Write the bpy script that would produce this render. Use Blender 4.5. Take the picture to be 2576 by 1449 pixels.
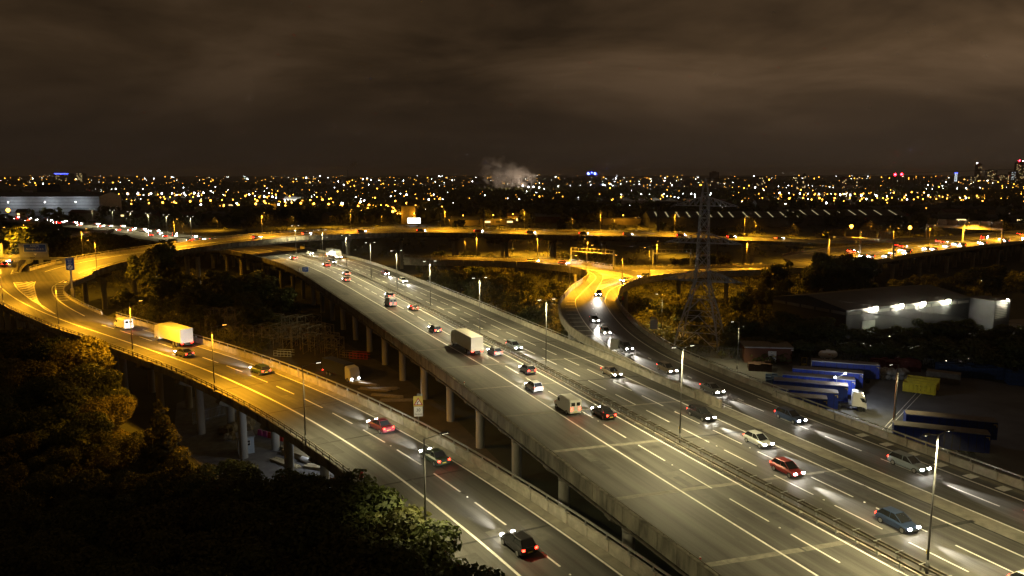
import bpy, bmesh, math, random
import numpy as np
from mathutils import Vector, Matrix
random.seed(7)
rng = np.random.default_rng(11)
scene = bpy.context.scene
for _o in list(bpy.data.objects):
    bpy.data.objects.remove(_o)
COL = scene.collection
PI = math.pi

# ------------------------------------------------------------------ camera
CZ = 44.5
PITCH = math.radians(8.396)
HFOV = math.radians(67.5)
FV = 1288 / math.tan(HFOV / 2)
cam_d = bpy.data.cameras.new('camera')
cam_d.sensor_fit = 'HORIZONTAL'
cam_d.angle = HFOV
cam_d.clip_start = 0.5
cam_d.clip_end = 30000
cam = bpy.data.objects.new('camera', cam_d)
cam.location = (0, 0, CZ)
cam.rotation_euler = (PI / 2 - PITCH, 0, 0)
COL.objects.link(cam)
scene.camera = cam

# ------------------------------------------------------------------ sky (night cloud lit from below by the city)
world = bpy.data.worlds.new('World')
scene.world = world
world.use_nodes = True
wn, wl = world.node_tree.nodes, world.node_tree.links
wn.clear()
w_out = wn.new('ShaderNodeOutputWorld')
w_bg = wn.new('ShaderNodeBackground')
w_bg.inputs['Strength'].default_value = 1.0
wl.new(w_bg.outputs[0], w_out.inputs[0])
w_tc = wn.new('ShaderNodeTexCoord')
w_sep = wn.new('ShaderNodeSeparateXYZ')
wl.new(w_tc.outputs['Generated'], w_sep.inputs[0])


def wmath(op, a, b=None, c=None):
    n = wn.new('ShaderNodeMath')
    n.operation = op
    for i, v in enumerate((a, b, c)):
        if v is None:
            continue
        if isinstance(v, (int, float)):
            n.inputs[i].default_value = v
        else:
            wl.new(v, n.inputs[i])
    return n.outputs[0]


_z = wmath('MAXIMUM', w_sep.outputs['Z'], 0.0)
_h = wmath('ADD', _z, 0.24)
w_cmb = wn.new('ShaderNodeCombineXYZ')
wl.new(wmath('DIVIDE', w_sep.outputs['X'], _h), w_cmb.inputs[0])
wl.new(wmath('DIVIDE', w_sep.outputs['Y'], _h), w_cmb.inputs[1])
w_map = wn.new('ShaderNodeMapping')
w_map.inputs['Scale'].default_value = (0.60, 0.80, 1)
w_map.inputs['Rotation'].default_value = (0, 0, math.radians(-18))
w_map.inputs['Location'].default_value = (3.1, 1.7, 0)
wl.new(w_cmb.outputs[0], w_map.inputs[0])
w_n1 = wn.new('ShaderNodeTexNoise')
w_n1.inputs['Scale'].default_value = 1.75
w_n1.inputs['Detail'].default_value = 5
w_n1.inputs['Roughness'].default_value = 0.56
w_n1.inputs['Distortion'].default_value = 0.35
wl.new(w_map.outputs[0], w_n1.inputs[0])
w_ramp = wn.new('ShaderNodeValToRGB')
e = w_ramp.color_ramp.elements
e[0].position, e[0].color = 0.33, (0.0200, 0.0122, 0.0064, 1)
e[1].position, e[1].color = 0.68, (0.0800, 0.0490, 0.0262, 1)
m_ = e.new(0.50)
m_.color = (0.0445, 0.0268, 0.0135, 1)
wl.new(w_n1.outputs['Fac'], w_ramp.inputs[0])
# the low band over the skyline is clearer and darker
w_low = wn.new('ShaderNodeMapRange')
w_low.interpolation_type = 'SMOOTHSTEP'
w_low.inputs['From Min'].default_value = 0.0
w_low.inputs['From Max'].default_value = 0.17
wl.new(_z, w_low.inputs['Value'])
w_mix = wn.new('ShaderNodeMix')
w_mix.data_type = 'RGBA'
wl.new(w_low.outputs[0], w_mix.inputs[0])
w_mix.inputs[6].default_value = (0.0205, 0.0138, 0.0092, 1)
wl.new(w_ramp.outputs[0], w_mix.inputs[7])
# city centre to the right of the view lights the cloud more
w_dot = wn.new('ShaderNodeVectorMath')
w_dot.operation = 'DOT_PRODUCT'
wl.new(w_tc.outputs['Generated'], w_dot.inputs[0])
w_dot.inputs[1].default_value = Vector((0.72, 0.62, 0.30)).normalized()
w_glow = wn.new('ShaderNodeMapRange')
w_glow.interpolation_type = 'SMOOTHSTEP'
w_glow.inputs['From Min'].default_value = 0.56
w_glow.inputs['From Max'].default_value = 1.0
w_glow.inputs['To Min'].default_value = 0.85
w_glow.inputs['To Max'].default_value = 2.0
wl.new(w_dot.outputs['Value'], w_glow.inputs['Value'])
w_mul = wn.new('ShaderNodeVectorMath')
w_mul.operation = 'SCALE'
wl.new(w_mix.outputs[2], w_mul.inputs[0])
wl.new(w_glow.outputs[0], w_mul.inputs['Scale'])
wl.new(w_mul.outputs[0], w_bg.inputs['Color'])

scene.view_settings.view_transform = 'Standard'
scene.view_settings.look = 'None'
scene.view_settings.exposure = 0.0
scene.view_settings.gamma = 1.0
scene.view_settings.use_curve_mapping = False
scene.render.engine = 'CYCLES'
scene.cycles.max_bounces = 4
scene.cycles.diffuse_bounces = 2
scene.cycles.glossy_bounces = 2
scene.cycles.transmission_bounces = 3
scene.cycles.transparent_max_bounces = 6
scene.cycles.volume_bounces = 0
scene.cycles.use_denoising = True
scene.cycles.sample_clamp_indirect = 2.0
scene.cycles.caustics_reflective = False
scene.cycles.caustics_refractive = False

# strengths of the lamps the photograph shows (watts per head)
W_LED, W_SODIUM, W_BEAM = 12000.0, 42000.0, 17000.0
C_LED = (1.0, 0.85, 0.43)
C_SODIUM = (1.0, 0.435, 0.018)


# ------------------------------------------------------------------ helpers
def pix(vx, vy, z):
    """A point of the photograph, unprojected to the level z."""
    X, Y = (vx - 1288) / FV, (vy - 724.5) / FV
    c, s = math.cos(PITCH), math.sin(PITCH)
    d = Vector((X, c - Y * s, -s - Y * c))
    t = (z - CZ) / d.z
    return Vector((d.x * t, d.y * t, z))


def pixd(vx, vy, dist):
    """A point of the photograph at forward distance dist."""
    X, Y = (vx - 1288) / FV, (vy - 724.5) / FV
    c, s = math.cos(PITCH), math.sin(PITCH)
    d = Vector((X, c - Y * s, -s - Y * c))
    t = dist / d.y
    return Vector((d.x * t, dist, CZ + d.z * t))


MATS = {}


def mat(name, col, rough=0.7, metal=0.0, noise=0.0, scale=1.0, emit=None, estr=0.0, coord='Object', spec=0.5, bump=0.0, sample=True, detail=4, stretch=None, col2=None):
    if name in MATS:
        return MATS[name]
    m = bpy.data.materials.new(name)
    m.use_nodes = True
    nt = m.node_tree
    b = nt.nodes['Principled BSDF']
    b.inputs['Base Color'].default_value = (*col, 1)
    b.inputs['Roughness'].default_value = rough
    b.inputs['Metallic'].default_value = metal
    b.inputs['Specular IOR Level'].default_value = spec
    if noise > 0 or bump > 0:
        tc = nt.nodes.new('ShaderNodeTexCoord')
        mp = nt.nodes.new('ShaderNodeMapping')
        if stretch:
            mp.inputs['Scale'].default_value = stretch
        nt.links.new(tc.outputs[coord], mp.inputs[0])
        nz = nt.nodes.new('ShaderNodeTexNoise')
        nz.inputs['Scale'].default_value = scale
        nz.inputs['Detail'].default_value = detail
        nz.inputs['Roughness'].default_value = 0.62
        nt.links.new(mp.outputs[0], nz.inputs[0])
        mx = nt.nodes.new('ShaderNodeMix')
        mx.data_type = 'RGBA'
        c2 = col2 or tuple(min(1, c * (1 + noise)) for c in col)
        mx.inputs[6].default_value = (*(tuple(c * (1 - noise) for c in col)), 1)
        mx.inputs[7].default_value = (*c2, 1)
        rp = nt.nodes.new('ShaderNodeMapRange')
        rp.inputs['From Min'].default_value = 0.3
        rp.inputs['From Max'].default_value = 0.7
        nt.links.new(nz.outputs['Fac'], rp.inputs['Value'])
        nt.links.new(rp.outputs[0], mx.inputs[0])
        nt.links.new(mx.outputs[2], b.inputs['Base Color'])
        if bump > 0:
            bp = nt.nodes.new('ShaderNodeBump')
            bp.inputs['Strength'].default_value = bump
            bp.inputs['Distance'].default_value = 0.05
            nt.links.new(nz.outputs['Fac'], bp.inputs['Height'])
            nt.links.new(bp.outputs[0], b.inputs['Normal'])
    if emit:
        b.inputs['Emission Color'].default_value = (*emit, 1)
        b.inputs['Emission Strength'].default_value = estr
        if not sample:
            m.cycles.emission_sampling = 'NONE'
    MATS[name] = m
    return m


class MB:
    """Collects simple shapes and links them as one mesh."""

    def __init__(self):
        self.v, self.f, self.m, self.uv = [], [], [], []

    def add(self, vs, fs, mi=0):
        o = len(self.v)
        self.v += [tuple(p) for p in vs]
        self.f += [tuple(i + o for i in f) for f in fs]
        self.m += [mi] * len(fs)
        return self

    def box(self, c, s, rz=0.0, mi=0, taper=1.0):
        cx, cy, cz = c
        hx, hy, hz = s[0] / 2, s[1] / 2, s[2] / 2
        ca, sa = math.cos(rz), math.sin(rz)
        vs = []
        for dz, k in ((-hz, 1.0), (hz, taper)):
            for dx, dy in ((-hx, -hy), (hx, -hy), (hx, hy), (-hx, hy)):
                x, y = dx * k, dy * k
                vs.append((cx + x * ca - y * sa, cy + x * sa + y * ca, cz + dz))
        return self.add(vs, [(3, 2, 1, 0), (4, 5, 6, 7), (0, 1, 5, 4), (1, 2, 6, 5), (2, 3, 7, 6), (3, 0, 4, 7)], mi)

    def tube(self, p0, p1, r0, r1=None, n=8, mi=0, cap=True):
        p0, p1 = Vector(p0), Vector(p1)
        r1 = r0 if r1 is None else r1
        d = (p1 - p0)
        if d.length < 1e-6:
            return self
        d.normalize()
        a = d.orthogonal().normalized()
        b = d.cross(a)
        vs = []
        for p, r in ((p0, r0), (p1, r1)):
            for k in range(n):
                t = 2 * PI * k / n
                vs.append(p + (a * math.cos(t) + b * math.sin(t)) * r)
        fs = [(k, (k + 1) % n, n + (k + 1) % n, n + k) for k in range(n)]
        if cap:
            fs += [tuple(range(n - 1, -1, -1)), tuple(range(n, 2 * n))]
        return self.add(vs, fs, mi)

    def bar(self, p0, p1, w, h=None, mi=0):
        """A square bar between two points."""
        return self.tube(p0, p1, w * 0.7, None, 4, mi)

    def quad(self, a, b, c, d, mi=0):
        return self.add([a, b, c, d], [(0, 1, 2, 3)], mi)

    def ball(self, c, r, mi=0, nu=8, nv=5, sz=1.0):
        vs = [(c[0], c[1], c[2] - r * sz)]
        for j in range(1, nv):
            t = PI * j / nv
            for i in range(nu):
                a = 2 * PI * i / nu
                vs.append((c[0] + r * math.sin(t) * math.cos(a), c[1] + r * math.sin(t) * math.sin(a), c[2] - r * sz * math.cos(t)))
        vs.append((c[0], c[1], c[2] + r * sz))
        fs = [(0, 1 + (i + 1) % nu, 1 + i) for i in range(nu)]
        for j in range(nv - 2):
            for i in range(nu):
                a = 1 + j * nu
                fs.append((a + i, a + (i + 1) % nu, a + nu + (i + 1) % nu, a + nu + i))
        a = 1 + (nv - 2) * nu
        t = len(vs) - 1
        fs += [(a + i, a + (i + 1) % nu, t) for i in range(nu)]
        return self.add(vs, fs, mi)

    def mesh(self, name, mats):
        me = bpy.data.meshes.new(name)
        me.from_pydata(self.v, [], self.f)
        for m in (mats if isinstance(mats, (list, tuple)) else [mats]):
            me.materials.append(m)
        if any(self.m):
            me.polygons.foreach_set('material_index', self.m)
        if self.uv:
            u = me.uv_layers.new(name='UVMap')
            flat = [self.uv[li.vertex_index] for li in me.loops]
            u.data.foreach_set('uv', [c for p in flat for c in p])
        me.update()
        return me

    def build(self, name, mats, parent=None, loc=None, rz=0.0, smooth=False):
        me = self.mesh(name, mats)
        if smooth:
            me.polygons.foreach_set('use_smooth', [True] * len(me.polygons))
        return link(name, me, parent, loc, rz)


def link(name, data, parent=None, loc=None, rz=0.0):
    o = bpy.data.objects.new(name, data)
    COL.objects.link(o)
    if parent is not None:
        o.parent = parent
    if loc is not None:
        o.location = loc
    if rz:
        o.rotation_euler = (0, 0, rz)
    return o


def tag(o, label=None, cat=None, group=None, kind=None):
    if label:
        o['label'] = label
    if cat:
        o['category'] = cat
    if group:
        o['group'] = group
    if kind:
        o['kind'] = kind
    return o


def thing(name, label, cat, loc=(0, 0, 0), rz=0.0, group=None):
    o = bpy.data.objects.new(name, None)
    o.empty_display_size = 0.3
    COL.objects.link(o)
    o.location = loc
    o.rotation_euler = (0, 0, rz)
    return tag(o, label, cat, group)


KIDS = {}


def index_kids():
    KIDS.clear()
    for o in COL.objects:
        if o.parent is not None:
            KIDS.setdefault(o.parent.name, []).append(o)


def dup(root, loc=None, rz=None, label=None, group=None, kids=None, scale=None):
    """A copy of a thing with copies of its parts and their sub-parts (kids: nested list of a prototype)."""
    r = root.copy()
    COL.objects.link(r)
    if loc is not None:
        r.location = loc
    if rz is not None:
        r.rotation_euler = (0, 0, rz)
    if scale is not None:
        r.scale = (scale, scale, scale) if isinstance(scale, (int, float)) else scale
    if label:
        r['label'] = label
    if group:
        r['group'] = group
    if kids is None:
        kids = tree_of(root)

    def rec(par, lst):
        for o, sub in lst:
            c = o.copy()
            COL.objects.link(c)
            c.parent = par
            rec(c, sub)
    rec(r, kids)
    return r


def tree_of(root):
    out = []
    for o in root.children:
        out.append((o, tree_of(o)))
    return out


def prim(name, me, parent, loc=None, rz=0.0, label=None):
    o = link(name, me, parent, loc, rz)
    if label:
        o['label'] = label
    return o


def spot(parent, loc, watts, col, size=2.6, blend=0.4, radius=0.15, rot=(0, 0, 0), name='lamp_light'):
    l = bpy.data.lights.new(name, 'SPOT')
    l.energy = watts
    l.color = col
    l.spot_size = size
    l.spot_blend = blend
    l.shadow_soft_size = radius
    o = bpy.data.objects.new(name, l)
    COL.objects.link(o)
    o.parent = parent
    o.location = loc
    o.rotation_euler = rot
    return o


def point(parent, loc, watts, col, radius=0.3, name='lamp_light'):
    l = bpy.data.lights.new(name, 'POINT')
    l.energy = watts
    l.color = col
    l.shadow_soft_size = radius
    o = bpy.data.objects.new(name, l)
    COL.objects.link(o)
    o.parent = parent
    o.location = loc
    return o


# ------------------------------------------------------------------ roads as swept sections
def catmull(pts, n=16):
    P = [np.array(p, float) for p in pts]
    P = [2 * P[0] - P[1]] + P + [2 * P[-1] - P[-2]]
    out = []
    for i in range(1, len(P) - 2):
        p0, p1, p2, p3 = P[i - 1:i + 3]
        for k in range(n):
            t = k / n
            out.append(0.5 * ((2 * p1) + (-p0 + p2) * t + (2 * p0 - 5 * p1 + 4 * p2 - p3) * t * t + (-p0 + 3 * p1 - 3 * p2 + p3) * t ** 3))
    out.append(P[-2])
    return np.array(out)


class Road:
    """A centre line with arc length; at(s, off, dz) gives a point beside it (off > 0 to the right)."""

    def __init__(self, pts, bank=None, smooth=6):
        c = catmull(pts)
        s = np.concatenate([[0], np.cumsum(np.linalg.norm(np.diff(c[:, :2], axis=0), axis=1))])
        n = int(s[-1] / 1.5)
        self.S = np.linspace(0, s[-1], n)
        p = np.stack([np.interp(self.S, s, c[:, k]) for k in range(3)], 1)
        for _ in range(smooth):
            p[1:-1] = 0.25 * p[:-2] + 0.5 * p[1:-1] + 0.25 * p[2:]
        self.P = p
        t = np.gradient(p[:, :2], axis=0)
        for _ in range(smooth):
            t[1:-1] = 0.25 * t[:-2] + 0.5 * t[1:-1] + 0.25 * t[2:]
        t /= np.linalg.norm(t, axis=1)[:, None]
        self.T = t
        self.len = float(self.S[-1])
        self.bank = bank

    def at(self, s, off=0.0, dz=0.0):
        p = [np.interp(s, self.S, self.P[:, k]) for k in range(3)]
        tx, ty = np.interp(s, self.S, self.T[:, 0]), np.interp(s, self.S, self.T[:, 1])
        b = self.bank(s) * off if self.bank else 0.0
        return Vector((p[0] + ty * off, p[1] - tx * off, p[2] + dz + b))

    def rz(self, s):
        tx, ty = np.interp(s, self.S, self.T[:, 0]), np.interp(s, self.S, self.T[:, 1])
        return math.atan2(ty, tx)

    def s_of(self, x, y):
        return float(self.S[np.argmin((self.P[:, 0] - x) ** 2 + (self.P[:, 1] - y) ** 2)])


def fval(f, s):
    return f(s) if callable(f) else f


def sweep(road, s0, s1, sec, step=4.0, closed=True, mb=None, mi=0, uv=False, ends=True):
    """Sweep a section [(offset, height), ...] along the road."""
    mb = mb or MB()
    n = max(1, int(math.ceil((s1 - s0) / step)))
    k = len(sec)
    vs, uvs = [], []
    for i in range(n + 1):
        s = s0 + (s1 - s0) * i / n
        for off, z in sec:
            o = fval(off, s)
            vs.append(road.at(s, o, fval(z, s)))
            uvs.append((s, o))
    fs = []
    m = k if closed else k - 1
    for i in range(n):
        for j in range(m):
            a, b = i * k + j, i * k + (j + 1) % k
            fs.append((a, b, b + k, a + k))
    if closed and ends:
        fs.append(tuple(range(k - 1, -1, -1)))
        fs.append(tuple(range(n * k, n * k + k)))
    mb.add(vs, fs, mi)
    if uv:
        mb.uv += uvs
    return mb


# ------------------------------------------------------------------ materials of the setting
def asphalt(name, base, light, tint=(1, 1, 1)):
    """Worn blacktop: long streaks along the lanes (UV = metres along, metres across), patches and grain."""
    m = bpy.data.materials.new(name)
    m.use_nodes = True
    nt = m.node_tree
    b = nt.nodes['Principled BSDF']
    b.inputs['Roughness'].default_value = 0.62
    b.inputs['Specular IOR Level'].default_value = 0.35
    tc = nt.nodes.new('ShaderNodeTexCoord')

    def nz(sc, scale, det, rough=0.6):
        mp = nt.nodes.new('ShaderNodeMapping')
        mp.inputs['Scale'].default_value = sc
        nt.links.new(tc.outputs['UV'], mp.inputs[0])
        n = nt.nodes.new('ShaderNodeTexNoise')
        n.inputs['Scale'].default_value = scale
        n.inputs['Detail'].default_value = det
        n.inputs['Roughness'].default_value = rough
        nt.links.new(mp.outputs[0], n.inputs[0])
        return n.outputs['Fac']
    streak = nz((0.012, 1.0, 1), 0.9, 3)
    patch = nz((0.35, 1.0, 1), 0.16, 4)
    grain = nz((1, 1, 1), 6.0, 3, 0.8)

    def ma(op, a, bb):
        n = nt.nodes.new('ShaderNodeMath')
        n.operation = op
        for i, v in enumerate((a, bb)):
            if isinstance(v, (int, float)):
                n.inputs[i].default_value = v
            else:
                nt.links.new(v, n.inputs[i])
        return n.outputs[0]
    mixv = ma('ADD', ma('ADD', ma('MULTIPLY', streak, 0.66), ma('MULTIPLY', patch, 0.38)), ma('MULTIPLY', grain, 0.12))
    r = nt.nodes.new('ShaderNodeValToRGB')
    r.color_ramp.elements[0].position = 0.44
    r.color_ramp.elements[0].color = (*[c * t for c, t in zip((base,) * 3, tint)], 1)
    r.color_ramp.elements[1].position = 0.70
    r.color_ramp.elements[1].color = (*[c * t for c, t in zip((light,) * 3, tint)], 1)
    nt.links.new(mixv, r.inputs[0])
    nt.links.new(r.outputs[0], b.inputs['Base Color'])
    bp = nt.nodes.new('ShaderNodeBump')
    bp.inputs['Strength'].default_value = 0.25
    bp.inputs['Distance'].default_value = 0.02
    nt.links.new(grain, bp.inputs['Height'])
    nt.links.new(bp.outputs[0], b.inputs['Normal'])
    MATS[name] = m
    return m


M_ASPH = asphalt('asphalt_motorway', 0.045, 0.125, (1.0, 0.96, 0.88))
M_ASPH2 = asphalt('asphalt_ramp', 0.045, 0.115, (1.0, 0.98, 0.94))
M_ASPH3 = asphalt('asphalt_far', 0.05, 0.10)
M_PAINT = mat('road_paint', (0.74, 0.73, 0.68), 0.55, noise=0.18, scale=3.0)
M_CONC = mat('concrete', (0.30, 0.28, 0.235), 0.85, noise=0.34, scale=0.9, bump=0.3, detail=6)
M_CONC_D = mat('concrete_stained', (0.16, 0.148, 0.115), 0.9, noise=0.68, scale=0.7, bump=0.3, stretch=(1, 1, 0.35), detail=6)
M_CONC_L = mat('concrete_pale', (0.40, 0.37, 0.31), 0.85, noise=0.25, scale=1.3, bump=0.2, detail=6)
M_STEEL = mat('galvanised_steel', (0.38, 0.39, 0.38), 0.5, 0.7, noise=0.2, scale=2.0)
M_STEEL_D = mat('weathered_steel', (0.14, 0.125, 0.10), 0.6, 0.5, noise=0.35, scale=1.5)
M_DARK = mat('dark_steel', (0.045, 0.045, 0.045), 0.55, 0.4)
M_GROUND = mat('ground_soil', (0.022, 0.025, 0.012), 0.95, noise=0.5, scale=0.12, detail=8)
M_YARD = mat('yard_tarmac', (0.095, 0.097, 0.10), 0.8, noise=0.3, scale=0.15, detail=7)
M_DIRT = mat('yard_dirt', (0.055, 0.046, 0.03), 0.95, noise=0.4, scale=0.25, detail=8)
M_GRAVEL = mat('yard_gravel', (0.12, 0.115, 0.11), 0.95, noise=0.35, scale=0.8, detail=7)


def sm(a, b, x):
    t = min(1.0, max(0.0, (x - a) / (b - a)))
    return t * t * (3 - 2 * t)


def terrain(x, y):
    d = math.hypot(x, y)
    az = math.atan2(x, y)
    hill = 33 + 5 * math.sin(az * 5 + 1.0) + 3 * math.sin(az * 13 + 2) + 1.5 * math.sin(az * 31)
    return hill * sm(1500, 6300, d) + 2.2 * sm(500, 1400, d) * math.sin(x * 0.006) * math.cos(y * 0.005)


# ------------------------------------------------------------------ ground
def build_ground():
    radii = [0, 60, 150, 300, 500, 700, 950, 1250, 1600, 2000, 2500, 3000, 3600, 4300, 5000, 5700, 6400, 7200, 9000, 13000]
    na = 120
    vs = [(0, 0, 0)]
    for r in radii[1:]:
        for k in range(na):
            a = 2 * PI * k / na
            x, y = r * math.sin(a), r * math.cos(a)
            vs.append((x, y, terrain(x, y)))
    fs = [(0, 1 + (k + 1) % na, 1 + k) for k in range(na)]
    for i in range(len(radii) - 2):
        o = 1 + i * na
        for k in range(na):
            fs.append((o + k, o + (k + 1) % na, o + na + (k + 1) % na, o + na + k))
    mb = MB().add(vs, fs)
    return tag(mb.build('ground', M_GROUND), kind='structure')


build_ground()


def poly_sheet(name, pts, m, z=None, kind='structure', parent=None, uv=None):
    bm = bmesh.new()
    vv = [bm.verts.new((p[0], p[1], p[2] if z is None else z)) for p in pts]
    es = [bm.edges.new((vv[i], vv[(i + 1) % len(vv)])) for i in range(len(vv))]
    bmesh.ops.triangle_fill(bm, edges=es, use_beauty=True)
    for f in bm.faces:
        if f.normal.z < 0:
            f.normal_flip()
    me = bpy.data.meshes.new(name)
    if uv:
        ly = bm.loops.layers.uv.new('UVMap')
        for f in bm.faces:
            for l in f.loops:
                l[ly].uv = uv(l.vert.co)
    bm.to_mesh(me)
    bm.free()
    me.materials.append(m)
    o = link(name, me, parent)
    if kind:
        tag(o, kind=kind)
    return o


poly_sheet('lorry_yard', [(44, 232), (50, 150), (60, 118), (75, 88), (100, 60), (175, 70), (170, 128), (131, 140), (112, 154), (92, 176), (70, 190), (58, 206)], M_YARD, 0.006)
poly_sheet('warehouse_yard', [(97, 199), (140, 190), (190, 205), (190, 240), (140, 232)], M_GRAVEL, 0.006)
poly_sheet('builders_yard', [(-66, 146), (-58, 126), (-44, 108), (-30, 92), (-14, 76), (-2, 62), (10, 60), (2, 80), (-8, 100), (-20, 120), (-32, 142), (-44, 160), (-60, 162)], M_GRAVEL, 0.006)
poly_sheet('frame_yard', [(-118, 232), (-100, 206), (-76, 190), (-60, 176), (-44, 160.2), (-32, 142.2), (-20, 120.2), (-8, 100.2), (6, 70), (14, 76), (2, 105), (-12, 140), (-26, 170), (-44, 200), (-62, 225), (-84, 250)], M_DIRT, 0.008)
_tp = poly_sheet('depot_road', [(-10, 262), (16, 258), (60, 330), (40, 340)], M_YARD, 0.006)

# ------------------------------------------------------------------ the road lines, in metres
MAIN = Road([(83, -40, 10), (60, 11, 10), (36.6, 63.2, 10), (22.3, 96, 10), (6.3, 134, 10), (-6.8, 163, 10), (-20.5, 194, 10), (-33.6, 222.5, 10), (-46, 249.5, 10),
             (-60, 278.6, 10), (-75, 305.5, 10), (-95, 334, 10), (-122, 366, 10), (-156, 402, 9.5), (-196, 446, 8.5), (-240, 500, 7.5), (-300, 566, 6.5), (-380, 634, 6), (-470, 705, 6)])


def gore_z(x, y):
    p = (x + 100) * -0.62 + (y - 169) * 0.78
    return 11.9 + max(-0.3, 1.5 * p / 90)


_rp = [(49.5, -38), (34.5, -6), (19, 25), (8.5, 45), (0, 60.5), (-7.7, 73), (-16, 85.4), (-28, 101), (-40, 114.7), (-54, 129), (-69.5, 143), (-84.2, 156), (-98.5, 167.8), (-115, 182.7),
       (-130.4, 198.3), (-146.9, 217.4), (-163, 239), (-178, 264), (-194, 300), (-206, 332), (-212, 366), (-214, 400)]
RAMP = Road([(x, y, gore_z(x, y)) for x, y in _rp])
LOOP = Road([(-129, 220, 13.3), (-132.5, 240, 13.7), (-133, 256, 14.4), (-130, 276, 15.2), (-122, 298, 16.1), (-107.5, 318.5, 16.9), (-91.8, 340, 17), (-72.7, 354.5, 17), (-50.7, 362, 17),
             (-27, 360.5, 17), (0, 352, 17), (31, 344, 17), (66, 340, 16.7), (94, 344, 15.6), (122, 352, 14.3), (163, 364, 12.1), (210, 386, 11.3), (262, 414, 11.0)], bank=lambda s: -0.065)
SLIP = Road([(52.9, 83, 10), (46.2, 98.5, 10), (40.0, 113.8, 10), (35.6, 125.4, 10), (32, 136, 10), (28.8, 146, 10.1), (25.6, 164, 10.4), (24.3, 186.9, 10.9), (25.4, 207, 11), (30.2, 230, 11)])
DUAL = Road([(58, 262, 10.9), (78, 264.5, 10.9), (100, 271, 11), (120, 281, 11), (139.5, 295.7, 11), (173, 325, 11), (216, 357.4, 11), (259, 387.2, 11), (330, 433, 11), (450, 505, 11), (600, 590, 11)])

S_NOSE = MAIN.s_of(17.5, 107)
S_LOOPX = MAIN.s_of(-104, 346)


def mr(s):
    """Right edge of the motorway deck."""
    return 25.2 if s <= S_NOSE else 13.2


def surface(name, road, s0, s1, l, r, m, step=3.0, n=5, dz=0.0):
    sec = [((lambda s, t=t: fval(l, s) * (1 - t) + fval(r, s) * t), dz) for t in [k / (n - 1) for k in range(n)]]
    return tag(sweep(road, s0, s1, sec, step, closed=False, uv=True).build(name, m), kind='structure')


motorway = surface('motorway', MAIN, 0, S_NOSE, -18.4, 25.2, M_ASPH)
motorway_far = surface('motorway', MAIN, S_NOSE, MAIN.len, -18.4, 13.2, M_ASPH)
S_GORE = RAMP.s_of(-98.5, 167.8)
S_B2 = RAMP.s_of(-163, 239)
ramp = surface('ramp_road', RAMP, 0, S_GORE, -4.3, 8.7, M_ASPH2)
ramp_west = surface('ramp_road', RAMP, S_B2, RAMP.len, -4.3, 6.2, M_ASPH2)
S_LOOP0 = LOOP.s_of(-132.5, 240)


def loop_l(s):
    return -13 - 5 * (1 - sm(S_LOOP0, S_LOOP0 + 60, s))


loop = surface('loop_road', LOOP, S_LOOP0, LOOP.len, loop_l, 0.0, M_ASPH2)
_slx = [(29, 117), (25.2, 124.2), (19.1, 144.1), (15, 157), (12.9, 165.4), (11.8, 177.2), (12.2, 194), (14.2, 207)]
_sls = [(SLIP.s_of(x, y + 0.0), math.hypot(*(np.array([x, y]) - SLIP.P[int(np.argmin((SLIP.P[:, 0] - x) ** 2 + (SLIP.P[:, 1] - y) ** 2))][:2]))) for x, y in _slx]


def slip_l(s):
    return -float(np.interp(s, [a for a, b in _sls], [b for a, b in _sls]))


S_S0 = SLIP.s_of(40.4, 113.5)
S_S1 = SLIP.s_of(25.2, 204)
# the slip road starts where the motorway's wide part ends
slip = surface('slip_road', SLIP, S_S0 - 0.6, S_S1, slip_l, 2.9, M_ASPH, dz=-0.004)
dual = surface('dual_carriageway', DUAL, DUAL.s_of(101, 271), DUAL.len, lambda s: -8 - 28 * sm(45, 90, s), 0.0, M_ASPH2)

# flat paved areas where the ramps part
_e1, _e2 = SLIP.at(S_S1, slip_l(S_S1)), SLIP.at(S_S1, 2.9)
_d1, _d2 = DUAL.at(DUAL.s_of(101, 271), -8.2), DUAL.at(DUAL.s_of(101, 271), 0)
junction_edge = [tuple(_e1)[:2], (17.6, 222.9), (23.6, 243), (25.8, 254), (25.8, 261), (23.6, 268.5), (17.6, 277), (5, 287.5), (-14, 293), (-42, 297),
                 (-44, 307), (-14, 303), (5.1, 298.7), (18.5, 293.3), (26.6, 285), (36, 272.5), (42, 271.5), (60.1, 273), (79.5, 276), tuple(_d1)[:2],
                 tuple(_d2)[:2], (90.8, 266.6), (74, 262.2), (56, 256), (44, 247), (37, 236), (31.6, 222), tuple(_e2)[:2]]
jr = poly_sheet('junction_road', junction_edge, M_ASPH2, 11.0, uv=lambda c: (c.y, c.x))
_r1, _r2 = RAMP.at(S_GORE, -4.3), RAMP.at(S_GORE, 8.7)
_g = [tuple(_r1)] + [tuple(RAMP.at(S_GORE + (S_B2 - S_GORE) * k / 10, -4.3)) for k in range(1, 10)] + [tuple(RAMP.at(S_B2, -4.3)), tuple(RAMP.at(S_B2, 6.2))]
_l1, _l2 = LOOP.at(S_LOOP0, loop_l(S_LOOP0)), LOOP.at(S_LOOP0, 0)
_in = [(-130.6, 230), (-128.2, 219), (-124.2, 209.5), (-118.5, 201), (-111.5, 193), (-103.5, 184.5), (-97.5, 179)]
_g += [tuple(_l1), tuple(_l2)] + [(x, y, gore_z(x, y)) for x, y in _in] + [tuple(_r2)]
gore = poly_sheet('gore_road', _g, M_ASPH2, None, uv=lambda c: (c.x * -0.62 + c.y * 0.78, c.x * 0.78 + c.y * 0.62))

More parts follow.
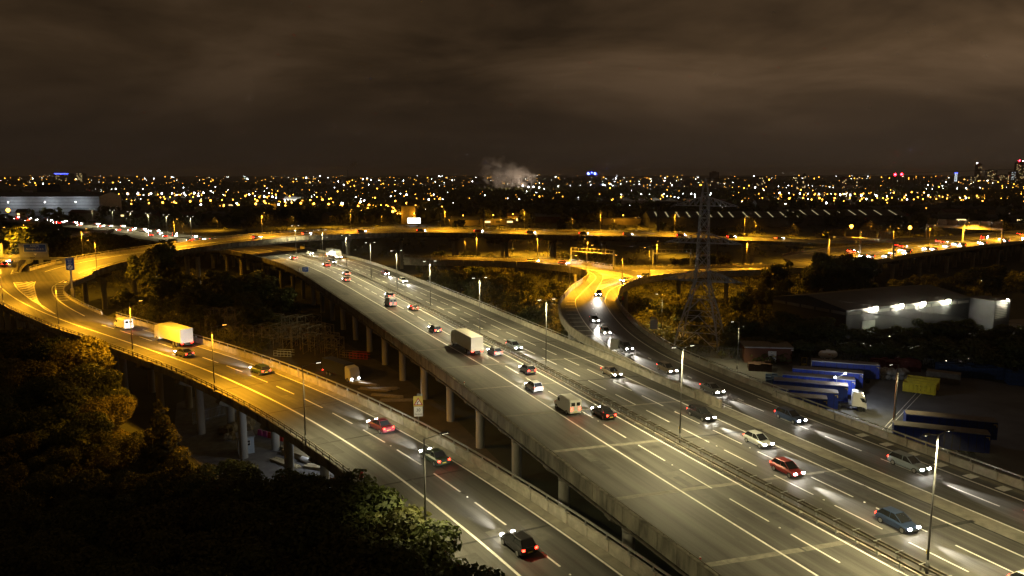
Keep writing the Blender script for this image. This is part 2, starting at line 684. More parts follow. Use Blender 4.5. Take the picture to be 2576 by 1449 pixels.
# ------------------------------------------------------------------ painted markings (sheets 5-8 mm over the road)
def line(parent, road, s0, s1, off, w=0.24, name='edge_line', dz=0.010, step=3.0):
    f = (lambda s: fval(off, s) - w / 2), (lambda s: fval(off, s) + w / 2)
    return sweep(road, s0, s1, [(f[0], dz), (f[1], dz)], step, closed=False).build(name, M_PAINT, parent)


def strip(parent, pts, w=0.24, dz=0.012, name='edge_line'):
    """A painted line through world points (x, y, z)."""
    r = Road(pts, smooth=1)
    return sweep(r, 0, r.len, [(-w / 2, dz), (w / 2, dz)], 2.0, closed=False).build(name, M_PAINT, parent)


_dm = {}


def dashes(parent, road, s0, s1, off, L=6.0, mod=9.0, w=0.19, name='lane_dash', dz=0.010):
    key = (L, w)
    if key not in _dm:
        _dm[key] = MB().quad((0, -w / 2, 0), (L, -w / 2, 0), (L, w / 2, 0), (0, w / 2, 0)).mesh(name, M_PAINT)
    s = s0
    while s < s1:
        p, q = road.at(s, fval(off, s), dz), road.at(s + L, fval(off, s + L), dz)
        o = link(name, _dm[key], parent, p)
        o.rotation_euler = (0, -math.atan2(q.z - p.z, L), math.atan2(q.y - p.y, q.x - p.x))
        s += mod


sd = MAIN.s_of(34.7, 66.7)
PH = (sd - 5.9 * 0) % 9.0
line(motorway, MAIN, 0, S_NOSE, -9.55)
line(motorway_far, MAIN, S_NOSE, MAIN.len - 5, lambda s: -9.55 - 0.6 * sm(190, 260, s))
line(motorway, MAIN, 0, S_NOSE, -2.45)
line(motorway_far, MAIN, S_NOSE, MAIN.len - 5, -2.45)
line(motorway, MAIN, 0, S_NOSE, 10.2)
line(motorway_far, MAIN, S_NOSE, MAIN.len - 5, lambda s: 10.2 - 0.7 * sm(S_NOSE, 240, s))
line(motorway, MAIN, 0, S_NOSE, 15.1)
line(motorway, MAIN, 0, S_NOSE, 22.4)
for off, ph in ((-5.95, 0.0), (3.1, 3.2), (6.6, 1.0)):
    dashes(motorway, MAIN, PH + ph, S_NOSE, off)
    dashes(motorway_far, MAIN, PH + ph + 9 * math.ceil((S_NOSE - PH - ph) / 9), 400, off)
dashes(motorway, MAIN, PH + 2, S_NOSE, 18.8)
for k in range(8):   # block marks on the right hard strip
    s = MAIN.s_of(41.0, 81) - 14 + k * 3.9
    o = MB().quad((0, -.75, 0), (1.1, -.75, 0), (1.1, .75, 0), (0, .75, 0)).build('block_mark', M_PAINT, motorway, MAIN.at(s, 23.7, 0.010), MAIN.rz(s))

line(ramp, RAMP, 0, S_GORE, 0.0, 0.26)
line(ramp, RAMP, 0, S_GORE - 18, 7.4, 0.22)
dashes(ramp, RAMP, RAMP.s_of(-3.9, 67.3) % 9.0, S_GORE - 12, 3.75, w=0.2)
line(gore, RAMP, S_GORE, S_B2, 0.0, 0.26, dz=0.03)
line(ramp_west, RAMP, S_B2, RAMP.len - 4, 0.0, 0.26)
line(loop, LOOP, S_LOOP0, LOOP.len - 3, lambda s: loop_l(s) + 4.3, 0.24, dz=0.014)
line(loop, LOOP, S_LOOP0, LOOP.len - 3, lambda s: -3.0 - 0.8 * (1 - sm(S_LOOP0, S_LOOP0 + 50, s)), 0.24, dz=0.014)


def gz(p, dz=0.0):
    return (p[0], p[1], gore_z(*p) + dz)


gl = [(-107.5, 177.5), (-116.5, 187.5), (-125.5, 197), (-139, 213), (-152, 231), (-157, 238), (-164, 250)]      # right line of the western road
gr_ = [(-107.5, 177.5), (-113.5, 183.5), (-121, 193), (-131.5, 208.8), (-139, 220.6), (-144.6, 232), (-146.3, 240)]    # left line of the loop
gi = [(-99.5, 175.5), (-109.5, 186.3), (-118, 196.5), (-126.6, 208.6), (-132.2, 219), (-135.3, 231), (-136.4, 240)]       # inner line of the loop
for pts in (gl, gr_, gi):
    strip(gore, [gz(p) for p in pts], 0.28, 0.035)


def along(pts, t):
    c = catmull([(*p, 0) for p in pts], 12)
    s = np.concatenate([[0], np.cumsum(np.linalg.norm(np.diff(c[:, :2], axis=0), axis=1))])
    return np.array([np.interp(t * s[-1], s, c[:, 0]), np.interp(t * s[-1], s, c[:, 1])])


def chevrons(parent, A, B, t0, t1, n, w, zf, dz, lead=0.0, name='chevron_mark'):
    for k in range(n):
        t = t0 + (t1 - t0) * k / max(1, n - 1)
        a, b = along(A, t), along(B, t)
        mid = (a + b) / 2
        d = np.array([-(b - a)[1], (b - a)[0]])
        d = d / (np.linalg.norm(d) + 1e-9)
        mid = mid + d * lead * np.linalg.norm(b - a)
        mb = MB()
        for p, q in ((a, mid), (mid, b)):
            vs = [p - d * w / 2, q - d * w / 2, q + d * w / 2, p + d * w / 2]
            vs = [(v[0], v[1], zf(v[0], v[1]) + dz) for v in vs]
            mb.quad(*vs)
        o = mb.build(name, M_PAINT, parent)
        if o.data.polygons[0].normal.z < 0:
            o.data.flip_normals()


chevrons(gore, gl, gr_, 0.22, 0.94, 17, 0.6, gore_z, 0.040, 0.06)
gin2 = [(-97.8, 178), (-107, 187.5), (-114.8, 196.5), (-122.8, 207.5), (-128.2, 219), (-130.5, 230), (-131.5, 240)]
chevrons(gore, gi, gin2, 0.34, 0.97, 12, 0.4, gore_z, 0.040, name='hatch_mark')
_bx = [(-153, 233), (-157, 239), (-162, 247.5), (-168, 259)]
for k in range(8):
    q = along(_bx, k / 7)
    L_ = 4.6 - .15 * k
    if k < 3:
        z_ = gore_z(*q) + .04
        MB().quad((q[0], q[1], z_), (q[0] + L_, q[1] - .3, z_ - .03), (q[0] + L_, q[1] + .3, z_ - .03), (q[0], q[1] + .6, z_)).build('hatch_mark', M_PAINT, gore)
for k in range(16):
    s = S_LOOP0 + 4 + k * 4.2
    o = MB().quad((-0.2, 0.25, 0), (0.2, 0.25, 0), (0.2, 2.6, 0), (-0.2, 2.6, 0)).build('hatch_mark', M_PAINT, loop, LOOP.at(s, 0, 0.02), LOOP.rz(s))

# slip road and junction lines
line(slip, SLIP, S_S0, S_S1, 0.0, dz=0.014)
line(slip, SLIP, S_S0, S_S1, lambda s: -7.5 - 0.4 * sm(S_S0, S_S0 + 70, s), 0.24, dz=0.014)
dashes(slip, SLIP, S_S0 + 2, S_S1 - 5, -3.75, L=1.4, mod=7.0, dz=0.014)
jz = lambda x, y: 11.0
_ja, _jb = SLIP.at(S_S1, 0), SLIP.at(S_S1, -7.9)
strip(jr, [tuple(_ja)[:2] + (11,), (28.6, 222, 11), (35, 236.5, 11), (44.5, 249.5, 11), (58, 258.2, 11), (74, 263.8, 11), (92, 268.8, 11)])
strip(jr, [tuple(_jb)[:2] + (11,), (20.4, 219, 11), (24.6, 236, 11), (27.6, 250, 11), (27.6, 261, 11), (25, 269.5, 11), (18, 278.8, 11), (5, 289.4, 11), (-30, 297, 11)])
jl = [(23.6, 216.5), (27, 234), (30.2, 252), (30.4, 262), (28.4, 270), (24, 277.5)]
jq = [(23.6, 216.5), (28.5, 229.5), (35.5, 243), (40.5, 251), (38.5, 261), (33, 269.5)]
strip(jr, [(x, y, 11) for x, y in jl])
strip(jr, [(x, y, 11) for x, y in jq[:4]] + [(56, 262.5, 11), (74, 267.6, 11), (92, 272.5, 11)])
chevrons(jr, jl, jq, 0.16, 0.97, 17, 0.7, jz, 0.016, -0.08)
for k in range(13):
    s = S_S0 + 38 + k * 4.3
    if s < S_S1 - 1:
        w_ = -slip_l(s) - 9.6
        if w_ > 0.6:
            o = MB().quad((-0.17, -w_, 0), (0.17, -w_, 0), (0.17, 0, 0), (-0.17, 0, 0)).build('hatch_mark', M_PAINT, slip, SLIP.at(s, slip_l(s) + 1.5, 0.012), SLIP.rz(s))
for k in range(9):
    x = 44 + k * 6.2
    y = float(np.interp(x, [42, 60, 80, 100], [268.6, 270.2, 273.3, 277]))
    MB().quad((0, 0, 0), (.45, 0, 0), (-1.3, 2.3, 0), (-1.75, 2.3, 0)).build('hatch_mark', M_PAINT, jr, (x, y - 1.2, 11.014))
sDU = DUAL.s_of(101, 271)
for off in (-1.5, -12.2, -16.6, -33.5):
    line(dual, DUAL, sDU + (2 if off > -8 else 45), DUAL.len - 5, off, 0.24)
for off in (-5.0, -8.6, -20.2, -26.5):
    dashes(dual, DUAL, sDU + 50, 330, off, w=0.2)

# expansion joints: pale concrete strips right across the motorway, each over a row of columns
S_J0 = MAIN.s_of(23.0, 94.1) - 0.122 * -18.4 * 0
_j0 = MAIN.s_of(21.3, 97.8)
JOINTS = [_j0 + 15.35 * k for k in range(-6, 13)]
M_JOINT = mat('joint_concrete', (0.195, 0.185, 0.155), 0.8, noise=0.35, scale=1.5, detail=6)
M_SEAL = mat('joint_seal', (0.04, 0.04, 0.037), 0.8, noise=0.3, scale=2.0)


def joint(parent, road, s, l, r, w, m, skew=-0.122, dz=0.006, name='expansion_joint'):
    n = 14
    vs = []
    for k in range(n + 1):
        o = l + (r - l) * k / n
        a = random.uniform(-0.08, 0.08) * w
        vs += [road.at(s + skew * o - w / 2 + a, o, dz), road.at(s + skew * o + w / 2 + a, o, dz)]
    mb = MB().add(vs, [(2 * k, 2 * k + 2, 2 * k + 3, 2 * k + 1) for k in range(n)])
    return mb.build(name, m, parent)


for i, s in enumerate(JOINTS):
    p = motorway if s < S_NOSE else motorway_far
    if s < 6:
        continue
    joint(p, MAIN, s, -18.1, -2.0, 0.75 if s < 170 else 0.45, M_JOINT)
    joint(p, MAIN, s, 0.3, 12.4 if s > S_NOSE else 13.0, 0.55, M_JOINT if i % 2 else M_SEAL)
for k in range(10):
    s = RAMP.s_of(-2.0, 63.5) - 14.6 + 16.2 * k
    joint(ramp, RAMP, s, -4.0, 7.4, 0.32, M_SEAL, -0.10)
# dark tar seams along the joints between lanes, and the pale concrete strip between motorway and slip road
M_STRIP = mat('strip_concrete', (0.215, 0.20, 0.16), 0.85, noise=0.3, scale=0.7, detail=6)
tag(sweep(MAIN, 0, S_NOSE, [(12.6, 0.006), (15.0, 0.006)], 3, closed=False).build('strip_paving', M_STRIP, motorway))
tag(sweep(MAIN, 0, S_NOSE, [(12.35, 0.010), (12.6, 0.010)], 3, closed=False).build('drain_channel', M_SEAL, motorway))
tag(sweep(MAIN, 0, S_NOSE, [(24.0, 0.006), (24.8, 0.006)], 3, closed=False).build('verge_paving', M_STRIP, motorway))
tag(sweep(RAMP, 0, S_GORE - 8, [(7.62, 0.005), (8.6, 0.09)], 3, closed=False).build('verge_paving', M_STRIP, ramp))
tag(sweep(SLIP, S_S0, S_S1, [(1.0, 0.010), (2.6, 0.06)], 3, closed=False).build('verge_paving', M_STRIP, slip))

# reflecting studs between the dashes
M_STUD = mat('stud_reflector', (0.85, 0.85, 0.8), 0.3)
stud = MB().box((0, 0, 0.02), (0.2, 0.16, 0.045), taper=0.7).mesh('road_stud', M_STUD)
for road, par, offs, s0, s1 in ((MAIN, motorway, (-5.95, 3.1, 6.6), 60, S_NOSE), (RAMP, ramp, (3.75,), 40, 150)):
    for off in offs:
        ph = {-5.95: 0.0, 3.1: 3.2, 6.6: 1.0, 3.75: RAMP.s_of(-3.9, 67.3) % 9.0 - PH}[off]
        s = PH + ph - 1.5 + 9 * 6
        while s < s1:
            link('road_stud', stud, par, road.at(s, off, 0.004), road.rz(s))
            s += 18

# repair patches, oil stains and drain covers in the surface
M_PATCH = mat('asphalt_patch', (0.062, 0.061, 0.057), 0.7, noise=0.3, scale=1.2)
M_PATCH2 = mat('asphalt_patch_pale', (0.115, 0.112, 0.10), 0.75, noise=0.25, scale=1.0)
M_OIL = mat('oil_stain', (0.05, 0.049, 0.046), 0.5, noise=0.3, scale=2.0)


_pn = [0]


def patch_on(parent, road, s, off, L, w, m, name, dz=0.0035):
    _pn[0] += 1
    dz += 0.00006 * _pn[0]
    n = 9
    vs = [road.at(s, off, dz)]
    rr = name == 'oil_stain'
    if rr:
        vs += [road.at(s + L / 2 * math.cos(2 * PI * k / n) * random.uniform(.7, 1.1), off + w / 2 * math.sin(2 * PI * k / n) * random.uniform(.7, 1.1), dz) for k in range(n)]
        mb = MB().add(vs, [(0, 1 + (k + 1) % n, 1 + k) for k in range(n)])
    else:
        mb = MB().quad(road.at(s, off - w / 2, dz), road.at(s, off + w / 2, dz), road.at(s + L, off + w / 2, dz), road.at(s + L, off - w / 2, dz))
    o = mb.build(name, m, parent)
    if o.data.polygons[0].normal.z < 0:
        o.data.flip_normals()


_r = random.Random(5)
for k in range(16):
    s = _r.uniform(95, S_NOSE - 12)
    patch_on(motorway, MAIN, s, _r.choice([-14, -11.5, -7.7, -4.2, 1.4, 4.9, 8.4, 17, 20.5]) + _r.uniform(-.3, .3), _r.uniform(2.5, 9), _r.uniform(.7, 2.4), M_PATCH if k % 2 else M_PATCH2, 'asphalt_patch')
for k in range(14):
    s = _r.uniform(S_NOSE + 4, 300)
    patch_on(motorway_far, MAIN, s, _r.choice([-14, -11.5, -7.7, -4.2, 1.4, 4.9, 8.4]), _r.uniform(4, 14), _r.uniform(.7, 2.4), M_PATCH if k % 2 else M_PATCH2, 'asphalt_patch')
for k in range(12):
    patch_on(ramp, RAMP, _r.uniform(95, 200), _r.choice([-2.3, 1.9, 5.6]) + _r.uniform(-.3, .3), _r.uniform(2.5, 8), _r.uniform(.8, 2.6), M_PATCH if k % 2 else M_PATCH2, 'asphalt_patch')
for k in range(16):
    patch_on(motorway, MAIN, _r.uniform(95, S_NOSE - 4), _r.uniform(-17, 11), _r.uniform(.8, 2.2), _r.uniform(.3, .8), M_OIL, 'oil_stain', .0070)
for k in range(12):
    patch_on(ramp, RAMP, _r.uniform(95, 160), _r.uniform(-3.5, 7), _r.uniform(.6, 1.6), _r.uniform(.3, .7), M_OIL, 'oil_stain', .0070)


# ------------------------------------------------------------------ viaducts: slab, panels, crossheads on columns
def slab(parent, road, s0, s1, l, r, depth=1.5, step=4.0, name='deck_slab'):
    sec = [(l, -0.03), (r, -0.03), (lambda s: fval(r, s) - 0.9, -depth), (lambda s: fval(l, s) + 0.9, -depth)]
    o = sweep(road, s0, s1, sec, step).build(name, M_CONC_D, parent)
    o.data.flip_normals()
    return o


def box_between(mb, a, b, w, z0, z1, mi=0, side=0.0):
    """An upright slab of width w along a->b (both Vectors at road level), from z0 to z1 above them."""
    d = (b - a)
    d.z = 0
    d.normalize()
    n = Vector((d.y, -d.x, 0))
    i, o = n * (side - w / 2), n * (side + w / 2)
    vs = [a + i + Vector((0, 0, z0)), a + o + Vector((0, 0, z0)), b + o + Vector((0, 0, z0)), b + i + Vector((0, 0, z0)),
          a + i + Vector((0, 0, z1)), a + o + Vector((0, 0, z1)), b + o + Vector((0, 0, z1)), b + i + Vector((0, 0, z1))]
    mb.add(vs, [(3, 2, 1, 0), (4, 5, 6, 7), (0, 1, 5, 4), (1, 2, 6, 5), (2, 3, 7, 6), (3, 0, 4, 7)], mi)


def panels(parent, road, s0, s1, off, z0, z1, w=0.3, L=3.0, gap=0.09, m=None, name='parapet_panel', limit=300):
    """Concrete panels one by one along an edge; past the limit the rest is one part."""
    s, k = s0, 0
    rest = MB()
    while s < s1 - 0.5:
        e2 = min(s + L - gap, s1)
        mb = rest if k >= limit else MB()
        dz = random.uniform(-0.012, 0.012)
        box_between(mb, road.at(s, fval(off, s)), road.at(e2, fval(off, e2)), w + dz, z0, z1 + dz)
        if k < limit:
            mb.build(name, m or M_CONC, parent)
        s += L
        k += 1
    if rest.v:
        tag(rest.build(name, m or M_CONC, parent), kind='stuff')


_post = {}


def rail_on(parent, road, s0, s1, off, zr, zb, r=0.075, mod=3.0, m=None, limit=250, base=True, double=0.0):
    """A round or square rail on short posts; each post a part."""
    m = m or M_STEEL
    for dz in ([0.0] if not double else [0.0, -double]):
        sec = [(lambda s: fval(off, s) - r, zr + dz - r), (lambda s: fval(off, s) + r, zr + dz - r), (lambda s: fval(off, s) + r, zr + dz + r), (lambda s: fval(off, s) - r, zr + dz + r)]
        o = sweep(road, s0, s1, sec, 3.0).build('rail', m, parent)
        o.data.flip_normals()
    h = zr - zb
    key = (round(h, 3), m.name, base)
    if key not in _post:
        mb = MB().box((0, 0, h / 2), (0.09, 0.10, h))
        if base:
            mb.box((0, 0, 0.03), (0.26, 0.24, 0.06)).box((0, 0, h * 0.35), (0.07, 0.16, h * 0.7), taper=0.4)
        _post[key] = mb.mesh('rail_post', m)
    s, k, rest = s0 + 0.4, 0, []
    while s < s1:
        p = road.at(s, fval(off, s), zb)
        if k < limit:
            link('rail_post', _post[key], parent, p, road.rz(s))
        else:
            rest.append((p, road.rz(s)))
        s += mod
        k += 1
    if rest:
        mb = MB()
        for p, a in rest:
            mb.box((p.x, p.y, p.z + h / 2), (0.09, 0.1, h), a)
        tag(mb.build('rail_post', m, parent), kind='stuff')


def pier(parent, road, s, cols, l, r, skew=0.0, ground=0.0, rad=0.72, top=-1.5, dep=1.5, beam=True, w=1.5):
    """A crosshead beam with tapering ends under the deck, its columns as sub-parts."""
    zt = road.at(s, 0).z + top
    pts = []
    base = road.at(s, 0)
    ang = road.rz(s) - PI / 2 + math.atan(-skew) * 0
    a, b = road.at(s + skew * l, l), road.at(s + skew * r, r)
    d = Vector((b.x - a.x, b.y - a.y, 0))
    Lb = d.length
    d.normalize()
    n = Vector((-d.y, d.x, 0))
    mb = MB()
    prof = [(0, zt - 0.55), (0.35, zt - 0.1), (0.35, zt), (Lb - 0.35, zt), (Lb - 0.35, zt - 0.1), (Lb, zt - 0.55), (Lb - 1.5, zt - dep), (1.5, zt - dep)]
    vs = []
    for sgn in (-1, 1):
        for t, z in prof:
            p = Vector((a.x, a.y, 0)) + d * t + n * (sgn * w / 2)
            vs.append((p.x, p.y, z))
    k = len(prof)
    fs = [tuple(range(k)), tuple(range(2 * k - 1, k - 1, -1))] + [(j, k + j, k + (j + 1) % k, (j + 1) % k) for j in range(k)]
    mb.add(vs, fs)
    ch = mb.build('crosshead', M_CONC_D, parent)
    for c in cols:
        p = road.at(s + skew * c, c)
        col = MB().tube((p.x, p.y, ground - 0.3), (p.x, p.y, zt - dep + 0.004), rad, rad, 14, cap=False)
        col.tube((p.x, p.y, zt - dep - 0.9), (p.x, p.y, zt - dep - 0.02), rad + 0.03, rad + 0.12, 14)
        co = col.build('column', M_COL, ch)
        co.data.polygons.foreach_set('use_smooth', [len(f.vertices) == 4 for f in co.data.polygons])
    return ch


M_COL = mat('column_concrete', (0.30, 0.29, 0.26), 0.85, noise=0.3, scale=0.5, bump=0.2, stretch=(1, 1, 0.25), detail=6)

mv = thing('motorway_viaduct', 'broad straight concrete viaduct carrying the motorway diagonally down to the right', 'viaduct', (6.3, 134, 0))
mv.matrix_parent_inverse = Matrix()


def P0(o):
    """World-built parts under a thing that stands elsewhere keep their place."""
    return o


# things that are built in world coordinates sit at the origin of the ground below the camera
mv.location = (0, 0, 0)
slab(mv, MAIN, 0, S_NOSE, -18.6, 25.4)
slab(mv, MAIN, S_NOSE, MAIN.len, -18.6, 13.4)
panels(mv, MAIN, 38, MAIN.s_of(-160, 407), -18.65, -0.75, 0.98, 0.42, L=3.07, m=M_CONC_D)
panels(mv, MAIN, S_NOSE + 4, MAIN.s_of(-110, 352), 13.4, -0.5, 1.05, 0.30, L=3.07, m=M_CONC)
rail_on(mv, MAIN, 38, 330, -18.55, 1.16, 0.98, r=0.045, mod=2.0, m=M_STEEL_D, base=False, limit=140)
rail_on(mv, MAIN, S_NOSE + 4, 300, 13.35, 1.5, 1.05, r=0.05, mod=3.07, base=False, limit=60)
# a long pipe clipped under the left edge
sweep(MAIN, 30, 330, [(-18.95, -1.15), (-18.75, -1.15), (-18.75, -0.95), (-18.95, -0.95)], 4).build('edge_pipe', M_STEEL_D, mv)
for i, s in enumerate(JOINTS + [JOINTS[-1] + 17 * k for k in range(1, 14)]):
    if s > MAIN.len - 20 or s < 10:
        continue
    if s < S_NOSE + 2:
        pier(mv, MAIN, s, (-15.6, -6, 4, 13, 22), -18.2, 25, -0.122)
    else:
        pier(mv, MAIN, s, (-15.6, -6, 3.5, 11), -18.2, 13, -0.122)

# gap walls of the nose between motorway and slip road
sv = thing('slip_viaduct', 'curved concrete slip road viaduct joining the motorway from the lit junction', 'viaduct')
slab(sv, SLIP, S_S0, S_S1, lambda s: slip_l(s) - 0.15, 3.1, depth=1.3)
panels(sv, SLIP, S_S0 + 0.3, S_S1, lambda s: slip_l(s) - 0.1, -0.6, 1.2, 0.4, L=2.6, m=M_CONC)
panels(sv, MAIN, 28, S_NOSE, 25.35, -0.6, 1.0, 0.3, L=3.0, m=M_CONC)
panels(sv, SLIP, S_S0, S_S1, 3.05, -0.6, 1.0, 0.3, L=3.0, m=M_CONC)
rail_on(sv, MAIN, 28, S_NOSE, 25.35, 1.45, 1.0, mod=3.0, limit=120)
rail_on(sv, SLIP, S_S0, S_S1, 3.05, 1.45, 1.0, mod=3.0, limit=120)
MB().box((29.3, 116.7, 10.25), (1.2, 0.9, 1.8), math.radians(-65)).build('nose_block', M_CONC, sv)
for k in range(7):
    s = S_S0 + 16 + 16 * k
    if s < S_S1:
        pier(sv, SLIP, s, (slip_l(s) + 3.0, 0.2), slip_l(s) + 0.3, 2.8, top=-1.3)

# junction platform: slab, parapets along its three sides
jv = thing('junction_viaduct', 'raised road junction with chevron markings glowing under amber lamps', 'viaduct')


def wall_along(parent, pts, z0, z1, w=0.3, L=3.0, m=None, rail=None, mod=3.0, ramp_z=None):
    r = Road(pts, smooth=1)
    panels(parent, r, 0, r.len, 0, z0, z1, w, L, m=m)
    if rail:
        rail_on(parent, r, 0, r.len, 0, rail, z1, mod=mod, r=0.06)
    return r


JW = 11.0
wall_along(jv, [(14.3, 207.5, JW), (17.6, 222.7, JW), (23.4, 243, JW), (25.6, 254, JW), (25.6, 261, JW), (23.4, 268.3, JW), (17.5, 276.8, JW), (5, 287.3, JW), (-14, 292.8, JW), (-42, 296.8, JW)], -1.2, 1.1, rail=1.4)
wall_along(jv, [(-44, 307.2, JW), (-14, 303.2, JW), (5.1, 299, JW), (18.5, 293.6, JW), (26.8, 285.2, JW), (36.2, 272.8, JW)], -1.2, 1.1, rail=1.6)
wall_along(jv, [(36.6, 272.4, JW), (60.1, 273.3, JW), (79.5, 276.3, JW), (98, 281, JW)], -1.2, 1.1, rail=1.5)
wall_along(jv, [(29.2, 207.5, JW), (31.7, 221.8, JW), (37.2, 235.8, JW), (44.2, 246.8, JW), (56.1, 255.7, JW), (74, 262, JW), (90.8, 266.3, JW), (101, 270.6, JW)], -1.2, 0.9, rail=1.3)
bm_pts = [(x, y) for x, y in junction_edge]
bmj = bmesh.new()
_v = [bmj.verts.new((x, y, 9.6)) for x, y in bm_pts]
_t = bmesh.ops.triangle_fill(bmj, edges=[bmj.edges.new((_v[i], _v[(i + 1) % len(_v)])) for i in range(len(_v))], use_beauty=True)
_me = bpy.data.meshes.new('deck_slab')
bmj.to_mesh(_me)
bmj.free()
_me.materials.append(M_CONC_D)
link('deck_slab', _me, jv)
for (x, y) in ((20, 212), (27, 214), (26, 238), (36, 240), (31, 262), (40, 266), (18, 285), (24, 291), (2, 295), (-20, 299), (58, 264), (76, 269), (92, 273)):
    co = MB().tube((x, y, -0.3), (x, y, 9.62), 0.75, 0.75, 12, cap=False).build('column', M_COL, jv, smooth=True)

rv = thing('ramp_viaduct', 'curving concrete ramp viaduct on tall round columns above the dark trees', 'viaduct')
slab(rv, RAMP, 0, S_GORE + 2, -4.5, 8.9, depth=1.3)
slab(rv, RAMP, S_GORE, S_B2, -4.5, 9.0, depth=1.3)
slab(rv, RAMP, S_B2, RAMP.len, -4.5, 6.4, depth=1.3)
panels(rv, RAMP, 28, RAMP.len, -4.55, -0.9, 0.22, 0.35, L=3.2, m=M_CONC_D)
rail_on(rv, RAMP, 28, RAMP.len, -4.5, 0.92, 0.22, r=0.05, mod=2.0, m=M_STEEL_D, base=False, double=0.34, limit=140)
panels(rv, RAMP, 28, S_GORE - 2, 8.95, -0.7, 1.05, 0.32, L=3.1, m=M_CONC)
rail_on(rv, RAMP, 28, S_GORE - 2, 8.95, 1.55, 1.05, mod=3.1, limit=150)
panels(rv, RAMP, S_B2 + 4, RAMP.len, 6.4, -0.7, 0.7, 0.3, L=3.1, m=M_CONC)
rail_on(rv, RAMP, S_B2 + 4, RAMP.len, 6.4, 1.2, 0.7, mod=3.1)
inner = [gz(p) for p in [(-96.6, 177.6), (-103.2, 184.2), (-111.2, 192.7), (-118.2, 200.8), (-123.9, 209.4), (-127.9, 219), (-130.3, 230), (-131.9, 240)]]
wall_along(rv, inner, -0.9, 0.6, m=M_CONC, rail=1.0)
gb = bmesh.new()
_v = [gb.verts.new((x[0], x[1], gore_z(x[0], x[1]) - 1.3)) for x in _g]
bmesh.ops.triangle_fill(gb, edges=[gb.edges.new((_v[i], _v[(i + 1) % len(_v)])) for i in range(len(_v))], use_beauty=True)
_me = bpy.data.meshes.new('deck_slab')
gb.to_mesh(_me)
gb.free()
_me.materials.append(M_CONC_D)
link('deck_slab', _me, rv)
# nose of the fork: two splayed walls with a cushion of stacked tyres-like blocks is a concrete upstand here
wall_along(rv, [gz((-153.8, 237.5)), gz((-159, 246)), gz((-166, 259)), gz((-171, 272))], 0, 0.75, m=M_CONC, rail=1.1)
wall_along(rv, [gz((-153.0, 238)), gz((-152.2, 247)), gz((-152.6, 256))], 0, 0.75, m=M_CONC)
MB().box((-153.3, 237.4, gore_z(-153.3, 237.4) + 0.42), (2.0, 1.6, 0.84), 0.6, taper=0.9).build('nose_block', M_CONC_L, rv)
s = RAMP.s_of(-2.0, 63.5) - 14.6
k = 0
while s < RAMP.len - 10:
    if s > 24:
        pier(rv, RAMP, s, (-0.6, 4.8), -4.4, 8.6 if s < S_GORE else 6.2, top=-1.3, dep=1.3, rad=0.68)
    s += 16.2

lv = thing('loop_viaduct', 'high flyover of the ramp curving across the motorway to the right', 'viaduct')
slab(lv, LOOP, S_LOOP0, LOOP.len, lambda s: loop_l(s) - 0.2, 0.2, depth=1.9)
panels(lv, LOOP, S_LOOP0, 330, 0.25, -1.0, 0.7, 0.3, L=3.0, m=M_CONC_D, limit=110)
panels(lv, LOOP, S_LOOP0, 330, lambda s: loop_l(s) - 0.25, -1.0, 0.8, 0.3, L=3.0, m=M_CONC, limit=110)
rail_on(lv, LOOP, S_LOOP0, 330, 0.2, 1.15, 0.7, mod=3.0, m=M_STEEL_D, base=False, limit=100)
rail_on(lv, LOOP, S_LOOP0, 330, lambda s: loop_l(s) - 0.2, 1.3, 0.8, mod=3.0, base=False, limit=100)
for k in range(16):
    s = S_LOOP0 + 14 + 24 * k
    if s > LOOP.len - 10:
        break
    q = LOOP.at(s, -6.5)
    dm = MAIN.P[int(np.argmin((MAIN.P[:, 0] - q.x) ** 2 + (MAIN.P[:, 1] - q.y) ** 2))]
    if math.hypot(dm[0] - q.x, dm[1] - q.y) < 21:
        continue
    pier(lv, LOOP, s, (-9.8, -3.4), -12.6, -0.4, top=-1.9, dep=1.6, rad=0.85, w=1.8)

dv = thing('dual_viaduct', 'wide amber lit viaduct sloping away to the right edge', 'viaduct')
slab(dv, DUAL, sDU, DUAL.len, lambda s: -8 - 28 * sm(45, 90, s), 0.2, depth=1.6, step=8)
panels(dv, DUAL, sDU, 260, 0.3, -0.9, 0.75, 0.3, L=3.5, m=M_CONC)
panels(dv, DUAL, sDU + 40, 330, lambda s: -8.2 - 28 * sm(45, 90, s), -0.9, 0.75, 0.3, L=3.5, m=M_CONC)
rail_on(dv, DUAL, sDU, 300, 0.3, 1.2, 0.75, mod=3.5, base=False, limit=80)
rail_on(dv, DUAL, sDU + 50, 330, lambda s: -14.4 if s > 80 else -8.1 - 6.2 * sm(45, 80, s), 0.75, 0.02, mod=3.5, base=False, limit=80)
for k in range(18):
    s = sDU + 22 + 26 * k
    if s < DUAL.len - 8:
        pier(dv, DUAL, s, (-3, -11, -20, -30) if s > 80 else (-2, -6), -7.5 - 28 * sm(45, 90, s), -0.2, top=-1.6, dep=1.5, rad=0.8)

# ------------------------------------------------------------------ central reserve barrier
cb = thing('central_barrier', 'long steel crash barrier with paired rails along the motorway central reserve', 'crash barrier')
M_BEAM = mat('beam_steel', (0.17, 0.15, 0.115), 0.55, 0.5, noise=0.35, scale=1.2)


def beam(off, z, w, h, m, s0=30, s1=MAIN.len - 20):
    o = sweep(MAIN, s0, s1, [(off - w / 2, z - h / 2), (off + w / 2, z - h / 2), (off + w / 2, z + h / 2), (off - w / 2, z + h / 2)], 3.0).build('beam', m, cb)
    o.data.flip_normals()


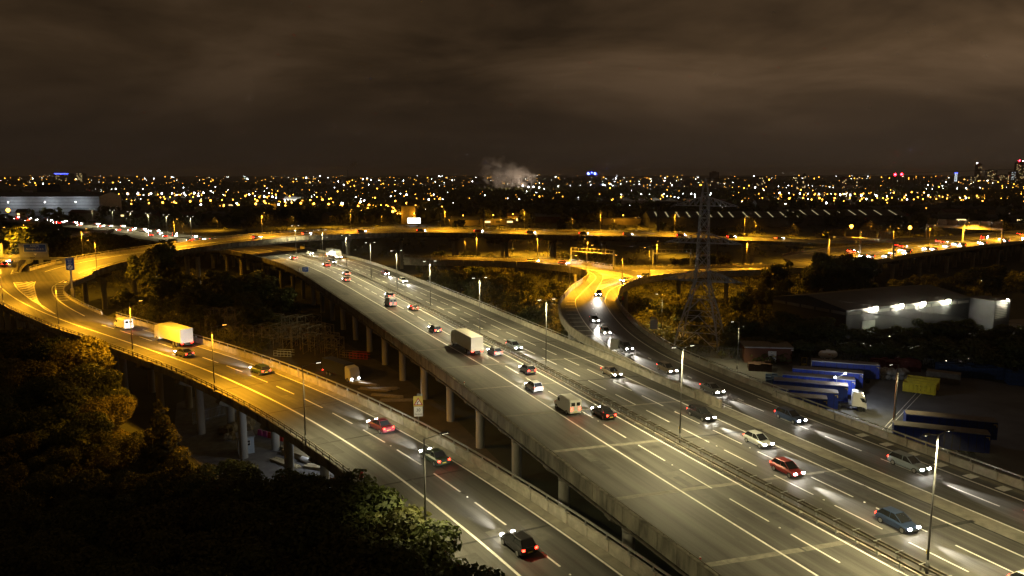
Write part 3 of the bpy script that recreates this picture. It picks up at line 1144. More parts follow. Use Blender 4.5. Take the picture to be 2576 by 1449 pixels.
beam(-1.92, 0.62, 0.13, 0.20, M_BEAM)
beam(-0.82, 0.62, 0.13, 0.20, M_STEEL_D)
beam(-0.30, 0.62, 0.13, 0.20, M_STEEL_D)
bp_ = MB().box((0, 0, 0.31), (0.10, 0.08, 0.62)).mesh('barrier_post', M_STEEL)
br_ = MB().box((0, 0.26, 0.745), (0.08, 0.95, 0.05)).box((0, 0, 0.37), (0.09, 0.09, 0.72)).box((0, 0.52, 0.37), (0.09, 0.09, 0.72)).mesh('bracket', M_STEEL)
blk = MB().box((0, 0, 0.09), (2.2, 0.42, 0.18), taper=0.96).mesh('kerb_block', M_CONC_L)
s, k = 34.0, 0
restb, s_stop = MB(), MAIN.s_of(-90, 330)
while s < s_stop:
    if k < 140:
        link('bracket', br_, cb, MAIN.at(s, -0.30, 0.0), MAIN.rz(s))
        link('barrier_post', bp_, cb, MAIN.at(s + 1.2, -1.92, 0.0), MAIN.rz(s))
        o = link('kerb_block', blk, cb, MAIN.at(s, -1.42 + random.uniform(-.03, .03), 0.0), MAIN.rz(s))
    else:
        p = MAIN.at(s, -1.42)
        restb.box((p.x, p.y, p.z + 0.09), (2.2, 0.42, 0.18), MAIN.rz(s))
        p = MAIN.at(s, -0.56)
        restb.box((p.x, p.y, p.z + 0.37), (0.09, 0.7, 0.74), MAIN.rz(s))
    s += 2.4
    k += 1
if restb.v:
    tag(restb.build('kerb_block', M_CONC_L, cb), kind='stuff')


# ------------------------------------------------------------------ lamp columns
ORD = ['nearest', 'second nearest', 'third nearest', 'fourth nearest', 'fifth nearest', 'sixth nearest', 'seventh nearest', 'eighth nearest', 'ninth nearest', 'tenth nearest', 'eleventh nearest', 'twelfth nearest',
       'thirteenth nearest', 'fourteenth nearest', 'fifteenth nearest', 'sixteenth nearest', 'seventeenth nearest', 'eighteenth nearest', 'nineteenth nearest', 'twentieth nearest']
M_POLE = mat('lamp_column_steel', (0.20, 0.20, 0.195), 0.45, 0.6, noise=0.2, scale=2.0)
M_HEAD = mat('lamp_head_shell', (0.055, 0.052, 0.048), 0.5, 0.3)
M_LED = mat('led_lens', (0.9, 0.9, 0.9), 0.3, emit=(1.0, 0.93, 0.72), estr=7, sample=False)
M_SODL = mat('sodium_lens', (0.9, 0.7, 0.3), 0.3, emit=(1.0, 0.47, 0.06), estr=12, sample=False)
M_BAND = mat('yellow_plate', (0.65, 0.48, 0.04), 0.5)


def lamp_proto(name, label, H, twin, led, arm=1.0, watts=None, plate=False):
    t = thing(name, label, 'street lamp')
    w = watts or (W_LED if led else W_SODIUM)
    pole = MB().tube((0, 0, 0), (0, 0, 1.3), 0.13, 0.13, 10).tube((0, 0, 1.3), (0, 0, H), 0.10, 0.055, 10).build('pole', M_POLE, t, smooth=True)
    MB().box((0, 0, 0.02), (0.45, 0.45, 0.05)).build('base_plate', M_POLE, t)
    if plate:
        MB().box((0, -0.11, 2.0), (0.22, 0.03, 0.34)).build('number_plate', M_BAND, t)
    for sg in ((1, -1) if twin else (1,)):
        MB().tube((0, 0, H - 0.08), (sg * arm, 0, H + 0.12), 0.04, 0.035, 6).build('arm', M_POLE, t)
        hd = MB()
        c = sg * (arm + 0.42)
        n = 10
        up = [(c + 0.52 * math.cos(2 * PI * k / n), 0.20 * math.sin(2 * PI * k / n), H + 0.13) for k in range(n)]
        mid = [(c + 0.40 * math.cos(2 * PI * k / n), 0.14 * math.sin(2 * PI * k / n), H + 0.23) for k in range(n)]
        hd.add(up + mid, [(k, (k + 1) % n, n + (k + 1) % n, n + k) for k in range(n)] + [tuple(range(n, 2 * n)), tuple(range(n - 1, -1, -1))])
        h = hd.build('lamp_head', M_HEAD, t)
        MB().box((c, 0, H + 0.105), (0.56, 0.2, 0.03)).build('lens', M_LED if led else M_SODL, h)
        spot(t, (c, 0, H + 0.03), w, C_LED if led else C_SODIUM, size=math.radians(152 if twin else (140 if led else 156)), blend=0.55, radius=0.18, rot=(0, 0 if twin else (-0.30 if led else -0.08), 0))
    return t


def place(protos, key, make, loc, rz, label, group=None):
    if key not in protos:
        t = make()
        protos[key] = (t, tree_of(t))
        t.location, t.rotation_euler = loc, (0, 0, rz)
        t['label'] = label
        if group:
            t['group'] = group
        return t
    t, kids = protos[key]
    return dup(t, loc, rz, label, group, kids)


LP = {}
main_lamps = [(51.3, 30), (36.6, 63.2), (22.3, 95.6), (6.4, 134), (-6.5, 162.7), (-20.5, 193.2), (-33, 221.5), (-45.3, 248.5), (-59.6, 278.4), (-75, 305.5), (-93, 331)]
GM = 'twin armed lamp columns along the motorway central reserve'
for i, (x, y) in enumerate(main_lamps):
    s = MAIN.s_of(x, y)
    lab = ('twin armed grey lamp column in the central reserve close below the camera' if i == 0 else 'twin armed lamp column in the motorway central reserve, %s along the barrier' % ORD[i - 1])
    place(LP, 'twin', lambda: lamp_proto('lamp_column', '', 12.7, True, True, plate=True), MAIN.at(s, -0.56, 0.0), MAIN.rz(s) + PI / 2, lab, GM)
ramp_lamps = [(-6.7, 64.2, 1), (-24.1, 90.9, 1), (-44.0, 114.3, 0), (-67.6, 137.3, 0), (-95.0, 161.3, 0), (-123.9, 188, 0), (-152, 215, 0), (-176, 249, 0), (-198, 290, 0), (-213, 330, 0)]
GR = 'single armed lamp columns on the outer edge of the left ramp'
for i, (x, y, led) in enumerate([(12, 33, 1)] + ramp_lamps):
    s = RAMP.s_of(x, y)
    lab = 'single armed lamp column on the outer edge of the ramp close below the camera' if i == 0 else 'single armed %s lamp column on the outer edge of the ramp, %s from the bottom' % ('white' if led else 'amber', ORD[i - 1])
    place(LP, 'ramp%d' % led, lambda: lamp_proto('lamp_column', '', 10.0, False, bool(led), arm=1.6, watts=9500 if led else None), RAMP.at(s, -4.62, 0.1), RAMP.rz(s) - PI / 2, lab, GR)
GL = 'amber lamp columns along the flyover'
loop_l_pts = [(S_LOOP0 + 3, 0.5), (S_LOOP0 + 24, -17), (S_LOOP0 + 60, -13.2), (S_LOOP0 + 100, -13.2), (S_LOOP0 + 138, -13.2), (S_LOOP0 + 176, -13.2), (S_LOOP0 + 214, -13.2), (S_LOOP0 + 252, -13.2), (S_LOOP0 + 290, -13.2), (S_LOOP0 + 328, -13.2)]
for i, (s, off) in enumerate(loop_l_pts):
    lab = 'amber lamp column beside the flyover parapet, %s along the curve from the fork' % (['first', 'second', 'third', 'fourth', 'fifth', 'sixth', 'seventh', 'eighth', 'ninth', 'tenth'][i])
    place(LP, 'loop', lambda: lamp_proto('lamp_column', '', 10.0, False, False, arm=1.6, watts=62000), LOOP.at(s, off, 0.2), LOOP.rz(s) + (-PI / 2 if off < 0 else PI / 2), lab, GL)
GJ = 'amber lamp columns round the raised junction'
junc_lamps = [((16.9, 223, 11), 0.4, 'slip road edge left of the chevrons'), ((25, 256.5, 11), 0.2, 'tip of the gap between the two junction arms'), ((10, 298, 11), -1.8, 'far parapet of the left junction arm'),
              ((28.2, 285.4, 11), -2.2, 'bend of the far junction wall'), ((-14, 304, 11), -1.6, 'far left end of the junction arm'), ((44.6, 246.5, 11), 2.4, 'near parapet of the right junction arm'),
              ((32.6, 224.5, 11), 2.8, 'slip road edge right of the chevrons'), ((52, 274.2, 11), -1.6, 'far wall of the right junction arm'), ((86, 279.5, 11), -1.2, 'right end of the junction wall')]
for p, rz, w_ in junc_lamps:
    place(LP, 'loop', None, p, rz, 'amber lamp column at the %s' % w_, GJ)
GS = 'white single armed lamp columns beyond the slip road wall'
for (x, y), w_ in zip(((42.5, 213.7), (52.1, 172.7), (68.7, 132.6)), ('pylon, left of its legs', 'brick hut at the pylon', 'parked trailers in the yard, lamp head added on a bare pole')):  # third column is a bare pole, its lit head is added
    place(LP, 'slip', lambda: lamp_proto('lamp_column', '', 11.2, False, True, arm=1.4, watts=5600), (x, y, 0), PI + 0.35, 'pale single armed lamp column on the ground by the %s' % w_, GS)
GD = 'amber lamp columns along the far dual carriageway'
for i in range(8):
    s = sDU + 30 + 34 * i
    place(LP, 'loop', None, DUAL.at(s, -14.4 if s > 80 else -9), DUAL.rz(s) - PI / 2, 'amber lamp column on the far dual carriageway, %s from its left end' % ['first', 'second', 'third', 'fourth', 'fifth', 'sixth', 'seventh', 'eighth'][i], GD)
GE = 'pale lamp columns along the distant motorway'
for i in range(6):
    s = MAIN.s_of(-150, 396) + 40 + 42 * i
    place(LP, 'twin', None, MAIN.at(s, -0.56), MAIN.rz(s) + PI / 2, 'pale lamp column on the distant motorway beyond the flyover', GE)

# ------------------------------------------------------------------ vehicles
M_GLASS = mat('dark_glass', (0.015, 0.017, 0.02), 0.08, spec=0.7)
M_TYRE = mat('tyre_rubber', (0.018, 0.018, 0.018), 0.8)
M_RIM = mat('wheel_rim', (0.42, 0.42, 0.43), 0.35, 0.8)
M_TRIM = mat('black_trim', (0.025, 0.025, 0.025), 0.6)
M_HLAMP = mat('headlamp_lit', (1, 1, 1), 0.2, emit=(1.0, 0.95, 0.84), estr=170, sample=False)
M_TLAMP = mat('tail_lamp_lit', (0.6, 0.02, 0.02), 0.3, emit=(1.0, 0.018, 0.008), estr=34, sample=False)
M_PLATE = mat('plate_yellow', (0.6, 0.5, 0.08), 0.5)
PAINTS = {'white': (0.72, 0.72, 0.70), 'silver': (0.42, 0.43, 0.44), 'black': (0.02, 0.02, 0.022), 'dark blue': (0.03, 0.05, 0.11), 'red': (0.24, 0.025, 0.025), 'grey': (0.15, 0.155, 0.16), 'dark green': (0.03, 0.055, 0.04),
          'pale blue': (0.24, 0.29, 0.34), 'maroon': (0.13, 0.02, 0.03), 'bronze': (0.13, 0.10, 0.07), 'cream': (0.5, 0.47, 0.40), 'charcoal': (0.05, 0.05, 0.055)}


def paint(c):
    return mat('paint_' + c.replace(' ', '_'), PAINTS[c], 0.32, 0.15, spec=0.5)


def loft(mb, secs, mi=0):
    """secs: (x, half width, z low, z high); an eight-sided rounded section each."""
    rows = []
    for x, w, z0, z1 in secs:
        b = min(0.12, w * 0.2)
        rows.append([(x, -w + b, z0), (x, w - b, z0), (x, w, z0 + b), (x, w, z1 - b * 1.4), (x, w - b * 1.2, z1), (x, -w + b * 1.2, z1), (x, -w, z1 - b * 1.4), (x, -w, z0 + b)])
    vs = [p for r in rows for p in r]
    fs = []
    for i in range(len(rows) - 1):
        for j in range(8):
            a, b = i * 8 + j, i * 8 + (j + 1) % 8
            fs.append((a, a + 8, b + 8, b)[::-1])
    fs.append(tuple(range(8))[::-1])
    fs.append(tuple(range(len(vs) - 8, len(vs))))
    return mb.add(vs, fs, mi)


def wheel_mesh():
    return MB().tube((0, -0.11, 0), (0, 0.11, 0), 0.32, None, 14).mesh('wheel', M_TYRE), MB().tube((0, -0.118, 0), (0, 0.118, 0), 0.21, None, 10).mesh('rim', M_RIM)


WM = wheel_mesh()


def car_parts(kind):
    """Front points along +x. Sizes in metres: hatchback, saloon, estate or van."""
    L, W, H = {'hatchback': (4.0, 1.75, 1.48), 'saloon': (4.6, 1.8, 1.44), 'estate': (4.7, 1.82, 1.50), 'van': (5.4, 2.0, 2.35)}[kind]
    h = L / 2
    if kind == 'van':
        body = [(-h, .93, .42, 2.25), (-h + .12, .98, .3, 2.33), (.6, .98, .28, 2.35), (1.1, .97, .28, 2.2), (1.75, .96, .28, 1.32), (2.5, .93, .3, 1.05), (h, .84, .4, .9)]
        glass = dict(front=[(1.78, .8, 1.38), (1.13, .74, 2.1)], side=[(.55, 1.35, 1.4, 1.95)], rear=[(-h - .01, .75, 1.4, 2.0)])
        return L, W, H, body, None, glass
    body = [(-h, .74, .42, .84), (-h + .10, .84, .28, .95), (-h + .6, W / 2, .24, .97), (.55, W / 2, .22, .94), (h - .9, W / 2 - .02, .24, .86), (h - .2, .80, .28, .74), (h, .66, .38, .62)]
    rear = {'hatchback': (-h + .12, -h + .62), 'saloon': (-h + .75, -h + 1.45), 'estate': (-h + .1, -h + .42)}[kind]
    top = [(rear[0], .74, .93), (rear[1], .60, H - .02), (.15, .60, H), (1.05, .74, .92)]
    return L, W, H, body, top, None


def make_car(kind, col, detailed=True):
    L, W, H, body, top, glass = car_parts(kind)
    h = L / 2
    t = thing(kind + '_car' if kind != 'van' else 'van', '', 'car' if kind != 'van' else 'van')
    mb = loft(MB(), body)
    b = mb.build('body', paint(col), t, smooth=False)
    b.material_slots[0].link = 'OBJECT'
    b.material_slots[0].material = paint(col)
    if top:
        (xa, wa, za), (xb, wb, zb), (xc, wc, zc), (xd, wd, zd) = top
        g = lambda *p: MB().quad(*p)
        rf = MB()
        rf.add([(xb, -wb, zb), (xc, -wc, zc), (xc, wc, zc), (xb, wb, zb), (xb + .06, -wb + .05, zb + .045), (xc - .06, -wc + .05, zc + .04), (xc - .06, wc - .05, zc + .04), (xb + .06, wb - .05, zb + .045)],
               [(4, 5, 6, 7), (0, 1, 5, 4), (1, 2, 6, 5), (2, 3, 7, 6), (3, 0, 4, 7)])
        for sg in (-1, 1):
            for p, q in (((xa, wa, za), (xb, wb, zb)), ((xd, wd, zd), (xc, wc, zc))):
                rf.bar((p[0], sg * p[1], p[2]), (q[0], sg * q[1], q[2]), .05)
            rf.bar((-.35, sg * .735, .93), (-.35, sg * .60, H - .01), .05)
        r = rf.build('roof', paint(col), t)
        r.material_slots[0].link = 'OBJECT'
        r.material_slots[0].material = paint(col)
        g((xd, -wd, zd), (xd, wd, zd), (xc, wc, zc), (xc, -wc, zc)).build('windscreen', M_GLASS, t)
        g((xa, wa, za), (xa, -wa, za), (xb, -wb, zb), (xb, wb, zb)).build('rear_window', M_GLASS, t)
        for sg in (-1, 1):
            g((xa, sg * wa, za), (xd, sg * wd, zd), (xc, sg * wc, zc), (xb, sg * wb, zb)).build('side_window', M_GLASS, t)
    else:
        (x0, w0, z0), (x1, w1, z1) = glass['front']
        MB().quad((x0 + .02, -w0, z0), (x0 + .02, w0, z0), (x1 + .02, w1, z1), (x1 + .02, -w1, z1)).build('windscreen', M_GLASS, t)
        for sg in (-1, 1):
            MB().box((.95, sg * .975, 1.62), (.72, .03, .5)).build('side_window', M_GLASS, t)
            MB().box((-h - .005, sg * .42, 1.7), (.03, .6, .5)).build('rear_window', M_GLASS, t)
    for sx in (-1, 1):
        for sy in (-1, 1):
            w = link('wheel', WM[0], t, (sx * h * .62, sy * (W / 2 - .1), .32))
            link('rim', WM[1], w)
    zl = .66 if kind != 'van' else .82
    for sg in (-1, 1):
        MB().box((h - .06, sg * .58, zl), (.16, .32, .15)).build('headlight', M_HLAMP, t)
        MB().box((-h + .045, sg * .64, .80 if kind != 'van' else 1.0), (.12, .24, .17 if kind != 'van' else .4)).build('tail_light', M_TLAMP, t)
    MB().box((-h + .01, 0, .55), (.06, .5, .11)).build('number_plate', M_PLATE, t)
    MB().box((h - .02, 0, .42), (.08, 1.1, .14)).build('grille', M_TRIM, t)
    spot(t, (h + .12, 0, zl + .02), W_BEAM, (1.0, 0.93, 0.80), size=math.radians(30), blend=1.0, radius=0.12, rot=(math.radians(87.2), 0, -PI / 2), name='headlight_beam')
    return t


def make_lorry(col):
    t = thing('lorry', '', 'lorry')
    cab = loft(MB(), [(3.6, 1.2, .6, 3.3), (3.75, 1.24, .5, 3.45), (5.3, 1.24, .45, 3.2), (5.75, 1.2, .45, 2.2), (5.85, 1.12, .5, 1.4)])
    b = cab.build('cab', paint('white'), t)
    bx = MB().box((-1.2, 0, 2.35), (9.2, 2.5, 2.7))
    b = bx.build('cargo_box', paint(col), t)
    b.material_slots[0].link = 'OBJECT'
    b.material_slots[0].material = paint(col)
    MB().box((-.9, 0, .75), (10.4, 1.0, .3)).build('chassis', M_TRIM, t)
    MB().quad((5.76, -1.0, 2.1), (5.76, 1.0, 2.1), (5.32, 1.0, 3.05), (5.32, -1.0, 3.05)).build('windscreen', M_GLASS, t)
    for x in (4.6, -2.6, -3.9):
        for sy in (-1, 1):
            w = link('wheel', WM[0], t, (x, sy * 1.08, .48))
            w.scale = (1.5, 1.5, 1.5)
            link('rim', WM[1], w)
    for sg in (-1, 1):
        MB().box((5.83, sg * .9, .85), (.12, .34, .2)).build('headlight', M_HLAMP, t)
        MB().box((-5.82, sg * .95, .9), (.08, .36, .16)).build('tail_light', M_TLAMP, t)
    spot(t, (5.95, 0, .9), W_BEAM, (1.0, 0.93, 0.80), size=math.radians(30), blend=1.0, radius=0.12, rot=(math.radians(87.2), 0, -PI / 2), name='headlight_beam')
    return t


def make_far_car(col):
    """Whole small car as one mesh, for carriageways where it is a few pixels long."""
    L, W, H, body, top, _ = car_parts('hatchback')
    mb = loft(MB(), body, 0)
    (xa, wa, za), (xb, wb, zb), (xc, wc, zc), (xd, wd, zd) = top
    mb.add([(xa, -wa, za), (xa, wa, za), (xd, wd, zd), (xd, -wd, zd), (xb, -wb, zb), (xb, wb, zb), (xc, wc, zc), (xc, -wc, zc)], [(0, 4, 5, 1), (1, 5, 6, 2), (2, 6, 7, 3), (3, 7, 4, 0)], 1)
    mb.add([(xb, -wb, zb + .01), (xb, wb, zb + .01), (xc, wc, zc + .01), (xc, -wc, zc + .01)], [(3, 2, 1, 0)], 0)
    for sx in (-1, 1):
        for sy in (-1, 1):
            mb.tube((sx * 1.24, sy * .66, .32), (sx * 1.24, sy * .88, .32), .32, None, 8, 4)
    for sg in (-1, 1):
        mb.box((1.98, sg * .56, .66), (.14, .42, .22), mi=2)
        mb.box((-1.98, sg * .60, .80), (.10, .40, .22), mi=3)
    o = mb.build('hatchback_car', [paint(col), M_GLASS, M_HLAMP, M_TLAMP, M_TYRE])
    o.material_slots[0].link = 'OBJECT'
    o.material_slots[0].material = paint(col)
    return tag(o, '', 'car')


VP = {}
KINDS_ = ['hatchback', 'saloon', 'estate', 'van']


def recolour(t, col):
    for o in [t] + list(t.children):
        if o.type == 'MESH' and o.material_slots and o.material_slots[0].link == 'OBJECT':
            o.material_slots[0].material = paint(col)


def put(kind, col, loc, rz, label, group):
    key = kind
    mk = {'lorry': lambda: make_lorry(col), 'far': lambda: make_far_car(col)}.get(kind, lambda: make_car(kind, col))
    if key not in VP:
        t = mk()
        VP[key] = (t, tree_of(t))
        t.location, t.rotation_euler = loc, (0, 0, rz)
        t['label'], t['group'] = label, group
        return t
    t0, kids = VP[key]
    t = dup(t0, loc, rz, label, group, kids)
    if t.type == 'MESH':
        t.material_slots[0].link = 'OBJECT'
        t.material_slots[0].material = paint(col)
    kl = [c for c in COL.objects[-60:]] if False else [c for c in t.children]
    for c in kl:
        if c.type == 'MESH' and c.material_slots and c.material_slots[0].link == 'OBJECT':
            c.material_slots[0].material = paint(col)
    return t


COMBO = [(c, k) for k in KINDS_[:3] for c in PAINTS]
random.Random(3).shuffle(COMBO)
COMBO += [(c, 'van') for c in ('white', 'grey', 'dark blue')]


def traffic(road, items, group, where, away, dz=0.012, start=0):
    """items: (s, offset, kind or None, colour or None)."""
    used = set()
    q = iter(COMBO[start:] + COMBO[:start])
    for s, off, kind, col in items:
        if kind is None or col is None:
            while True:
                c, k = next(q)
                if (c, k) not in used:
                    break
            kind, col = k, c
        used.add((col, kind))
        p = road.at(s, off, dz)
        rz = road.rz(s) + (0 if away else PI)
        state = 'with red tail lights' if away else 'with bright headlights'
        put(kind, col, p, rz, '%s %s %s %s' % (col, kind, state, where), group)


sY = lambda y: float(MAIN.S[np.argmin(np.abs(MAIN.P[:, 1] - y))])
rY = lambda y: float(RAMP.S[np.argmin(np.abs(RAMP.P[:, 1] - y))])
lY = lambda y: float(SLIP.S[np.argmin(np.abs(SLIP.P[:, 1] - y))])
GA = 'vehicles heading away on the near motorway carriageway'
it = [(sY(y), -4.2, None, None) for y in (108, 133, 147, 164, 196, 217, 266, 291)] + [(sY(y), -7.75, None, None) for y in (124, 171, 252, 318)]
it += [(sY(112), -7.75, 'van', 'white'), (sY(152), -7.75, 'lorry', 'cream'), (sY(205), -7.75, 'van', 'grey')]
traffic(MAIN, it, GA, 'driving away on the near motorway carriageway', True)
GB = 'vehicles coming towards the camera on the far motorway carriageway'
it = [(sY(y), 8.4, None, None) for y in (92, 103, 126, 243, 262)] + [(sY(y), 4.85, None, None) for y in (58, 70, 84, 330)] + [(sY(y), 1.3, None, None) for y in (150, 301)]
it += [(sY(316), 8.4, 'lorry', 'pale blue')]
traffic(MAIN, it, GB, 'approaching on the far motorway carriageway', False, start=8)
GC = 'vehicles coming down the slip road towards the motorway'
it = [(sY(y), 19.3, None, None) for y in (64, 80, 97)]
traffic(MAIN, it, GC, 'running down beside the motorway on the slip road', False, start=16)
it = [(lY(y), -5.5, None, None) for y in (121, 134, 150, 164, 176)] + [(lY(y), -2.0, None, None) for y in (212,)]
traffic(SLIP, it, GC, 'coming round the bend of the slip road', False, start=23)
for (x, y, rz), (c, k) in zip(((36, 240.5, -2.25), (43.5, 249.8, -2.45), (8, 294.5, -0.42), (19.5, 287.5, -0.75)), (('white', 'saloon'), ('black', 'estate'), ('silver', 'estate'), ('red', 'hatchback'))):
    put(k, c, (x, y, 11.015), rz, '%s %s with bright headlights on the %s arm of the raised junction' % (c, k, 'right' if x > 30 else 'left'), GC)
GF = 'vehicles heading away up the left ramp'
it = [(rY(y), 2.3, None, None) for y in (63,)] + [(rY(y), 5.6, None, None) for y in (82, 93, 121)] + [(rY(y), 2.0, None, None) for y in (136,)]
it += [(rY(144), 5.6, 'lorry', 'white'), (rY(159), 5.4, 'van', 'white'), (rY(258), 2.6, None, None), (rY(268), 2.6, None, None), (rY(312), 2.6, 'lorry', 'red')]
traffic(RAMP, it, GF, 'driving up the left ramp', True, start=28)
GH = 'small cars with red tail lights strung along the flyover'
cl = list(PAINTS)
for i in range(11):
    s = S_LOOP0 + 92 + i * 25 + random.uniform(-3, 3)
    put('far', cl[i % 12], LOOP.at(s, -6.8, 0.02), LOOP.rz(s), 'small car with red tail lights crossing the high flyover', GH)
GI = 'cars with headlights streaming along the far dual carriageway'
GK = 'cars with red tail lights on the far dual carriageway'
for off in (-3.3, -6.9, -10.4):
    s = sDU + (26 if off > -5 else 60) + random.uniform(0, 10)
    while s < 320:
        put('far', random.choice(cl), DUAL.at(s, off, 0.02), DUAL.rz(s) + PI, 'car with lit headlights among the bright stream on the far dual carriageway', GI)
        s += random.uniform(14, 27) if off > -9 else random.uniform(34, 60)
for off in (-18.4, -23):
    s = sDU + 70 + random.uniform(0, 12)
    while s < 320:
        put('far', random.choice(cl), DUAL.at(s, off, 0.02), DUAL.rz(s), 'car with red tail lights on the far side of the dual carriageway', GK)
        s += random.uniform(28, 50)
GN = 'cars with headlights on the distant motorway beyond the flyover'
GO = 'cars with red tail lights on the distant motorway beyond the flyover'
for off in (1.3, 4.85, 8.4):
    s = MAIN.s_of(-165, 412) + random.uniform(0, 8)
    while s < MAIN.len - 15:
        put('far', random.choice(cl), MAIN.at(s, off, 0.02), MAIN.rz(s) + PI, 'car with white headlights far off on the motorway beyond the flyover', GN)
        s += random.uniform(30, 70)
for off in (-7.75, -4.2):
    s = MAIN.s_of(-165, 412) + random.uniform(0, 10)
    while s < MAIN.len - 15:
        put('far', random.choice(cl), MAIN.at(s, off, 0.02), MAIN.rz(s), 'car with red tail lights far off on the motorway beyond the flyover', GO)
        s += random.uniform(40, 90)


# ------------------------------------------------------------------ lettering
def text(parent, s, loc, size, m, rot=(PI / 2, 0, 0), align='CENTER', name='lettering', ext=0.01):
    c = bpy.data.curves.new(name, 'FONT')
    c.body = s
    c.size = size
    c.align_x = align
    c.align_y = 'CENTER'
    c.extrude = ext
    tmp = bpy.data.objects.new(name, c)
    COL.objects.link(tmp)
    dg = bpy.context.evaluated_depsgraph_get()
    me = bpy.data.meshes.new_from_object(tmp.evaluated_get(dg))
    bpy.data.objects.remove(tmp)
    me.materials.clear()
    me.materials.append(m)
    o = bpy.data.objects.new(name, me)
    COL.objects.link(o)
    o.parent = parent
    o.location = loc
    o.rotation_euler = rot
    return o


M_SBLUE = mat('sign_blue', (0.02, 0.07, 0.30), 0.45)
M_SWHITE = mat('sign_white', (0.75, 0.75, 0.72), 0.45)
M_SYEL = mat('sign_yellow', (0.62, 0.50, 0.12), 0.5)
M_SRED = mat('sign_red', (0.42, 0.02, 0.02), 0.45)
M_SGREY = mat('sign_back_grey', (0.25, 0.26, 0.26), 0.5, 0.3)
M_BLACK = mat('sign_black', (0.015, 0.015, 0.015), 0.6)

# gantry over the western road, signs facing the camera
GY = 254.0
g = thing('sign_gantry', 'grey cantilever gantry beam with two blue motorway signs at the left edge', 'gantry', (-149.5, GY, gore_z(-149.5, GY)))
bz = 3.4
MB().box((-17, 0, bz), (37, 0.8, 0.75)).build('beam', M_SGREY, g)
MB().box((0, 0.3, (bz - .4) / 2), (0.9, 0.8, bz - .4)).build('post', M_SGREY, g)
MB().box((-35, 0.3, (bz - .4) / 2), (0.9, 0.8, bz - .4)).build('post', M_SGREY, g)
for cx, lines in ((-9.3, ('A38(M)', 'Birmingham (C & E)')), (-24.3, ('A38', 'Birmingham (NEC)', 'Lichfield'))):
    w = 9.6
    bd = MB().box((cx, -0.55, bz + 2.75), (w, 0.12, 4.7)).build('sign_board', M_SGREY, g)
    fc = MB().box((cx + .5, -0.625, bz + 3.55), (w - 2.0, 0.03, 2.7)).build('sign_face', M_SWHITE, bd)
    MB().box((cx + .5, -0.645, bz + 3.55), (w - 2.25, 0.03, 2.45)).build('blue_panel', M_SBLUE, bd)
    for i, tx in enumerate(lines):
        text(bd, tx, (cx + .5, -0.67, bz + 4.25 - i * (1.0 if len(lines) < 3 else .78)), 1.0 if i == 0 else (.72 if len(lines) < 3 else .66), M_SWHITE)
    MB().add([(cx + .5 - .6, -0.63, bz + 1.75), (cx + .5 + .6, -0.63, bz + 1.75), (cx + .5, -0.63, bz + 1.1)], [(0, 2, 1)]).build('arrow', M_SWHITE, bd)
    MB().box((cx, -1.5, bz + 0.45), (1.4, .4, .25)).build('sign_light', M_DARK, g)
for k in range(3):
    MB().box((-3 - k * 4.2, -0.5, bz - 1.0), (1.5, .15, 1.3)).build('signal_panel', M_SGREY if k else M_SYEL, g)

# tall blue board at the inside of the fork
t = thing('speed_limit_sign', 'tall blue road sign with white round symbol on a single post inside the bend', 'road sign', (-121.6, 209.6, 9.5), 0.35)
MB().box((0, 0, 2.0), (0.9, 0.9, 4.0), taper=0.8).build('post_base', M_CONC, t)
MB().box((0, 0, 5.5), (0.42, 0.42, 8.0)).build('post', M_SGREY, t)
b = MB().box((0, -0.3, 10.8), (2.1, 0.1, 3.5)).build('sign_board', M_SWHITE, t)
MB().box((0, -0.37, 10.8), (2.0, 0.03, 3.4)).build('blue_panel', M_SBLUE, b)
MB().tube((0, -0.41, 9.9), (0, -0.385, 9.9), .68, None, 24).build('white_disc', M_SWHITE, b)
MB().quad((-.44, -0.43, 9.36), (-.36, -0.43, 9.26), (.52, -0.43, 10.44), (.40, -0.43, 10.54)).build('diagonal_bar', M_BLACK, b)
for i, tx in enumerate(('National', 'speed', 'limit', 'applies')):
    text(b, tx, (0, -0.40, 12.2 - i * .42), .40, M_SWHITE)

# bend warning sign with its supplementary plate, just behind the ramp wall
s_ = RAMP.s_of(-17.0, 90.0)
p_ = Vector((-12.4, 98.0, 0))
t = thing('bend_warning_sign', 'yellow backed bend warning sign with red triangle and speed plate behind the ramp wall', 'road sign', p_, 0.12)
MB().tube((0, 0, 0), (0, 0, 16.0), 0.10, 0.08, 8).build('post', M_SGREY, t)
b = MB().box((0, -0.16, 14.95), (1.25, 0.06, 1.40)).build('backing_board', M_SYEL, t)
b2 = MB().box((0, -0.17, 13.55), (1.15, 0.06, 1.32)).build('speed_plate', M_SWHITE, t)
tri = lambda r, y: [(-r * .866, y, 14.78 - r * .5), (r * .866, y, 14.78 - r * .5), (0, y, 14.78 + r)]
MB().add(tri(.69, -0.20), [(0, 1, 2)]).build('red_triangle', M_SRED, b)
MB().add(tri(.47, -0.206), [(0, 1, 2)]).build('white_triangle', M_SWHITE, b)
MB().quad((-.16, -.21, 14.52), (-.06, -.21, 14.52), (-.06, -.21, 14.80), (-.16, -.21, 14.84)).quad((-.16, -.21, 14.84), (-.06, -.21, 14.80), (.12, -.21, 14.90), (.12, -.21, 15.02)).build('bend_arrow', M_BLACK, b)
text(b2, '30', (0, -0.21, 13.75), .58, M_BLACK)
text(b2, 'Max speed', (0, -0.21, 13.20), .22, M_BLACK)
MB().box((.22, -0.55, 15.95), (.75, .25, .22)).build('sign_light', M_SGREY, t)
MB().tube((0, 0, 15.9), (.22, -0.5, 16.0), .03, None, 6).build('light_arm', M_SGREY, t)

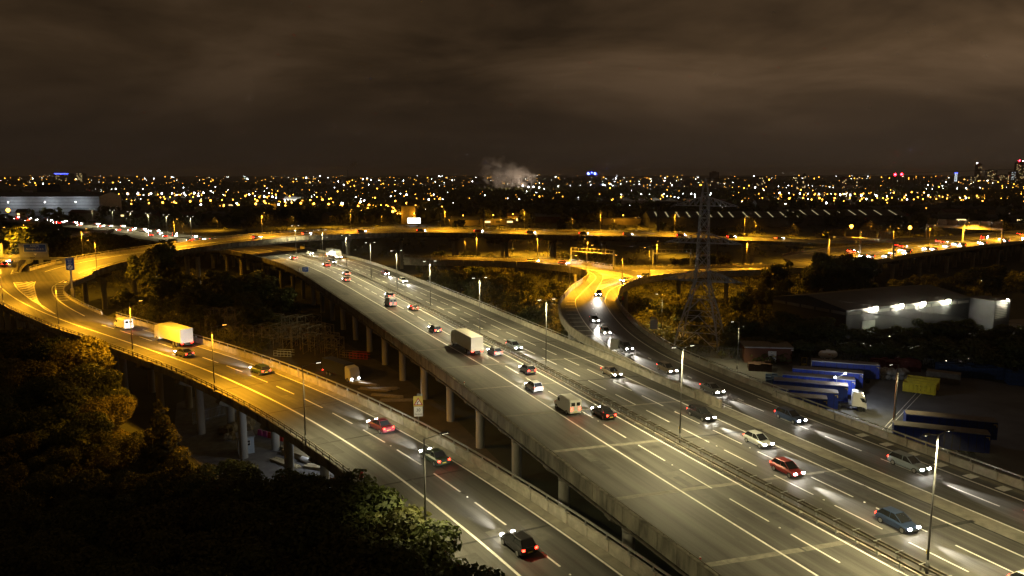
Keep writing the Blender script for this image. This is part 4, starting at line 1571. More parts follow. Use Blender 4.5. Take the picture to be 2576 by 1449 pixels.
# small blue location sign on the motorway's left wall
s_ = MAIN.s_of(-57, 262)
t = thing('location_sign', 'small blue location sign on the wall of the near carriageway below the flyover', 'road sign', MAIN.at(s_, -18.6, 0.9))
MB().tube((0, 0, 0), (0, 0, 1.7), .07, None, 8).build('post', M_SGREY, t)
b = MB().box((0, -0.1, 2.2), (2.1, 0.06, 1.6)).build('sign_board', M_SWHITE, t)
MB().box((0, -0.145, 2.2), (1.98, 0.03, 1.48)).build('blue_panel', M_SBLUE, b)
text(b, 'Z01', (0, -0.18, 2.2), .95, M_SWHITE)


def marker(loc, lab, h=1.0):
    t = thing('marker_post', lab, 'marker post', loc)
    MB().box((0, 0, h / 2), (.16, .1, h)).build('post', M_SWHITE, t)
    MB().box((0, -.01, h - .12), (.17, .11, .2)).build('reflector', M_SRED, t)


marker(MAIN.at(MAIN.s_of(-60, 268) + 4, -18.6, .98), 'red and white marker post on the motorway wall just left of the blue location sign', 1.6)
marker(MAIN.at(sY(71), -17.9, 0), 'white marker post on the hard shoulder edge low in the picture', 0.9)
marker(MAIN.at(sY(129), -17.6, 0), 'white marker post on the hard shoulder between the expansion joints', 0.9)
t = thing('emergency_phone', 'red topped grey roadside box on the outer edge of the left ramp', 'roadside box', RAMP.at(rY(80), -4.7, .1))
MB().box((0, 0, .8), (.32, .25, 1.6)).build('box', M_SGREY, t)
MB().box((0, -.02, 1.65), (.34, .27, .55)).build('red_top', M_SRED, t)

# backs of two signs by the slip road
t = thing('road_sign', 'grey back of a road sign beside the hatching of the slip road', 'road sign', SLIP.at(lY(146), slip_l(lY(146)) + .3, 0))
for x in (-.6, .6):
    MB().tube((x, 0, 0), (x, 0, 3.2), .06, None, 8).build('post', M_SGREY, t)
MB().box((0, .1, 2.4), (1.7, .06, 2.0)).build('sign_plate', M_SGREY, t)
t = thing('camera_sign', 'pale sign board with a small hood on the outer wall of the slip road', 'road sign', SLIP.at(lY(158), 3.2, 1.0))
MB().tube((0, 0, 0), (0, 0, 3.6), .07, None, 8).build('post', M_SGREY, t)
MB().box((.1, -.1, 2.2), (1.5, .06, 2.1)).build('sign_plate', mat('sign_pale', (.5, .51, .48), .5), t)
MB().box((-.1, -.3, 3.65), (1.0, .5, .18)).build('hood', M_SGREY, t)
for k, (y, o) in enumerate(((188, 3.2), (124, -9.6))):
    t = thing('marker_post', 'thin red topped post on the slip road wall %s' % ('near the bend' if k == 0 else 'beside the nose of the merge'), 'marker post', SLIP.at(lY(y), o, 1.0))
    MB().tube((0, 0, 0), (0, 0, 2.2), .06, None, 6).build('post', M_DARK, t)
    MB().box((0, 0, 2.3), (.4, .1, .9)).build('red_plate', M_SRED if k == 0 else M_DARK, t)


# portal gantries beyond the junction
def portal(name, lab, x0, x1, y0, y1, z, H, cat='gantry', m=M_STEEL):
    t = thing(name, lab, cat, (x0, y0, z))
    a, b = Vector((0, 0, 0)), Vector((x1 - x0, y1 - y0, 0))
    L = b.length
    d = b.normalized()
    for e in (a, b):
        MB().box((e.x, e.y, H / 2), (.45, .45, H)).build('post', m, t)
        ld = MB()
        for k in range(int(H / .5)):
            ld.box((e.x + .7 * d.x, e.y + .7 * d.y - .1, k * .5 + .3), (.55, .05, .05))
        ld.box((e.x + .45 * d.x, e.y - .1, H / 2), (.05, .05, H)).box((e.x + .95 * d.x, e.y - .1, H / 2), (.05, .05, H))
        if e is b:
            ld.build('ladder', m, t)
    up = MB().bar(a + Vector((0, 0, H)), b + Vector((0, 0, H)), .16)
    up.build('top_chord', m, t)
    MB().bar(a + Vector((0, 0, H - 1.3)), b + Vector((0, 0, H - 1.3)), .36).build('bottom_chord', m, t)
    n = int(L / 1.6)
    for k in range(n + 1):
        p = a + d * (L * k / n)
        MB().bar(p + Vector((0, 0, H)), p + Vector((0, 0, H - 1.3)), .09).build('upright', m, t)
    return t


portal('portal_gantry', 'bare steel portal gantry behind the left arm of the junction', 22.5, 37.2, 290.5, 279, 11, 6.2)
portal('portal_gantry', 'bare steel portal gantry behind the right arm of the junction, left of the pylon', 52.0, 66.5, 281.5, 284, 11, 6.2)


def board_gantry(lab, s, off0, off1, nb):
    a, b = DUAL.at(s, off0), DUAL.at(s, off1)
    t = thing('board_gantry', lab, 'gantry', a)
    d = b - a
    for k in (0, .5, 1):
        p = d * k
        MB().box((p.x, p.y, 3.4), (.7, .7, 6.8)).build('post', M_CONC_L, t)
    bm_ = MB()
    box_between(bm_, Vector((0, 0, 0)), d, .8, 6.8, 8.0)
    bm_.build('beam', M_CONC_L, t)
    for k in range(nb):
        m2 = MB()
        box_between(m2, d * ((k + .06) / nb), d * ((k + .94) / nb), .2, 8.05, 11.0)
        m2.build('sign_back', M_STEEL_D, t)
    return t


board_gantry('wide concrete gantry with dark sign boards over the far dual carriageway at the right edge', sDU + 170, 1.5, -35, 7)
board_gantry('low brown gantry over the left end of the far dual carriageway behind the trees', sDU + 62, 1.5, -25, 4)

# ------------------------------------------------------------------ pylon
M_PYL = mat('pylon_steel', (0.48, 0.52, 0.58), 0.5, 0.0, noise=0.15, scale=1.0)
py = thing('electricity_pylon', 'tall grey lattice electricity pylon with three pairs of arms', 'pylon', (49.2, 196.5, 0), math.radians(-24))
LEV = [(0, 5.7), (4.6, 4.9), (8.8, 3.9), (13.0, 2.75), (17.4, 1.75), (20.6, 1.55), (24.0, 1.42), (27.2, 1.32), (30.4, 1.2), (33.6, 1.1), (36.7, 1.02), (40.0, .75), (43.6, .05)]
CS = [(-1, -1), (1, -1), (1, 1), (-1, 1)]
for sx, sy in CS:
    mb = MB()
    for (z0, w0), (z1, w1) in zip(LEV[:-1], LEV[1:]):
        mb.bar((sx * w0, sy * w0, z0), (sx * w1, sy * w1, z1), .30 if z0 < 17 else .22)
    mb.build('leg', M_PYL, py)
for i, ((z0, w0), (z1, w1)) in enumerate(zip(LEV[:-1], LEV[1:])):
    for f in range(4):
        a, b = CS[f], CS[(f + 1) % 4]
        p = lambda c, z, w: Vector((c[0] * w, c[1] * w, z))
        w = .15 if z0 < 17 else .12
        if i < 4:   # lower body: K bracing to the middle of the horizontal
            mid = (p(a, z1, w1) + p(b, z1, w1)) / 2
            MB().bar(p(a, z0, w0), mid, w).build('brace', M_PYL, py)
            MB().bar(p(b, z0, w0), mid, w).build('brace', M_PYL, py)
            MB().bar((p(a, z0, w0) + mid) / 2, (p(a, z0, w0) + p(a, z1, w1)) / 2, w * .7).build('brace', M_PYL, py)
            MB().bar((p(b, z0, w0) + mid) / 2, (p(b, z0, w0) + p(b, z1, w1)) / 2, w * .7).build('brace', M_PYL, py)
        else:
            MB().bar(p(a, z0, w0), p(b, z1, w1), w).build('brace', M_PYL, py)
            MB().bar(p(b, z0, w0), p(a, z1, w1), w).build('brace', M_PYL, py)
        MB().bar(p(a, z1, w1), p(b, z1, w1), w).build('brace', M_PYL, py)
ARMS = [(17.4, 1.75, 10.0, 2.6), (27.2, 1.32, 9.6, 2.4), (36.7, 1.02, 8.2, 2.2)]
M_INS = mat('insulator_brown', (.06, .045, .04), .35)
tips = []
for z, w, L, hh in ARMS:
    for sg in (-1, 1):
        mb = MB()
        tip = Vector((sg * L, 0, z))
        tips.append(tip)
        for sy in (-1, 1):
            r0, r1 = Vector((sg * w, sy * w, z)), Vector((sg * w, sy * w, z + hh))
            mb.bar(r0, tip, .18).bar(r1, tip, .16)
            n = 5
            for k in range(n):
                q0, q1 = r0.lerp(tip, k / n), r1.lerp(tip, k / n)
                q0n = r0.lerp(tip, (k + 1) / n)
                mb.bar(q0, q1, .11)
                mb.bar(q1, q0n, .11)
        for k in range(5):
            a, b = Vector((sg * w, -w, z)).lerp(tip, k / 5), Vector((sg * w, w, z)).lerp(tip, k / 5)
            a2 = Vector((sg * w, w, z)).lerp(tip, (k + 1) / 5)
            mb.bar(a, b, .07).bar(a, a2, .06)
        arm = mb.build('cross_arm', M_PYL, py)
        for sy in (-1, 1):
            ib = MB().tube((tip.x, 0, tip.z - .1), (tip.x, sy * 2.6, tip.z - .5), .16, None, 8)
            ib.build('insulator', M_INS, arm)
MB().box((0, -5.2, 2.2), (1.2, .08, .8)).build('warning_plate', M_SYEL, py)
py_m = Matrix.Translation((49.2, 196.5, 0)) @ Matrix.Rotation(math.radians(-24), 4, 'Z')
M_CABLE = mat('cable', (.05, .05, .05), .5, .5)


def cable(lab, a, b, sag, r=.035):
    mb = MB()
    n = 28
    P = [a.lerp(b, k / n) - Vector((0, 0, sag * 4 * (k / n) * (1 - k / n))) for k in range(n + 1)]
    for p, q in zip(P[:-1], P[1:]):
        mb.tube(p, q, r, None, 4, cap=False)
    o = mb.build('power_cable', M_CABLE)
    return tag(o, lab, 'cable', 'cables strung from the pylon')


for i, tp in enumerate(tips):
    w_ = ['lower', 'middle', 'upper'][i // 2] + (' left' if i % 2 == 0 else ' right')
    side = -1 if i % 2 == 0 else 1
    a1 = py_m @ (tp + Vector((0, -2.6, -.5)))
    cable('thin power cable from the %s pylon arm sloping off to the right edge' % w_, a1, Vector((258 + side * 6, 30 + side * 8, tp.z + 9)), 7)
    a2 = py_m @ (tp + Vector((0, 2.6, -.5)))
    cable('thin power cable from the %s pylon arm running away over the far roads' % w_, a2, Vector((-30 + side * 9, 520, tp.z - 4)), 9)
cable('thin earth wire from the pylon peak rising across the sky to the right', py_m @ Vector((0, 0, 43.6)), Vector((262, 30, 61)), 3)

# ------------------------------------------------------------------ lorry yard
M_TBLUE = mat('trailer_blue', (0.012, 0.035, 0.30), 0.5, noise=0.25, scale=0.8)
M_TBLUE2 = mat('trailer_blue_dark', (0.01, 0.03, 0.16), 0.5, noise=0.3, scale=0.8)
M_TROOF = mat('trailer_roof', (0.10, 0.078, 0.06), 0.7, noise=0.25, scale=0.5)
M_ALU = mat('aluminium', (0.5, 0.5, 0.5), 0.4, 0.7)


def trailer(lab, x, y, rz, front=None, dark=False):
    """Curtain-sided trailer, rear end at the origin, pointing along -x."""
    t = thing('curtain_trailer', lab, 'trailer', (x, y, 0), rz, 'blue curtain sided trailers parked in the yard')
    L, W, z0, z1 = 13.6, 2.55, 1.2, 4.2
    MB().box((-L / 2, 0, (z0 + z1) / 2), (L - .1, W - .06, z1 - z0 - .1)).build('curtain', M_TBLUE2 if dark else M_TBLUE, t)
    MB().box((-L / 2, 0, z1 + .01), (L, W, .08)).build('roof', M_TROOF, t)
    for sy in (-1, 1):
        MB().box((-L / 2, sy * (W / 2), z1 - .03), (L, .06, .14)).build('roof_rail', M_ALU, t)
        MB().box((-L / 2, sy * (W / 2), z0 + .06), (L, .06, .16)).build('side_rail', M_TBLUE, t)
    st = MB()
    for sy in (-1, 1):
        for k in range(12):
            st.box((-.7 - k * 1.12, sy * (W / 2 - .01), (z0 + z1) / 2), (.07, .03, z1 - z0 - .2))
    tag(st.build('curtain_strap', M_TRIM, t), kind='stuff')
    for sy in (-1, 1):
        MB().box((.02, sy * .64, (z0 + z1) / 2), (.06, 1.22, z1 - z0)).build('rear_door', M_TBLUE, t)
    fr = MB().box((-L + .02, 0, (z0 + z1) / 2), (.08, W, z1 - z0)).build('front_panel', front or M_TBLUE, t)
    for sy in (-1, 1):
        MB().box((-.35, sy * (W / 2 + .035), z1 - .45), (.5, .02, .12)).box((-.12, sy * (W / 2 + .035), z1 - .68), (.12, .02, .34)).build('corner_mark', M_SYEL, t)
    MB().box((-L / 2, 0, 1.0), (L - 1, 1.0, .3)).build('chassis', M_TRIM, t)
    for k in range(3):
        for sy in (-1, 1):
            w = link('wheel', WM[0], t, (-2.2 - k * 1.31, sy * 1.0, .5))
            w.scale = (1.55, 1.6, 1.55)
    for sy in (-1, 1):
        MB().box((-10.6, sy * .8, .55), (.15, .15, 1.1)).build('landing_leg', M_STEEL_D, t)
    return t


def base_pt(vx, vy):
    return pix(vx, vy, 0)


rzT = math.atan2(-4.6, 12.8)
TR = [(2183, 966, M_ALU, 'farthest blue trailer with a grey front panel in the parked row by the yard hut'), (2165, 985, None, 'blue trailer with open pale rear frame, second from the back of the parked row'), (2143, 1001, None, 'blue trailer third from the back of the parked row'),
      (2123, 1016, None, 'pale blue doored trailer fourth from the back of the parked row'), (2096, 1033, None, 'blue trailer beside the white tractor cab'), (2066, 1047, None, 'nearest blue trailer of the parked row, half behind the slip road wall')]
for i, (vx, vy, fr, lab) in enumerate(TR):
    p = base_pt(vx, vy)
    trailer(lab, p.x + (2.5 if i == 0 else 0), p.y + (0.8 if i == 0 else -0.4 * i), rzT + [.03, .0, 0, -.01, .01, .02][i], fr, dark=i in (3,))
for vx, vy, lab, a in ((2500, 1118, 'long dark blue trailer lying across the front of the yard', -.33), (2482, 1152, 'blue trailer with yellow corner marks tight behind the slip road wall', -.37)):
    p = base_pt(vx, vy)
    trailer(lab, p.x, p.y, a, None, dark=(vx > 2490))
for (x, y, a, lab) in ((108.5, 128.5, -.30, 'dark blue open sided trailer at the right edge of the yard'), (110, 124.3, -.30, 'bright blue trailer end at the right edge of the yard')):
    trailer(lab, x, y, a)

# white tractor unit
p = base_pt(2102, 1016)
t = thing('tractor_unit', 'white lorry tractor unit with lit cab in front of the blue trailers', 'lorry cab', (66.6, 141.6, 0), rzT)
M_CABW = mat('cab_white', (.72, .72, .70), .35)
cb_ = loft(MB(), [(-1.6, 1.2, 1.0, 3.0), (-1.5, 1.25, .9, 3.75), (-.4, 1.25, .9, 3.6), (.55, 1.22, .8, 2.95), (.85, 1.2, .6, 1.9), (.95, 1.15, .5, 1.2)])
cb_.build('cab', M_CABW, t)
MB().quad((.60, -1.1, 2.85), (.88, -1.1, 1.95), (.88, 1.1, 1.95), (.60, 1.1, 2.85)).build('windscreen', M_GLASS, t)
MB().box((-.2, 0, 3.68), (.7, .7, .06)).build('roof_hatch', M_BLACK, t)
for sy in (-1, 1):
    MB().quad((.2, sy * 1.256, 1.9), (.7, sy * 1.24, 1.9), (.45, sy * 1.24, 2.7), (-.3, sy * 1.256, 2.7)).build('side_window', M_GLASS, t)
    MB().box((.75, sy * 1.45, 2.3), (.15, .3, .7)).build('mirror', M_TRIM, t)
    MB().box((.35, sy * .95, 3.1), (.12, .2, .1)).build('roof_light', mat('marker_light', (1, .8, .5), .3, emit=(1, .75, .45), estr=25, sample=False), t)
MB().box((-2.8, 0, .8), (5.6, .9, .3)).build('chassis', M_TRIM, t)
for x in (-.1, -3.9):
    for sy in (-1, 1):
        w = link('wheel', WM[0], t, (x, sy * 1.05, .5))
        w.scale = (1.55, 1.6, 1.55)
point(t, (-.1, 0, 2.3), 25, (1, .8, .6), .2)

# yard light stick by the cab with two lamps
t = thing('yard_light', 'short pole with two small bright lamps beside the tractor cab', 'lamp', (63.2, 145.0, 0))
MB().tube((0, 0, 0), (0, 0, 5.4), .06, None, 8).build('pole', M_STEEL, t)
M_YL = mat('white_lamp', (1, 1, 1), .3, emit=(.9, .95, 1.0), estr=60, sample=False)
for x in (-.3, 1.6):
    MB().ball((x, 0, 5.5 + max(0, x) * .5), .18).build('lamp', M_YL, t)
MB().bar((0, 0, 5.4), (1.6, 0, 6.3), .05).build('arm', M_STEEL, t)
point(t, (1.7, -.6, 6.6), 2300, (.88, .93, 1.0), .2)


# yellow skips
M_YEL = mat('skip_yellow', (.62, .50, .02), .5, noise=.2, scale=1.0)
M_RUBB = mat('skip_contents', (.05, .05, .05), .95, noise=.5, scale=2)


def skip(lab, x, y, rz, words=None):
    t = thing('yellow_skip', lab, 'skip', (x, y, 0), rz, 'yellow roll on skips in the lorry yard')
    L, W, H = 6.0, 2.4, 1.9
    for sy in (-1, 1):
        MB().box((0, sy * W / 2, H / 2 + .2), (L, .08, H)).build('side_wall', M_YEL, t)
        for k in range(8):
            MB().box((-L / 2 + .3 + k * .77, sy * (W / 2 + .09), H / 2 + .2), (.16, .12, H)).build('rib', M_YEL, t)
        MB().box((0, sy * (W / 2 + .02), H + .2), (L + .1, .2, .14)).build('rim', M_YEL, t)
    for sx in (-1, 1):
        MB().box((sx * L / 2, 0, H / 2 + .2), (.08, W, H)).build('end_wall', M_YEL, t)
    MB().box((0, 0, .25), (L, W, .1)).build('floor_plate', M_YEL, t)
    MB().box((0, 0, .95), (L - .2, W - .2, 1.2)).build('contents', M_RUBB, t)
    if words:
        for j, row in enumerate(words):
            for k, ch in enumerate(row):
                text(t, ch, (-.05 + k * .77 - .4, -W / 2 - .06, 1.65 - j * .8), .62, M_BLACK)


pa, pb = base_pt(2271, 986), base_pt(2352, 997)
rzS = math.atan2(pb.y - pa.y, pb.x - pa.x)
c_ = (pa + pb) / 2 + Vector((-math.sin(rzS), math.cos(rzS), 0)) * 1.2
skip('front yellow skip with black letters on its ribbed side', c_.x, c_.y, rzS, ('NES', 'IPS'))
skip('rear yellow skip standing behind the lettered one', c_.x + 2.6, c_.y + 3.6, rzS)

# brick hut, white tank, yellow forks, stacks
M_BRICK = mat('hut_brick', (.16, .07, .045), .9, noise=.3, scale=6)
h_ = thing('brick_hut', 'low brick hut with flat roof and white gated doorway behind the yard', 'hut', (63.0, 181.5, 0), -.1)
MB().box((-1.5, 0, 1.9), (11, 6, 3.8)).build('wall', M_BRICK, h_)
MB().box((-1.5, 0, 3.9), (11.5, 6.5, .25)).build('roof', M_STEEL_D, h_)
MB().box((-1.5, -3.2, 3.75), (11.4, .12, .16)).build('gutter', M_ALU, h_)
d = MB().box((-.6, -3.03, 1.45), (1.9, .08, 2.9)).build('door_frame', M_SWHITE, h_)
MB().box((-.6, -3.09, 1.1), (.75, .05, 2.0)).build('door', M_SGREY, d)
MB().box((-1.0, -3.12, 1.75), (.6, .04, .25)).build('notice', M_SWHITE, d)
MB().box((-.2, -3.12, 1.75), (.5, .04, .25)).build('notice', M_SYEL, d)
MB().box((3.9, -3.2, 3.3), (.5, .3, .2)).build('camera_bracket', M_SWHITE, h_)
tk = thing('white_tank', 'small white horizontal tank on legs by the yard fence', 'tank', (75.3, 178.4, 0))
MB().tube((-1.35, 0, 2.2), (1.35, 0, 2.2), .95, None, 18).build('tank_body', M_SWHITE, tk)
for sx in (-1, 1):
    MB().ball((sx * 1.3, 0, 2.2), .93, nu=14, nv=8).build('tank_end', M_SWHITE, tk)
    MB().box((sx * .8, 0, .65), (.16, 1.1, 1.3)).build('leg', M_SWHITE, tk)
MB().box((0, 0, 3.2), (.9, .5, .25)).build('hatch', M_SWHITE, tk)
MB().box((0, -.96, 2.35), (.5, .03, .15)).build('red_mark', M_SRED, tk)
MB().add([(.5, -.99, 2.0), (.9, -.99, 2.0), (.7, -.99, 2.35)], [(0, 1, 2)]).build('warning_mark', M_SYEL, tk)
for i, (x, y, L) in enumerate(((73.8, 174.6, 3.6), (79.6, 173.6, 3.3), (86.3, 172.0, 2.0))):
    t = thing('steel_skid', '%s yellow steel frame lying along the fence behind the trailers' % ['left', 'middle', 'right'][i], 'steel frame', (x, y, 0), -.08, 'yellow frames by the yard fence')
    MB().box((0, 0, .45), (L, .4, .35)).build('beam', M_YEL, t)
    MB().box((-L / 2 if i == 0 else L / 2, 0, .85), (.2, .4, 1.2)).build('upright', M_YEL, t)
t = thing('yellow_cage', 'yellow tubular cage beside the end of the brick hut', 'cage', (68.9, 176.2, 0))
for x in (-.6, .6):
    MB().bar((x, 0, 0), (x, 0, 1.9), .08).build('upright', M_YEL, t)
MB().bar((-.6, 0, 1.9), (.6, 0, 1.9), .08).build('top_bar', M_YEL, t)
MB().box((0, 0, .25), (1.3, .4, .4)).build('base', M_YEL, t)

# stacks of pallets and crates: every column of the stack a part
M_PBLUE = mat('pallet_blue', (.02, .06, .17), .7, noise=.4, scale=1.5)
M_PRED = mat('pallet_red', (.13, .025, .02), .7, noise=.4, scale=1.5)
M_PWOOD = mat('pallet_wood', (.20, .15, .09), .85, noise=.4, scale=1.5)
M_BALE = mat('bale_film', (.22, .22, .21), .5, noise=.5, scale=2.5)


def pallet_col(m, n, dz=.16):
    mb = MB()
    for k in range(n):
        z = k * dz
        mb.box((0, 0, z + .13), (1.2, 1.0, .035))
        for y in (-.42, 0, .42):
            mb.box((0, y, z + .06), (1.2, .1, .09))
    return mb


_pc = {}


def stack(lab, x, y, rz, nx, ny, n, m, cat='pallet stack', mname='pallet_column'):
    t = thing('pallet_stack', lab, cat, (x, y, 0), rz)
    for i in range(nx):
        for j in range(ny):
            nn = n + random.randint(-2, 1)
            key = (m.name, nn)
            if key not in _pc:
                _pc[key] = pallet_col(m, nn).mesh(mname, m)
            link(mname, _pc[key], t, (i * 1.28, j * 1.12, 0), random.uniform(-.04, .04))


stack('long tall stack of blue pallets against the trees at the back of the yard', 96, 166.8, -.25, 11, 3, 17, M_PBLUE)
stack('block of blue pallets standing forward of the long blue stack', 107, 159.5, -.3, 4, 3, 17, M_PBLUE)
stack('dull red pallets stacked along the back fence of the yard', 84, 172.5, -.2, 8, 3, 15, M_PRED)
stack('small stack of green blue pallets by the right fence', 116, 158, -.2, 1, 2, 13, mat('pallet_green', (.04, .12, .11), .7, noise=.3, scale=2))
stack('blue crates stacked behind the slip road wall near the brick hut', 55.5, 161, -.3, 3, 4, 7, M_PBLUE)
stack('heap of brown crates beside the pylon fence', 55, 171.5, -.2, 4, 3, 11, mat('crate_brown', (.09, .05, .035), .8, noise=.4, scale=2))
t = thing('bale_heap', 'heap of wrapped grey bales behind the yellow skips', 'bales', (79.2, 164.5, 0), -.2)
bl = MB().ball((0, 0, .55), .85, nu=7, nv=5, sz=.7).mesh('bale', M_BALE)
for i in range(7):
    for j in range(3):
        for k in range(2 if random.random() < .7 else 1):
            o = link('bale', bl, t, (i * 1.25 + random.uniform(-.2, .2), j * 1.25 + random.uniform(-.2, .2), k * 1.0), random.uniform(0, 6))
t = thing('grey_container', 'grey open top container behind the yellow skips', 'container', (93.5, 161.5, 0), rzS)
MB().box((0, 0, 1.2), (6.5, 2.4, 2.3)).build('body', M_STEEL_D, t)
for k in range(8):
    MB().box((-2.9 + k * .83, -1.24, 1.2), (.14, .1, 2.3)).build('rib', M_STEEL_D, t)
t = thing('white_cabinet', 'white upright cabinet by the fence at the right of the yard', 'cabinet', (121.5, 155.5, 0))
MB().box((0, 0, 1.1), (1.2, .8, 2.2)).build('body', M_SGREY, t)
MB().box((0, -.42, 1.2), (.9, .05, 1.7)).build('front', M_SWHITE, t)
t = thing('bare_pole', 'tall thin rusty pole standing in the lorry yard', 'pole', base_pt(2247, 1065))
MB().tube((0, 0, 0), (0, 0, 12.5), .12, .07, 8).build('shaft', mat('rust_steel', (.12, .06, .035), .7, noise=.3, scale=3), t)
MB().box((0, 0, .15), (.6, .6, .3)).build('foot', M_CONC, t)
# fence behind the yard: posts and pales
M_FENCE = mat('palisade_steel', (.19, .20, .20), .5, .4)


def palisade(lab, a, b, h=2.2, mod=.35, m=M_FENCE, cat='fence', nmax=140):
    a, b = Vector(a), Vector(b)
    t = thing('palisade_fence', lab, cat, a)
    d = b - a
    L = d.length
    n = min(nmax, int(L / mod))
    ang = math.atan2(d.y, d.x)
    pale = MB().box((0, 0, h / 2), (.09, .03, h), taper=.8).mesh('pale', m)
    for k in range(n):
        p = d * ((k + .5) / n)
        link('pale', pale, t, (p.x, p.y, 0), ang)
    for z in (.4, h - .4):
        mb = MB()
        box_between(mb, Vector((0, 0, 0)), Vector((d.x, d.y, 0)), .05, z, z + .08, side=.05)
        mb.build('rail', m, t)


palisade('dark palisade fence along the trees behind the yard', (70, 186.5, 0), (104, 172.5, 0))
palisade('dark palisade fence at the right end of the yard', (104, 172, 0), (142, 154, 0))
palisade('tall mesh fence round the foot of the pylon', (44.5, 186.5, 0), (62, 178.5, 0), 3.0)
for i, (vx, vy, vx2, vy2) in enumerate(((2215, 1086, 2318, 975), (2222, 1090, 2330, 977))):
    a, b = base_pt(vx, vy), base_pt(vx2, vy2)
    mb = MB()
    box_between(mb, Vector((a.x, a.y, 0)), Vector((b.x, b.y, 0)), .12, .010, .016)
    tag(mb.build('bay_line', M_PAINT), kind='structure')

# ------------------------------------------------------------------ warehouse with four floodlights
A_, B_, C_ = Vector((77.8, 225.5, 0)), Vector((90, 203, 0)), Vector((135.5, 224, 0))
D_ = A_ + (C_ - B_)
wh = thing('warehouse', 'large low grey warehouse with shallow gabled roof and four floodlights on its long side', 'warehouse', (0, 0, 0))
M_CLAD = mat('grey_cladding', (.035, .036, .04), .6, .2, noise=.15, scale=.5)
M_WROOF = mat('warehouse_roof', (.06, .052, .045), .75, noise=.25, scale=.15)
EZ, RZ = 8.6, 10.8
for q, (a, b) in enumerate(((A_, B_), (B_, C_), (C_, D_), (D_, A_))):
    mb = MB()
    if q % 2 == 0:
        m_ = (a + b) / 2
        mb.add([(a.x, a.y, 0), (b.x, b.y, 0), (b.x, b.y, EZ), (m_.x, m_.y, RZ), (a.x, a.y, EZ)], [(0, 1, 2, 3, 4)])
    else:
        mb.quad((a.x, a.y, 0), (b.x, b.y, 0), (b.x, b.y, EZ), (a.x, a.y, EZ))
    mb.build('wall', M_CLAD, wh)
m1, m2 = (A_ + B_) / 2, (C_ + D_) / 2
ex = (C_ - B_).normalized() * .5
for a, b in ((B_, C_), (A_, D_)):
    off = (a - (m1 if a in (B_, A_) else m2)).normalized() * .4
    MB().quad((a.x - ex.x + off.x, a.y - ex.y + off.y, EZ), (b.x + ex.x + off.x, b.y + ex.y + off.y, EZ), (m2.x + ex.x, m2.y + ex.y, RZ + .06), (m1.x - ex.x, m1.y - ex.y, RZ + .06)).build('roof', M_WROOF, wh)
nrm = Vector(((C_ - B_).y, -(C_ - B_).x, 0)).normalized()
M_PANEL = mat('pale_band', (.16, .155, .145), .7)
for a, b in ((A_, B_), (B_, C_)):
    dd = b - a
    for k in range(5 if a == A_ else 9):
        n_ = 5 if a == A_ else 9
        mb = MB()
        box_between(mb, a + dd * ((k + .06) / n_), a + dd * ((k + .94) / n_), .08, EZ - 1.5, EZ - .7, side=.1)
        mb.build('band_panel', M_PANEL, wh)
M_FLOOD = mat('floodlight_lens', (1, 1, 1), .2, emit=(1.0, .93, .68), estr=900, sample=False)
for k, f in enumerate((.20, .40, .58, .79)):
    p = B_.lerp(C_, f) + nrm * .5
    fl = MB().box((p.x, p.y, EZ - .2), (.8, .5, .5), math.atan2((C_ - B_).y, (C_ - B_).x)).build('floodlight', M_DARK, wh)
    q = p + nrm * .3
    MB().box((q.x, q.y, EZ - .25), (1.5, .10, .8), math.atan2((C_ - B_).y, (C_ - B_).x)).build('lens', M_FLOOD, fl)
    point(wh, (q.x + nrm.x * 3.5, q.y + nrm.y * 3.5, EZ + .3), 700, (1.0, .93, .72), .4, name='flood_light')
pD = B_.lerp(C_, .18) + nrm * .06
mb = MB()
box_between(mb, B_.lerp(C_, .12), B_.lerp(C_, .22), .1, 0, 5.0, side=.08)
mb.build('roller_door', M_SGREY, wh)
of = thing('office_block', 'small lit office block with slatted front at the right end of the warehouse', 'office', (140.5, 222.5, 0), .43)
MB().box((0, 0, 4.2), (7, 8, 8.4)).build('wall', M_CLAD, of)
for k in range(9):
    MB().box((-.6, -4.08, 3.6 + k * .5), (5.2, .12, .3)).build('slat', M_PANEL, of)
MB().box((0, 0, 8.5), (7.4, 8.4, .3)).build('roof', M_WROOF, of)
point(of, (.5, -6.5, 8.8), 350, (1, .9, .65), .3)
MB().ball((.5, -5.0, 8.7), .3).build('lamp', M_FLOOD, of)
MB().bar((.5, -4.0, 8.6), (.5, -5.0, 8.7), .08).build('lamp_arm', M_DARK, of)

# ------------------------------------------------------------------ things in the yard under the left ramp and motorway
fy = 0
M_RUSTW = mat('frame_steel', (.17, .15, .115), .7, .2, noise=.3, scale=2)


def steel_frame_mesh(w=4.0, h=5.2, d=2.6):
    mb = MB()
    for x in (-w / 2, w / 2):
        for y in (-d / 2, d / 2):
            mb.bar((x, y, 0), (x, y, h), .14)
    for z in (h * .5, h):
        for y in (-d / 2, d / 2):
            mb.bar((-w / 2, y, z), (w / 2, y, z), .12)
        for x in (-w / 2, w / 2):
            mb.bar((x, -d / 2, z), (x, d / 2, z), .12)
    for y in (-d / 2, d / 2):
        mb.bar((-w / 2, y, 0), (w / 2, y, h * .5), .08).bar((w / 2, y, h * .5), (-w / 2, y, h), .08).bar((-w / 2, y, h * .5), (w / 2, y, h), .08)
    return mb.mesh('steel_trestle', M_RUSTW)


